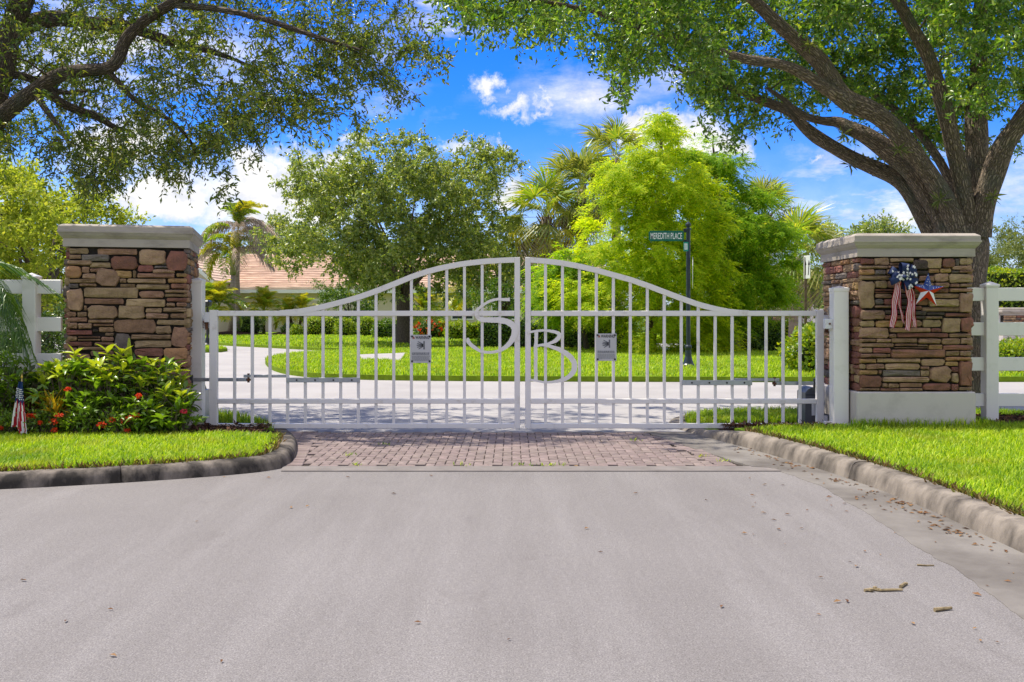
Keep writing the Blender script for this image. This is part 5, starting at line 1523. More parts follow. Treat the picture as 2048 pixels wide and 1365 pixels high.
def live_oak_left():
    root = empty('live_oak', (-6.1, 11.6, 0), 0, 'dark live oak whose twisting limbs and hanging leaves fill the sky over the fence', 'tree')
    o = root.location; sk = Skeleton()
    def pl(pts): return [at(*p)-o for p in pts]
    def hw(ws, Y=11.5): return [w*Y/F for w in ws]
    sk.limb(pl([(-95, 850, 11.6), (-95, 700, 11.6), (-92, 560, 11.6), (-85, 430, 11.6), (-62, 320, 11.6), (-24, 240, 11.6), (0, 150, 11.5), (15, 80, 11.5), (40, 10, 11.4), (70, -60, 11.3), (120, -160, 11.2)]), hw([50, 44, 40, 36, 32, 28, 24, 22, 21, 18, 8]), n=14, wob=.06)
    sk.limb(pl([(-58, 330, 11.5), (-30, 270, 11.4), (15, 222, 11.2), (60, 187, 11.0), (110, 152, 10.9), (170, 140, 10.8), (215, 140, 10.7), (238, 122, 10.7), (250, 78, 10.7), (288, 42, 10.6), (335, 12, 10.5), (380, -15, 10.4), (450, -60, 10.3)]), hw([20, 18, 16, 15, 13.5, 12, 11.5, 11, 11, 10, 9, 8, 4]), n=12)
    sk.limb(pl([(10, 80, 11.6), (55, 48, 11.8), (110, 34, 12.0), (170, 46, 12.2), (250, 52, 12.4), (310, 72, 12.5), (370, 95, 12.6), (408, 98, 12.7), (470, 120, 12.8)]), hw([22, 19, 17, 15, 13, 11, 9, 7, 3]), n=12)
    sk.limb(pl([(370, 95, 12.6), (400, 68, 12.6), (408, 30, 12.6), (372, 8, 12.5), (380, -60, 12.4)]), hw([8, 7, 6, 5, 3]))
    sk.limb(pl([(85, 172, 11.0), (112, 200, 11.1), (150, 220, 11.3), (200, 234, 11.5), (225, 255, 11.6), (260, 262, 11.7)]), hw([9, 9, 9, 8, 5, 2]))
    sk.limb(pl([(70, 185, 11.0), (88, 215, 10.9), (112, 245, 10.8), (132, 280, 10.7)]), hw([7, 6, 4, 2]))
    sk.limb(pl([(-8, 170, 11.5), (20, 148, 11.6), (60, 155, 11.8), (120, 190, 12), (180, 180, 12.2)]), hw([10, 9, 8, 5, 3]))
    sk.limb(pl([(215, 140, 10.7), (270, 205, 10.9), (330, 232, 11.1), (380, 275, 11.2), (400, 330, 11.3)]), hw([6, 5, 4, 3, 1.5]), it=2)
    sk.limb(pl([(335, 10, 10.5), (420, 15, 10.4), (520, 35, 10.3), (620, 70, 10.2), (720, 100, 10.2)]), hw([7, 6, 5, 4, 2]))
    sk.limb(pl([(470, 120, 12.8), (540, 150, 12.9), (600, 190, 13), (660, 205, 13)]), hw([4, 3.5, 3, 1.5]))
    def pts(poly, y0, y1, n):
        pp = sample_poly(poly, n); yy = rng.uniform(y0, y1, n)
        return np.stack([(pp[:, 0]-CX)*yy/F, yy, CH-(pp[:, 1]-HZ)*yy/F], axis=1)
    top = [(-350, -220), (780, -220), (835, 0), (830, 45), (800, 60), (740, 45), (690, 80), (620, 110), (560, 140), (520, 190), (440, 220), (380, 250), (300, 260), (220, 270), (150, 275), (90, 240), (-20, 260), (-350, 300)]
    right = [(620, 90), (700, 70), (780, 50), (850, 90), (870, 115), (800, 140), (780, 150), (740, 165), (700, 180), (640, 200), (590, 235), (540, 260), (480, 250), (470, 210)]
    low = [(100, 260), (180, 260), (300, 250), (420, 230), (500, 220), (470, 260), (440, 300), (390, 310), (330, 325), (270, 345), (200, 365), (150, 345), (100, 300)]
    lowl = [(-100, 220), (40, 220), (50, 260), (25, 290), (-100, 330)]
    att = np.concatenate([pts(top, 10.3, 14.2, 430), pts([(-350, -200), (420, -200), (430, 120), (330, 220), (150, 250), (-20, 250), (-350, 280)], 10.8, 14.0, 90), pts(right, 10.2, 12.5, 70), pts(low, 10.3, 12.8, 66), pts(lowl, 10.5, 12.5, 22)])-np.array(o)
    sk.grow(att, sag=.03, rmax=.03)
    sk.build_parts(root, M['barkdark'], M['barkdark'])
    hang = []
    for line in ([(430, 300), (436, 330), (445, 360), (450, 388), (446, 402)], [(405, 320), (420, 345)], [(700, 185), (706, 215), (712, 245), (712, 258)], [(740, 165), (775, 185), (805, 195), (815, 210)], [(820, 100), (850, 110), (880, 125), (895, 138)],
                 [(200, 360), (225, 380), (228, 388)], [(150, 350), (150, 378)], [(600, 215), (630, 235)], [(560, 240), (588, 262)], [(480, 255), (500, 278), (516, 286)], [(300, 335), (320, 352), (330, 368)], [(365, 320), (372, 348), (380, 366)], [(0, 270), (10, 300), (22, 310)]):
        for q in line: hang.append(at(q[0], q[1]-14, 10.6+.8*rng.random())-o)
    cent = np.concatenate([att, att+rng.normal(size=att.shape)*.16, np.array(hang)])
    foliage(root, 'crown', cent, M['oakleaf'], 6, 9, .20, .070, .022, twigs=.003, droop=.5, upn=.4)
live_oak_left()

# ================================================================== BROADLEAF TREES BEHIND THE GATE
def broad_tree(name, label, base_px, Y, poly, depth, n, m_leaf, r_trunk, leaf=(.12, .06), n_tw=7, n_lf=9, tw=.45, fork=None, group=None, bz=.1, upn=.8, cat='tree', n_limb=9, limb_r=.45, clump=.4):
    b = at(base_px[0], base_px[1], Y); b.z = bz
    root = empty(name, b, 0, label, cat, group)
    o = root.location; sk = Skeleton()
    P = np.array(poly); cx = P[:, 0].mean(); ylo = P[:, 1].max(); yhi = P[:, 1].min()
    fk = fork or (base_px[0], ylo-(ylo-yhi)*.12)
    f = at(fk[0], fk[1], Y)-o
    sk.limb([Vector((0, 0, -.1)), f*.35+Vector((rng.normal()*r_trunk*.4, 0, 0)), f*.7, f], [r_trunk*1.25, r_trunk*1.02, r_trunk*.95, r_trunk*.85], n=12, wob=.08)
    att = clumped(crown_points(poly, Y, depth, n), 9, clump)-np.array(o)
    tops = att[rng.choice(len(att), n_limb, replace=False)]
    for t in tops:
        t = Vector(t*0.9+np.array(f)*.1); m_ = f.lerp(t, .5)+Vector((0, 0, .12*(t-f).length))
        sk.limb([f*.93, f.lerp(m_, .5), m_, m_.lerp(t, .5), t], [r_trunk*limb_r*1.4, r_trunk*limb_r, r_trunk*limb_r*.7, r_trunk*limb_r*.4, .01], n=7, wob=.05, step=.4)
    sk.grow(att, r_tip=.006, r_k=.012, rmax=.06)
    sk.build_parts(root, M['barkfar'], M['barkfar'])
    out = unit(att-att.mean(0))
    foliage(root, 'crown', att, m_leaf, n_tw, n_lf, tw, leaf[0], leaf[1], droop=.12, upn=upn, out=out*.5)
    return root

center_poly = [(562, 500), (575, 450), (600, 425), (620, 380), (640, 330), (660, 320), (690, 335), (700, 300), (725, 295), (740, 290), (770, 280), (785, 278), (800, 300), (830, 305), (850, 285), (880, 282), (910, 300), (940, 288), (965, 298), (985, 330), (998, 345), (985, 380), (1000, 420), (1030, 430), (1045, 460), (1020, 500), (1000, 540), (960, 565), (900, 560), (850, 575), (800, 580), (740, 565), (700, 560), (640, 545), (600, 520)]
broad_tree('oak_tree', 'round full-crowned oak with dark trunk on the island lawn behind letter S', (805, 693), 37.5, center_poly, 3.4, 900, M['oakleaf2'], .26, (.125, .07), 9, 12, .40, fork=(806, 590), n_limb=12, limb_r=.26, clump=.55)
left_poly = [(-160, 480), (-140, 350), (-60, 320), (10, 325), (50, 360), (75, 335), (110, 390), (150, 400), (195, 425), (190, 470), (150, 500), (130, 560), (100, 600), (130, 640), (60, 640), (-20, 600), (-120, 580)]
broad_tree('lime_tree', 'bright yellow-green leafy tree behind the white fence and left-hand pillar'.replace('left-hand pillar', 'shrub-fronted pillar'), (95, 700), 22, left_poly, 3.0, 620, M['limeleaf'], .12, (.09, .046), 10, 13, .34, fork=(85, 590), n_limb=10, clump=.28)
broad_tree('background_tree', 'green tree above the tiled roof between the tall palm and the round oak', (555, 660), 76, [(500, 520), (505, 480), (525, 458), (545, 470), (575, 445), (600, 455), (640, 470), (660, 520), (600, 540)], 3.5, 220, M['oakleaf2'], .25, (.22, .12), 8, 9, .8)
broad_tree('background_tree', 'grey-green tree top above the side road seen between cypress and pillar', (1700, 660), 62, [(1630, 470), (1650, 450), (1670, 440), (1700, 455), (1740, 458), (1790, 470), (1800, 530), (1760, 600), (1700, 620), (1650, 600), (1640, 540)], 4, 340, M['oakleaf2'], .3, (.20, .10), 8, 10, .7)
broad_tree('background_tree', 'pale feathery tree beyond the fence beside the oak trunk', (2040, 640), 52, [(1960, 520), (1985, 480), (2010, 470), (2030, 450), (2070, 455), (2150, 470), (2180, 540), (2130, 590), (2050, 590), (1975, 580)], 3.5, 340, M['paleleaf'], .25, (.15, .06), 8, 10, .6)
broad_tree('background_tree', 'dark spreading oak behind the sabal palm and arrow sign', (1640, 668), 50, [(1500, 620), (1510, 560), (1560, 540), (1640, 545), (1690, 560), (1700, 610), (1660, 640), (1560, 640)], 3, 140, M['hedge'], .25, (.16, .08), 8, 10, .6)
broad_tree('background_tree', 'small dark tree at the house corner behind the palms and gate centre', (1010, 668), 48, [(930, 600), (940, 520), (1000, 490), (1060, 500), (1120, 520), (1140, 580), (1120, 630), (1040, 630), (980, 640)], 2.4, 150, M['hedge'], .15, (.14, .07), 8, 9, .5)
broad_tree('background_tree', 'low dark tree filling the gap behind the lower fence rails and pale post', (60, 715), 17.5, [(-120, 730), (-110, 660), (-20, 640), (60, 650), (110, 640), (140, 670), (140, 735), (60, 740)], 1.0, 280, M['shrubdark'], .05, (.07, .03), 8, 10, .25, cat='shrub')
topi = [(642, 605), (650, 575), (675, 558), (700, 552), (730, 562), (745, 590), (745, 625), (725, 640), (690, 642), (655, 636)]
broad_tree('topiary_tree', 'small rounded ornamental tree on a thin trunk before the garage', (703, 664), 55, topi, 1.4, 120, M['hedge'], .07, (.10, .055), 10, 10, .3, fork=(703, 640), upn=.9)

# tree belt far behind
def far_woods():
    n = 1500
    x = rng.uniform(-120, 120, n); y = rng.uniform(95, 130, n); z = rng.random(n)**.8*(4.2+2.2*np.sin(x*.11)+1.2*np.sin(x*.31+2))
    c = np.stack([x, y, z], axis=1)
    p, d, nn, l, w, a, b = twig_leaves(c, 5, 6, 1.2, .55, .3, upn=.7)
    V, T = leaf_quads(p, d, nn, l, w)
    tag(link_mesh('far_woods', np_mesh('far_woods', V, T, M['oakleaf2'])), kind='stuff')
far_woods()

# ================================================================== CYPRESSES
def cypress(label, base_px, Y, poly, depth, n, m_leaf, r_trunk, n_tw=6, n_lf=16, fork_y=None):
    b = at(base_px[0], base_px[1], Y); b.z = .1
    root = empty('cypress_tree', b, 0, label, 'cypress', 'feathery cypresses by the street sign')
    o = root.location; sk = Skeleton()
    P = np.array(poly); top = P[P[:, 1].argmin()]
    t = at(top[0], top[1]+12, Y)-o
    sk.limb([Vector((0, 0, -.1)), t*.33, t*.66, t], [r_trunk*1.3, r_trunk*.9, r_trunk*.5, .015], n=10, step=.5)
    nb = n//11
    bc = crown_points(poly, Y, depth, nb, edge=.35)-np.array(o)
    ax_ = bc.copy(); ax_[:, 0] -= np.array(t)[0]*np.clip(bc[:, 2]/t.z, 0, 1); ax_[:, 2] = .25; bo = unit(ax_+rng.normal(size=ax_.shape)*.25)
    f = rng.uniform(-1, .55, (nb, 11, 1))
    att = bc[:, None]+bo[:, None]*f*.62+rng.normal(size=(nb, 11, 3))*np.array([.13, .13, .07])
    att[..., 2] -= (.22*(f[..., 0]+.3)**2)
    att = np.concatenate([att.reshape(-1, 3), crown_points(poly, Y, depth*.75, n//5, edge=.8)-np.array(o)])
    sk.grow(att, r_tip=.004, r_k=.007, rmax=.03, sag=.10)
    sk.build_parts(root, M['barkfar'], M['twig'])
    axis = att.copy(); axis[:, 0] -= np.array(t)[0]*np.clip(att[:, 2]/t.z, 0, 1); axis[:, 2] = .15
    out = unit(axis)
    # drooping plumes: fine needles in two ranks along each branchlet
    c = np.repeat(att, n_tw, axis=0); oo = np.repeat(out, n_tw, axis=0)
    d = unit(oo*1.0+rand_dir(len(c))*.65+np.array([0, 0, -.05]))
    Lt = .42*(.5+rng.random(len(c))); c = c+rng.normal(size=c.shape)*.08
    cc = np.repeat(c, n_lf, axis=0); dd = np.repeat(d, n_lf, axis=0); ll = np.repeat(Lt, n_lf)
    tt = np.tile((np.arange(n_lf)+.5)/n_lf, len(c))
    p = cc+dd*(ll*tt)[:, None]; p[:, 2] -= .55*ll*tt*tt
    sdv = unit(np.cross(dd, np.array([0, 0, 1.0])+rng.normal(size=dd.shape)*.2))*np.where(np.arange(len(cc)) % 2, 1, -1)[:, None]
    ld = unit(sdv*.75+dd*.7+np.array([0, 0, -.45])+rng.normal(size=dd.shape)*.22)
    ln = unit(rand_dir(len(cc))*.5+np.repeat(oo, n_lf, axis=0)*.75+np.array([0, 0, .75]))
    l = (.13*(1.25-.7*tt))*(.7+.6*rng.random(len(cc)))
    V, T = leaf_quads(p, ld, ln, l, l*.25, fold=.04)
    tag(link_mesh('crown', np_mesh('crown', V, T, m_leaf), root), kind='stuff')
c1 = [(1262, 712), (1250, 668), (1195, 640), (1140, 632), (1108, 600), (1120, 560), (1150, 530), (1165, 480), (1170, 430), (1195, 400), (1185, 375), (1215, 345), (1240, 320), (1265, 290), (1285, 280), (1290, 250), (1310, 228), (1325, 224), (1342, 245), (1360, 268), (1372, 300), (1400, 330), (1410, 400), (1425, 470), (1430, 560), (1440, 640), (1440, 712), (1350, 716)]
cypress('tall yellow-green feathery cypress behind the MEREDITH PLACE sign', (1300, 712), 29.5, c1, 2.3, 1650, M['cypress'], .16)
c2 = [(1385, 330), (1400, 285), (1425, 270), (1440, 290), (1470, 300), (1478, 335), (1490, 345), (1480, 380), (1495, 400), (1520, 440), (1555, 465), (1578, 500), (1585, 530), (1560, 560), (1570, 590), (1540, 620), (1545, 655), (1500, 662), (1455, 668), (1440, 712), (1400, 714), (1390, 500)]
cypress('deeper green feathery cypress reaching towards the arrow sign', (1470, 708), 31.5, c2, 2.2, 1250, M['cypress2'], .15)
c3 = [(1075, 590), (1080, 548), (1105, 520), (1140, 500), (1165, 515), (1190, 560), (1200, 610), (1180, 640), (1140, 640), (1110, 635), (1085, 620)]
cypress('short fresh-green cypress leaning out over the hedge behind the gate', (1175, 704), 31.0, c3, 1.1, 330, M['cypress2'], .08)

# ================================================================== PALMS
def fan_frond(seed, L=.8, Rf=.75, nseg=26, spread=2.05, droop=.35, w=.055):
    """a costapalmate leaf: stalk along +x, fan of narrow blades"""
    r_ = np.random.default_rng(seed)
    V = []; Fs = []
    def quad(a, b, c, d):
        i = len(V); V.extend([a, b, c, d]); Fs.append((i, i+1, i+2, i+3))
    n = 5
    pts = [np.array((L*t, 0, .10*math.sin(t*2.2)*L)) for t in np.linspace(0, 1, n)]
    for i in range(n-1):
        wv = np.array((0, .018, 0)); quad(pts[i]-wv, pts[i]+wv, pts[i+1]+wv*.7, pts[i+1]-wv*.7)
    o = pts[-1]
    for k in range(nseg):
        th = (k/(nseg-1)-.5)*2*spread
        d = np.array((math.cos(th), math.sin(th), .06*math.cos(2*th)+.05*r_.normal()))
        s_ = np.array((-math.sin(th), math.cos(th), .35))*w*.5
        Lr = Rf*(.75+.3*math.cos(th*.7))*(.9+.2*r_.random())
        o2 = o + np.array((-.18*abs(th)/spread*0, 0, 0))
        m_ = o2+d*Lr*.55; e = o2+d*Lr; e[2] -= droop*Lr*(.6+.8*r_.random()); m_[2] -= droop*Lr*.12
        quad(o2-s_*.2, o2+s_*.2, m_+s_, m_-s_)
        i = len(V); V.extend([m_-s_, m_+s_, e]); Fs.append((i, i+1, i+2))
    q = [f for f in Fs if len(f) == 4]; t = [f for f in Fs if len(f) == 3]
    return np.array(V), [np.array(q), np.array(t)]

def feather_frond(seed, L=1.6, n=34, ll=.42, lw=.028, droop=.9, plume=0.0, hang=.35, rise=.5):
    """a pinnate leaf: rachis rises along +x then droops; leaflets in two ranks (or all round when plume)"""
    r_ = np.random.default_rng(seed)
    V = []; Q = []; T = []
    def rach(t): return np.array((L*t*(1-.18*t), 0, L*(rise*t-droop*t*t)))
    ts = np.linspace(0, 1, 10)
    for a, b in zip(ts[:-1], ts[1:]):
        pa, pb = rach(a), rach(b); wv = np.array((0, .016*(1.1-a), 0)); i = len(V); V.extend([pa-wv, pa+wv, pb+wv, pb-wv]); Q.append((i, i+1, i+2, i+3))
    for k in range(n):
        t = .16+.84*(k+.5)/n
        p = rach(t); tg = rach(min(1, t+.02))-rach(t-.02); tg = tg/np.linalg.norm(tg)
        l_ = ll*(math.sin(math.pi*min(1, t*.86+.10))**.7)*(.85+.3*r_.random())
        for sg in ((-1, 1) if not plume else (-1, 1, -2, 2)):
            if abs(sg) == 2: d = tg*.5+np.array((0, .45*np.sign(sg), .7+.2*r_.normal()))
            else: d = tg*.65+np.array((0, sg*.9, .25+.25*r_.normal()*(.4+plume)))
            d = d/np.linalg.norm(d); s_ = np.cross(d, np.array((0, 0, 1.0))+.3*r_.normal(size=3)); s_ = s_/np.linalg.norm(s_)*lw*.5
            m_ = p+d*l_*.5; e = p+d*l_; e[2] -= hang*l_; m_[2] -= hang*l_*.15
            i = len(V); V.extend([p-s_*.4, p+s_*.4, m_+s_, m_-s_, e]); Q.append((i, i+1, i+2, i+3)); T.append((i+3, i+2, i+4))
    return np.array(V), [np.array(Q), np.array(T)]

def frond_set(kind, count, mats, **kw):
    out = []
    for k in range(count):
        V, Fq = (fan_frond if kind == 'fan' else feather_frond)(k+1, **kw)
        for m_ in mats: out.append(np_mesh('frond', V, Fq, m_))
    return out

fan_g = frond_set('fan', 3, [M['palm'], M['palmg']], L=.95, Rf=.85)
fan_y = frond_set('fan', 2, [M['palmy'], M['palm']], L=.95, Rf=.9, droop=.75)
fan_d = frond_set('fan', 2, [M['palmdead']], L=.95, Rf=.85, droop=.9, spread=1.6)
def sabal(label, crown_px, base_py, Y, rad, r_trunk=.17, nf=34, rot=0):
    c = at(crown_px[0], crown_px[1], Y); b = Vector((c.x, Y, .08))
    p = empty('sabal_palm', b, 0, label, 'palm', 'sabal palms')
    H = c.z-b.z
    mb = MB(); mb.tube([(0, 0, -.1), (.03, 0, H*.4), (-.02, .02, H*.8), (0, 0, H+.1)], [r_trunk*1.15, r_trunk, r_trunk*1.05, r_trunk*1.1], 10, wob=.06); mb.build('trunk', M['palmtrunk'], p, smooth=True)
    mb = MB(); rr = random.Random(int(crown_px[0]))
    for k in range(46):
        a = k*2.4; z = H-1.2+1.25*k/46; r_ = r_trunk*1.1
        x, y = math.cos(a), math.sin(a)
        mb.tube([(x*r_*.7, y*r_*.7, z), (x*(r_+.06), y*(r_+.06), z+.14), (x*(r_+.16), y*(r_+.16), z+.30)], [.035, .03, .012], 4)
    mb.build('boots', M['boot'], p)
    for k in range(nf):
        f = k/nf
        el = 75-150*f + rr.uniform(-10, 10)
        a = k*137.5+rr.uniform(-15, 15)+rot
        meshes = fan_g if f < .62 else (fan_y if f < .85 else fan_d)
        s = rad/1.45*rr.uniform(.85, 1.1)
        link_mesh('frond', rr.choice(meshes), p, (0, 0, H+.05), (rr.uniform(-.5, .5), R(-el), R(a)), (s, s, s))
    return p
sabal('sabal palm with shaggy pale fronds standing next to the round oak', (1092, 440), 690, 35, 1.55)
sabal('middle sabal palm of the clump half hidden by the yellow-green cypress', (1165, 385), 690, 36, 1.55, rot=40)
sabal('tallest sabal palm peering over the yellow-green cypress', (1232, 325), 690, 37, 1.5, rot=80)
sabal('sabal palm with rust-tipped fronds behind the arrow sign', (1590, 520), 690, 39, 2.05, r_trunk=.24, rot=10)
sabal('sabal palm showing only its top behind the green cypress', (1530, 435), 690, 41, 1.5, rot=60)

feat_g = frond_set('feather', 3, [M['palmg'], M['palmy']], L=1.5, n=28, ll=.50, lw=.05, droop=.85, rise=.85)
def date_palm(label, px, base_py, Y, crown_py, rad, nf=26, stems=1, mats=None):
    b = at(px, base_py, Y); b.z = .1
    p = empty('date_palm', b, 0, label, 'palm', 'small date palms')
    rr = random.Random(int(px)); s = Y/F
    H = (base_py-crown_py)*s
    for k in range(stems):
        ox = (k-(stems-1)/2)*.7
        top = Vector((ox, 0, H*rr.uniform(.85, 1.05)))
        mb = MB(); mb.tube([(ox*.15, 0, -.1), (ox*.6, 0, H*.45), top], [.10, .075, .09], 8, wob=.1); mb.build('trunk', M['boot'], p, smooth=True)
        for q in range(nf//stems):
            f = q/(nf//stems); sc = rad/1.35*rr.uniform(.85, 1.1)
            link_mesh('frond', rr.choice(mats or feat_g), p, top, (rr.uniform(-.3, .3), R(-(78-125*f+rr.uniform(-8, 8))), R(q*137.5+rr.uniform(-15, 15))), (sc, sc, sc))
    return p
date_palm('bushy small date palm next to the tall grey-trunked palm', 528, 662, 55, 618, 1.5, 26)
date_palm('small twin-stemmed date palm before the garage wall', 592, 664, 54.5, 622, 1.25, 36, 2)
date_palm('small date palm behind the trunk of the round oak', 850, 664, 52, 622, 1.5, 36)
date_palm('leafy palm clump by the pale gate post and front wing of the house', 425, 668, 52, 608, 1.55, 44, 2)
date_palm('small date palm seen through the middle of letter S', 930, 668, 53, 590, 1.6, 36)

plume_y = frond_set('feather', 2, [M['palmy'], M['palmg']], L=2.1, n=40, ll=.50, lw=.055, droop=1.15, rise=.9, plume=1.0, hang=.5)
plume_d = frond_set('feather', 2, [M['palmdead']], L=2.0, n=40, ll=.62, lw=.034, droop=1.25, rise=.7, plume=1.0, hang=1.0)
def foxtail():
    Y = 54
    for (px, tp, label, k) in ((466, 548, 'shorter foxtail palm with yellow arching plume and shaggy trunk', 0), (476, 500, 'tall foxtail palm with smooth grey trunk and dead grey plumes', 1)):
        b = at(px, 668, Y+.6*k); b.z = .1
        p = empty('foxtail_palm', b, 0, label, 'palm', 'pair of foxtail palms')
        s = Y/F; H = (668-tp)*s; rr = random.Random(k+4)
        mb = MB(); mb.tube([(-.15 if not k else .2, 0, -.1), (0, 0, H*.3), (-.05, 0, H*.7), (0, 0, H)], [.19, .145, .135, .11], 12); mb.build('trunk', M['palmtrunk'], p, smooth=True)
        mb = MB(); mb.tube([(0, 0, H-.02), (0, 0, H+.55), (0, 0, H+1.15)], [.17, .15, .07], 10); mb.build('crownshaft', M['crownshaft'], p, smooth=True)
        specs = [(-150, 15, 'y'), (170, -25, 'y'), (20, 60, 'y'), (60, 30, 'g')] if not k else [(25, 62, 'y'), (-10, 25, 'd'), (10, 5, 'd'), (160, 30, 'd'), (195, 12, 'd'), (140, 70, 'g'), (250, 60, 'g'), (70, 45, 'd'), (100, 20, 'd'), (215, -5, 'y'), (-70, 20, 'd'), (330, 50, 'g'), (-95, -40, 'y'), (-25, -8, 'd'), (175, 0, 'd'), (-50, 55, 'y'), (110, 65, 'g')]
        if not k: specs += [(-90, -20, 'y'), (-60, 10, 'd'), (95, 10, 'g'), (185, 25, 'd'), (150, -5, 'y'), (-120, 40, 'g'), (0, 15, 'd')]
        for (a, el, c) in specs:
            me = rr.choice(plume_d) if c == 'd' else (plume_y[0] if c == 'y' and rr.random() < .7 else rr.choice(plume_y[1::2]))
            sc = rr.uniform(1.0, 1.3)
            f = link_mesh('frond', me, p, (0, 0, H+1.0), (0, R(-el), R(a)), (sc, sc, sc))
            if c == 'd': f['label'] = 'dead grey drooping plume'
foxtail()

# drooping palm at the edge of the frame
def areca():
    b = Vector((-5.25, 9.45, .12))
    p = empty('areca_palm', b, 0, 'dark feathery palm drooping into view before the white fence', 'palm')
    rr = random.Random(12)
    ms = frond_set('feather', 3, [M['palmdark']], L=1.25, n=34, ll=.36, lw=.014, droop=1.75, rise=1.15, hang=1.2)
    for k in range(3):
        mb = MB(); mb.tube([((k-1)*.06, 0, -.05), ((k-1)*.10, .03*k, .6), ((k-1)*.16, .02, 1.1)], [.035, .03, .025], 8); mb.build('stem', M['boot'], p, smooth=True)
    for (a, el, h, sc) in [(10, 2, 1.25, .62), (-22, 4, 1.2, .58), (25, -4, 1.1, .64), (-8, 8, 1.34, .58), (-60, 20, 1.1, .7), (60, 10, 1.15, .75), (0, -10, 1.12, .60), (-12, 0, 1.28, .66), (14, 6, 1.05, .62), (120, 30, 1.2, .8), (180, 25, 1.2, .8), (230, 20, 1.15, .8), (-40, -18, .8, .66), (35, 35, 1.3, .7)]:
        link_mesh('frond', rr.choice(ms), p, (0, 0, h), (rr.uniform(-.2, .2), R(-el), R(a)), (sc, sc, sc))
areca()
# ================================================================== HEDGES AND BUSHES
def leafy_block(root, name, P, m_, leaf, n):
    """leaves over the skin of a clipped form; P(n) returns points and outward normals"""
    p, nr = P(n)
    p = p+nr*rng.normal(size=(n, 1))*leaf*.45
    d = unit(nr*.5+rand_dir(n)); nn = unit(nr*.8+rand_dir(n)*.7+np.array([0, 0, .35]))
    l = leaf*(.6+.7*rng.random(n))
    V, T = leaf_quads(p, d, nn, l, l*.55)
    return tag(link_mesh(name, np_mesh(name, V, T, m_), root), kind='stuff')

def hedge(label, a, b, w, h, m_, leaf, n, core=(.025, .05, .012), z0=.05, group=None):
    a, b = Vector(a), Vector(b); L = (b-a).length; ang = math.atan2(b.y-a.y, b.x-a.x)
    root = empty('hedge', (a.x, a.y, z0), ang, label, 'hedge', group)
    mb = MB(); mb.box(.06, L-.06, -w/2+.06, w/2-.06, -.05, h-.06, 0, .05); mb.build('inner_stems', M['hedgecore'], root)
    def P(n):
        ar = np.array([L*h, L*h, L*w, w*h, w*h]); k = rng.choice(5, n, p=ar/ar.sum()); u, v = rng.random(n), rng.random(n)
        p = np.zeros((n, 3)); nr = np.zeros((n, 3))
        for i, (f, nv) in enumerate(((lambda u, v: (u*L, -w/2+0*u, v*h), (0, -1, 0)), (lambda u, v: (u*L, w/2+0*u, v*h), (0, 1, 0)), (lambda u, v: (u*L, (v-.5)*w, h+0*u), (0, 0, 1)), (lambda u, v: (0*u, (u-.5)*w, v*h), (-1, 0, 0)), (lambda u, v: (L+0*u, (u-.5)*w, v*h), (1, 0, 0)))):
            q = k == i; p[q] = np.stack(f(u[q], v[q]), axis=1); nr[q] = nv
        bump = .05*np.sin(p[:, 0]*3.1)+.05*np.sin(p[:, 0]*7.7+p[:, 2]*5)
        return p+nr*bump[:, None], nr
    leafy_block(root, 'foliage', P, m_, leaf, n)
    return root

def bush(label, px, py, Y, rx, rz, m_, leaf, n, group='rounded bushes before the house', z0=.08, name='round_bush', flowers=None):
    b = at(px, py, Y); b.z = z0
    root = empty(name, b, 0, label, 'bush', group)
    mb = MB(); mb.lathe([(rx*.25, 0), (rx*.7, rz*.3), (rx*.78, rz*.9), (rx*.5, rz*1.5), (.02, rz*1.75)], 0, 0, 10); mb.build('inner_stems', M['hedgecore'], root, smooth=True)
    def P(n):
        d = rand_dir(n); d[:, 2] = np.where(d[:, 2] < -.6, -d[:, 2], d[:, 2])
        k = 1+.10*np.sin(d[:, 0]*5+d[:, 2]*4)+.06*np.sin(d[:, 1]*9)
        return d*np.array([rx, rx, rz])*k[:, None]+np.array([0, 0, rz*.95]), d
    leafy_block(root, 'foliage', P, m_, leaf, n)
    if flowers:
        n2 = flowers[1]; d = rand_dir(n2, .5); d[:, 1] = -np.abs(d[:, 1]); p = d*np.array([rx, rx, rz])*1.05+np.array([0, 0, rz*.95])
        V, T = leaf_quads(np.repeat(p, 4, 0), rand_dir(n2*4), rand_dir(n2*4), np.full(n2*4, .12), np.full(n2*4, .09)); tag(link_mesh('blossoms', np_mesh('blossoms', V, T, flowers[0]), root), kind='stuff')
    return root
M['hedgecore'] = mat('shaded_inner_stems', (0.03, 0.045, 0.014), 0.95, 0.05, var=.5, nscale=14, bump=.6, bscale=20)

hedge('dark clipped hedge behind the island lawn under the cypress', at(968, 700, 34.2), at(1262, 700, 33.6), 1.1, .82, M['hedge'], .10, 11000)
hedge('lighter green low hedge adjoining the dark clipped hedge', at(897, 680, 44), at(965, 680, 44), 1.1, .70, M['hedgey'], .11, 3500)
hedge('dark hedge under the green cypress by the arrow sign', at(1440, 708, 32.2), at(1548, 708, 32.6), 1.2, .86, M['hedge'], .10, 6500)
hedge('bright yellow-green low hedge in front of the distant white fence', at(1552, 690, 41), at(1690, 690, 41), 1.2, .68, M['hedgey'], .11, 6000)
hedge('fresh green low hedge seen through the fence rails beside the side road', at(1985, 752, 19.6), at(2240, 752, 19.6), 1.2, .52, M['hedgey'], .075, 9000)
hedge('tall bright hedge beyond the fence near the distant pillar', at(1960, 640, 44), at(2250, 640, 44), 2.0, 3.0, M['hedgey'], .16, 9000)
hedge('flowering hedge behind the oak trunk with red blossoms', at(752, 670, 47), at(800, 670, 47), 1.0, .75, M['hedge'], .11, 2500)
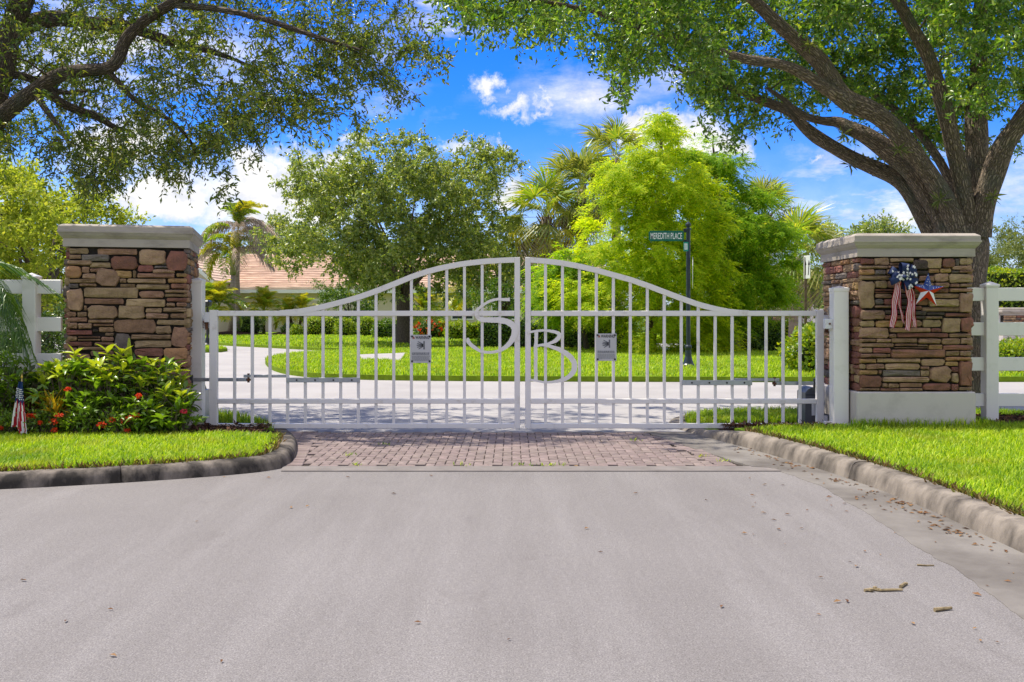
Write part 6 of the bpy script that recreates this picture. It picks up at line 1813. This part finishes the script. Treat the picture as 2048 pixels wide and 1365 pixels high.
bush('bushy shrub with fresh leaves growing by the gate hinge post', 1640, 752, 19.6, .62, .42, M['hedgey'], .11, 2600, None, name='leafy_shrub')
for a in [(500, 664, 53.5, .68, .50, 'hedge', 'dark green bush beside the foot of the tall palms'), (579, 668, 53, .35, .30, 'hedge', 'small dark bush under the twin-stemmed palm'), (594, 671, 52, .30, .26, 'hedgey', 'smallest bright green bush by the garage wall'),
          (629, 669, 52.5, .45, .48, 'hedgey', 'rounded bright green bush before the garage door'), (658, 669, 52.7, .42, .48, 'hedgey', 'rounded green bush under the ornamental tree crown'), (673, 670, 53, .36, .42, 'hedge', 'dark bush squeezed behind the yellow bush'),
          (689, 678, 50.5, .44, .46, 'hedgey', 'yellow-green ball bush standing out on the lawn edge'), (711, 672, 52.8, .40, .48, 'hedge', 'dark green bush between two bright ball bushes'), (733, 679, 50.5, .46, .50, 'hedgey', 'large bright ball bush nearest the round oak'.replace('nearest', 'next to'))]:
    bush(a[6], a[0], a[1], a[2], a[3], a[4], M[a[5]], .10, 1300)
bush('bush dotted with red flowers beside the oak trunk', 862, 674, 46.5, .75, .42, M['hedge'], .10, 1500, None, name='flowering_bush', flowers=(M['redflower'], 40))
bush('small green bush with yellow blossoms beyond the red flowers', 890, 674, 46.5, .45, .42, M['hedgey'], .10, 1000, None, name='flowering_bush', flowers=(M['crotony'], 24))

# mulch rings under palms
for (px, py, r_) in ((468, 672, 1.9), (590, 668, 1.6)):
    b = at(px, py, 53.5); mb = MB(); mb.lathe([(r_, 0), (r_*.7, .12), (.3, .22)], 0, 0, 14); tag(mb.build('mulch_ring', M['mulch'], loc=(b.x, b.y, .09)), kind='structure')

# ================================================================== GRASS
WALK = [tuple(gr(x, y, .115))[:2] for x, y in walk_f]+[tuple(gr(x, y, .115))[:2] for x, y in walk_b[::-1]]
def grass(name, poly, z, n, h, w, lean=.5, m_=None, yw=None):
    p = sample_poly(poly, n)
    p = p[~in_poly(p, WALK)]
    n = len(p)
    if yw:
        keep = rng.random(n) < np.clip(yw/p[:, 1], 0, 1); p = p[keep]; n = len(p)
    a = rng.random(n)*2*math.pi; hh = h*(.5+.8*rng.random(n))
    dx = np.stack([np.cos(a), np.sin(a), 0*a], axis=1); sx = np.stack([-np.sin(a), np.cos(a), 0*a], axis=1)
    ln = (lean*(.2+rng.random(n)))[:, None]
    b = np.concatenate([p, np.full((n, 1), z-.005)], axis=1)
    ww = (w*(.6+.8*rng.random(n)))[:, None]
    V = np.empty((n, 5, 3)); H = hh[:, None]; up = np.array([0, 0, 1.0])
    V[:, 0] = b-sx*ww*.5; V[:, 1] = b+sx*ww*.5
    mid = b+up*H*.6+dx*H*.25*ln
    V[:, 2] = mid+sx*ww*.42; V[:, 3] = mid-sx*ww*.42
    V[:, 4] = b+up*H*(1-.15*ln)+dx*H*ln
    i = (np.arange(n)*5)[:, None]
    Q = i+np.array([[0, 1, 2, 3]]); T = i+np.array([[3, 2, 4]])
    return tag(link_mesh(name, np_mesh(name, V.reshape(-1, 3), [Q, T], m_ or M['grass'])), kind='stuff')

gl = [p for p in KRb if 3.0 < p[1] < 9.6]
near_r = gl+[(2.6, 9.78), (3.2, 9.82), (4.6, 9.98), (6.2, 10.1), (6.2, 5.0), (4.5, 3.0)]
grass('grass', near_r, LZ, 78000, .055, .0065, .9)
near_l = [p for p in KLb if -6.2 < p[0] and p[1] < 9.35]+[(-2.6, 9.38), (-4, 9.25), (-6.2, 9.18)]
near_l = [p for p in near_l if p[1] > 6.0]
grass('grass', near_l, LZ-.022, 52000, .058, .0065, .9)
grass('grass', [(3.3, 9.6), (4.7, 9.7), (4.75, 9.95), (3.3, 9.75)], LZ, 1500, .10, .007, .5)
vis = [p for p in island if p[0] < 16]
grass('grass', vis, .10, 110000, .075, .014, .8, yw=22)
lv = [(p[0], p[1]) for p in leftl if p[1] < 60]
lv2 = [(p.x, p.y) for p in lft if p.x < 12]+[(10, 50), (-20, 56)]
grass('grass', lv2, .10, 26000, .09, .03, .8)
grass('grass', tri, .10, 5000, .08, .02, .8)
bk = [p for p in KRb if p[1] > 10.6 and p[0] < 6.5]+[(6.5, 11.2), (3.4, 11.0), (2.6, 10.7)]
grass('grass', bk, .036, 16000, .085, .008, .8)
bkl = [p for p in KLb if p[1] > 10.0 and p[0] > -7]+[(-7, 11.4), (-3.6, 11.2), (-2.9, 10.6)]
grass('grass', bkl[::-1], .036, 7000, .09, .008, .8)
# unmown tufts over the kerb edge
edge = []
for line in ([p for p in KRb if 4.5 < p[1] < 9.6], [p for p in KLb if p[0] > -6 and p[1] < 9.4]):
    for (p, q) in zip(line[:-1], line[1:]):
        L_ = math.hypot(q[0]-p[0], q[1]-p[1]); k = int(L_*260)
        for _ in range(k):
            t = random.random(); edge.append((p[0]+(q[0]-p[0])*t+random.gauss(0, .018), p[1]+(q[1]-p[1])*t+random.gauss(0, .018)))
edge = np.array(edge)
def blades_at(name, p, z, h, w, m_):
    n = len(p); a = rng.random(n)*2*math.pi
    d = unit(np.stack([np.cos(a), np.sin(a), .6+rng.random(n)], axis=1)); b = np.concatenate([p, np.broadcast_to(np.asarray(z, dtype=float).reshape(-1, 1), (n, 1))], axis=1)
    V, T = leaf_quads(b, d, rand_dir(n), h*(.5+rng.random(n)), np.full(n, w)); return tag(link_mesh(name, np_mesh(name, V, T, m_)), kind='stuff')
M['grassdry'] = leaf_mat('straw_grass', [(0.10, 0.15, 0.02), (0.20, 0.20, 0.05), (0.28, 0.19, 0.08), (0.16, 0.09, 0.04)], .3, .6, .2, (1.2, 1.1, .6))
edge_z = np.where(edge[:, 0] < 0, LZ-.027, LZ-.005)
blades_at('dry_grass_edge', edge, edge_z, .06, .007, M['grassdry'])
# weeds between the pavers
wd = np.concatenate([rng.normal(size=(12, 2))*[.035, .02]+np.array(c) for c in [(-1.25, 8.05), (-1.4, 8.6), (-1.2, 9.3), (.28, 8.02), (.38, 8.03), (1.75, 8.25), (1.62, 8.5), (-.4, 8.04), (1.2, 9.6), (.10, 8.03)]])
blades_at('paver_weeds', wd, .004, .035, .006, M['grass'])

# mulch chips
def chips(name, poly, zf, n, m_):
    p = sample_poly(poly, n); z = np.array([zf(x, y) for x, y in p])
    d = rand_dir(n); d[:, 2] *= .25; d = unit(d)
    V, T = leaf_quads(np.concatenate([p, z[:, None]], axis=1)+np.array([0, 0, .008]), d, unit(rand_dir(n)*.5+np.array([0, 0, 1.0])), .03+.05*rng.random(n), .010+.014*rng.random(n), .08)
    tag(link_mesh(name, np_mesh(name, V, T, m_)), kind='stuff')
M['chip'] = leaf_mat('mulch_chip', [(0.04, 0.022, 0.014), (0.10, 0.05, 0.03), (0.16, 0.085, 0.05)], .05, .9, .1, (1, 1, 1))
chips('mulch_chips', [(2.15, 9.85), (3.3, 9.8), (3.4, 10.5), (2.2, 10.55)], lambda x, y: .118 if y < 9.9 else max(.035, .11-.1*(y-9.9)), 2600, M['chip'])
chips('mulch_chips', [(4.5, 10.05), (8, 10.2), (8, 11), (4.6, 11)], lambda x, y: .118, 2600, M['chip'])
chips('mulch_chips', [(-6.3, 9.15), (-4, 9.22), (-2.4, 9.35), (-2.45, 10.1), (-3.3, 10.0), (-6.3, 9.9)], lambda x, y: .108 if y < 9.6 else .10, 5200, M['chip'])

# ================================================================== FLOWER BED
def shaped_leaf(name, L, W, m_, curl=.25, n=5, fold=.22):
    """a broad leaf, 2 x n faces: along +x, folded along its midrib and curling down"""
    V = []; Q = []
    for i in range(n+1):
        t = i/n; wv = W*.5*math.sin(math.pi*min(1, t*.93+.05))**.8*(1.1-.25*t) if i < n else .0006
        x = L*t*(1-.1*curl*t); z = L*(.10*t-curl*t*t)
        V += [(x, -wv, z+wv*fold*2), (x, 0, z), (x, wv, z+wv*fold*2)]
    for i in range(n):
        a = i*3; Q += [(a, a+1, a+4, a+3), (a+1, a+2, a+5, a+4)]
    return np_mesh(name, np.array(V), np.array(Q), m_, smooth=True)

LEAF = {'d': [shaped_leaf('leaf', .15, .052, M['shrub'], c) for c in (.15, .35, .55)], 'l': [shaped_leaf('leaf', .14, .050, M['shrublight'], c) for c in (.1, .25)],
        'k': [shaped_leaf('leaf', .10, .036, M['shrubdark'], c) for c in (.2, .4)], 'cy': [shaped_leaf('leaf', .20, .026, M['crotony'], .12), shaped_leaf('leaf', .19, .024, M['crotong'], .2)],
        'cr': [shaped_leaf('leaf', .19, .028, M['crotonr'], .15), shaped_leaf('leaf', .19, .026, M['crotong'], .2)]}

def big_shrub(label, x, y, w, h, n_rose, seed, keys='dl', stems=9, sparse=0.0, name='tropical_shrub', cat='shrub', per=6, sc=1.0, flowers=0):
    """woody stems, each ending in whorls of single leaves"""
    rr = random.Random(seed)
    root = empty(name, (x, y, .098), 0, label, cat)
    sm = MB(); tips = []
    for k in range(n_rose):
        f = (k+.5)/n_rose
        a = k*2.39996; r_ = math.sqrt(f)
        tx = math.cos(a)*r_*w*.5*rr.uniform(.75, 1.1); ty = math.sin(a)*r_*.24*rr.uniform(.7, 1.1)-.03
        tz = h*(1-.18*r_*r_)*rr.uniform(.74, 1.04)
        if rr.random() < .38: tz *= rr.uniform(.35, .8); ty -= .10
        tips.append(Vector((tx, ty, tz)))
    for t in tips:
        b = Vector((t.x*.35+rr.uniform(-.05, .05), t.y*.4, 0)); m_ = b.lerp(t, .55)+Vector((rr.uniform(-.05, .05), rr.uniform(-.04, .04), rr.uniform(0, .05)))
        sm.tube([b, m_, t], [.009, .006, .0035], 4, cap=False)
        for q in range(2):
            e = m_.lerp(t, rr.random())+Vector((rr.uniform(-.14, .14), rr.uniform(-.14, .05), rr.uniform(-.02, .14))); sm.tube([m_, e], [.004, .002], 3, cap=False)
    tag(sm.build('stems', M['twig'], root), kind='stuff')
    cnt = 0
    fill_p = []; 
    for i, t in enumerate(tips):
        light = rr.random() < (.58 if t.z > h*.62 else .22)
        if rr.random() < sparse: continue
        nl = per+rr.randint(-1, 2)
        for q in range(nl):
            if cnt >= 296: break
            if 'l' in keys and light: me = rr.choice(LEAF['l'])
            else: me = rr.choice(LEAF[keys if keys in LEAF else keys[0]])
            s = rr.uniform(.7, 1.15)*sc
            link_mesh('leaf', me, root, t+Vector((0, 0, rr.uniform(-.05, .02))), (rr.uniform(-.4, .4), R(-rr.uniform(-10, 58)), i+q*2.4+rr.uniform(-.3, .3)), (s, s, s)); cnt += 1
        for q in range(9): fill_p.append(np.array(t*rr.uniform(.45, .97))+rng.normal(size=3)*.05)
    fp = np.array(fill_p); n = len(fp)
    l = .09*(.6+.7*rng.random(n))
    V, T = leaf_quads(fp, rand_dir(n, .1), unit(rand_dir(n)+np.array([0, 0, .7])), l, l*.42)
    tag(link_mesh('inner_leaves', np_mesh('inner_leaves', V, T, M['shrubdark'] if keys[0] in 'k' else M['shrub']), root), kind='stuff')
    return root
def bedx(px, Y): return (px-CX)*Y/F
big_shrub('leafy tropical shrub with glossy whorled leaves in front of the white fence post', bedx(138, 9.62), 9.62, .60, .72, 44, 1)
big_shrub('glossy broad-leaved shrub before the middle of the stone pillar', bedx(232, 9.6), 9.6, .56, .74, 46, 2)
big_shrub('straggly shrub with bare twigs at the gate side of the flower bed', bedx(325, 9.66), 9.66, .54, .70, 40, 3, sparse=.2)
big_shrub('low sprawling shrub leaning out past the pillar corner towards the gate', bedx(352, 9.5), 9.5, .46, .42, 26, 4)
big_shrub('dark dense bush at the picture edge behind the small flag', bedx(10, 9.6), 9.6, .66, .72, 42, 5, keys='d', per=7, sc=.8)
big_shrub('dark small-leaved bush filling the bed under the palm fronds', bedx(80, 9.72), 9.72, .5, .55, 38, 6, keys='k', per=7)
big_shrub('low dark bush growing between the croton and the broad-leaved shrub', bedx(185, 9.48), 9.48, .5, .40, 34, 8, keys='d', per=6, sc=.8)
big_shrub('low bush of small leaves below the straggly shrub', bedx(285, 9.42), 9.42, .5, .34, 32, 9, keys='d', per=6, sc=.75)

def croton(label, px, Y, h, keys, n, seed):
    rr = random.Random(seed)
    root = empty('croton', (bedx(px, Y), Y, .098), 0, label, 'croton', 'crotons in the flower bed')
    sm = MB()
    for k in range(4):
        t = Vector((rr.uniform(-.10, .10), rr.uniform(-.05, .05), h*rr.uniform(.5, .75))); sm.tube([(t.x*.2, 0, 0), t], [.008, .005], 5)
        for q in range(n//4):
            s = rr.uniform(.75, 1.15)
            link_mesh('leaf', LEAF[keys][0 if rr.random() < .62 else 1], root, t+Vector((0, 0, rr.uniform(-.10, .02))), (rr.uniform(-.4, .4), R(-rr.uniform(15, 78)), q*2.4+k), (s, s, s))
    tag(sm.build('stems', M['twig'], root), kind='stuff')
croton('croton with bright yellow and green narrow leaves', 107, 9.33, .42, 'cy', 56, 1)
croton('croton with dark red and bronze leaves beside the small flag', 55, 9.42, .40, 'cr', 48, 2)
croton('smaller yellow-green croton low before the pillar', 152, 9.36, .28, 'cy', 28, 3)

def ixora(label, px, Y, w, h, heads, seed, fm='redflower'):
    rr = random.Random(seed)
    root = empty('ixora_shrub', (bedx(px, Y), Y, .098), 0, label, 'flower shrub', 'low ixoras along the bed edge')
    n = 520
    p = rng.normal(size=(n, 3))*[w*.25, .07, h*.22]+np.array([0, 0, h*.55]); p[:, 2] = np.abs(p[:, 2])
    l = .045*(.7+.6*rng.random(n))
    V, T = leaf_quads(p, rand_dir(n, .4), unit(rand_dir(n)+np.array([0, 0, .6])), l, l*.36); tag(link_mesh('foliage', np_mesh('foliage', V, T, M['ixora']), root), kind='stuff')
    sm = MB()
    for k in range(14):
        t = Vector((rr.uniform(-.5, .5)*w, rr.uniform(-.07, .07), h*rr.uniform(.6, 1))); sm.tube([(t.x*.3, 0, 0), t], [.005, .003], 3, cap=False)
    tag(sm.build('stems', M['twig'], root), kind='stuff')
    for (fx, fz, r_) in heads:
        n = 34
        d = rand_dir(n, .5); p = d*np.array([1, .8, .6])*r_
        V, T = leaf_quads(np.repeat(p, 2, 0), unit(np.repeat(d, 2, 0)*.4+rand_dir(n*2)), unit(np.repeat(d, 2, 0)+.4*rand_dir(n*2)), np.full(n*2, .020), np.full(n*2, .013), .02)
        link_mesh('flower_head', np_mesh('flower_head', V, T, M[fm]), root, (fx, -.09, fz))
def head(px0, px, py, Y, r_): 
    q = at(px, py, Y); return (q.x-bedx(px0, Y), q.z-.115, r_)
ixora('ixora with the largest red flower cluster beside the small flag', 85, 9.27, .42, .27, [head(85, 64, 831, 9.2, .042), head(85, 74, 829, 9.2, .025), head(85, 117, 840, 9.2, .032), head(85, 127, 828, 9.2, .03), head(85, 118, 857, 9.2, .022), head(85, 89, 842, 9.2, .015)], 1)
ixora('ixora of mostly bare twigs between the two flowering ones', 170, 9.27, .40, .27, [head(170, 145, 776, 9.2, .026)], 2)
ixora('ixora with several orange-red clusters before the pillar base', 245, 9.26, .42, .26, [head(245, 211, 846, 9.2, .034), head(245, 232, 837, 9.2, .028), head(245, 256, 838, 9.2, .026), head(245, 266, 833, 9.2, .024), head(245, 260, 858, 9.2, .028), head(245, 280, 828, 9.2, .022), head(245, 284, 788, 9.2, .02)], 3)
ixora('low ixora bush at the picture edge with one orange cluster', 12, 9.27, .34, .24, [head(12, 9, 853, 9.2, .02)], 4)
ixora('sparse low ixora nearest the gate with one pink flower', 318, 9.36, .30, .20, [head(318, 375, 820, 9.3, .026)], 5, 'pinkflower')

def spear():
    b = Vector((bedx(258, 9.72), 9.72, .12))
    p = empty('spear_plant', b, 0, 'single upright sword-shaped green leaf standing before the pillar', 'plant')
    for (dx, h, rot, k) in ((0, .875, 0, 0), (.03, .50, .9, 1)):
        V = []; Q = []
        for i in range(7):
            t = i/6; w = .038*(1 if t < .8 else max(.18, (1-t)/.2)); V += [(dx-w, 0, h*t), (dx, .008, h*t), (dx+w, 0, h*t)]
        for i in range(6): a = i*3; Q += [(a, a+1, a+4, a+3), (a+1, a+2, a+5, a+4)]
        link_mesh('leaf', np_mesh('leaf', np.array(V), np.array(Q), M['shrublight']), p, None, (0, .05*k, rot))
spear()

# ================================================================== LITTER
def litter():
    pts = []
    gcl = [p for p in KR if 4.6 < p[1] < 9]
    for _ in range(150):
        p = random.choice(gcl); pts.append((p[0]-abs(random.gauss(.03, .13))-.01, p[1]+random.gauss(0, .10)))
    for cl in ((2.56, 6.45), (2.56, 6.1), (2.50, 5.65), (2.44, 7.3), (2.3, 8.1)):
        for _ in range(14): pts.append((cl[0]+random.gauss(-.04, .03), cl[1]+random.gauss(0, .06)))
    for _ in range(22): pts.append((random.uniform(-2.5, 2.0), random.uniform(3.4, 7.6)))
    for _ in range(46): pts.append((2.3-abs(random.gauss(0, .55)), random.uniform(3.4, 7.6)))
    for _ in range(12): pts.append((random.uniform(-1.5, 1.6), random.uniform(8, 10)))
    p = np.array(pts); n = len(p); a = rng.random(n)*6.28
    d = unit(np.stack([np.cos(a), np.sin(a), .02+.10*rng.random(n)], axis=1))
    l = .018+.032*rng.random(n)
    V, T = leaf_quads(np.concatenate([p, np.full((n, 1), .0055)], axis=1), d, unit(rand_dir(n)*.35+np.array([0, 0, 1])), l, l*.42, .12)
    tag(link_mesh('fallen_leaves', np_mesh('fallen_leaves', V, T, M['dryleaf'])), kind='stuff')
litter()
M['paletwig'] = mat('pale_dry_stick', (.34, .26, .14), .8, .2, var=.5, nscale=40)
def stick(label, pts, r_, knobs=()):
    c = gr(*pts[0]); o = empty('dry_twig', (c.x, c.y, 0), 0, label, 'twig', 'dry twigs lying on the asphalt')
    P = [gr(*p)-c+Vector((0, 0, r_+.001)) for p in pts]
    mb = MB(); mb.tube(P, [r_*1.2]+[r_]*(len(P)-2)+[r_*.8], 6, wob=.2); mb.build('stem', M['paletwig'], o)
    for (px, py, k) in knobs:
        q = gr(px, py)-c; mb = MB(); mb.lathe([(.0, 0), (k, k*.4), (k*.8, k*1.1), (.0, k*1.4)], q.x, q.y, 6); mb.build('knot', M['paletwig'], o)
stick('pale knobbly dry twig with a curled piece at one end', [(1729, 1184), (1745, 1182), (1762, 1184), (1785, 1183), (1805, 1183)], .006, ((1742, 1184, .013), (1757, 1183, .011), (1750, 1180, .012)))
stick('short grey broken stick just beyond the knobbly twig', [(1801, 1177), (1810, 1171), (1815, 1171)], .007)
stick('thick brown stick lying apart closer to the camera', [(1869, 1224), (1885, 1222), (1903, 1220)], .0075)
stick('thin straight pale twig lying near the gutter edge', [(1834, 1132), (1850, 1133), (1868, 1133)], .004)
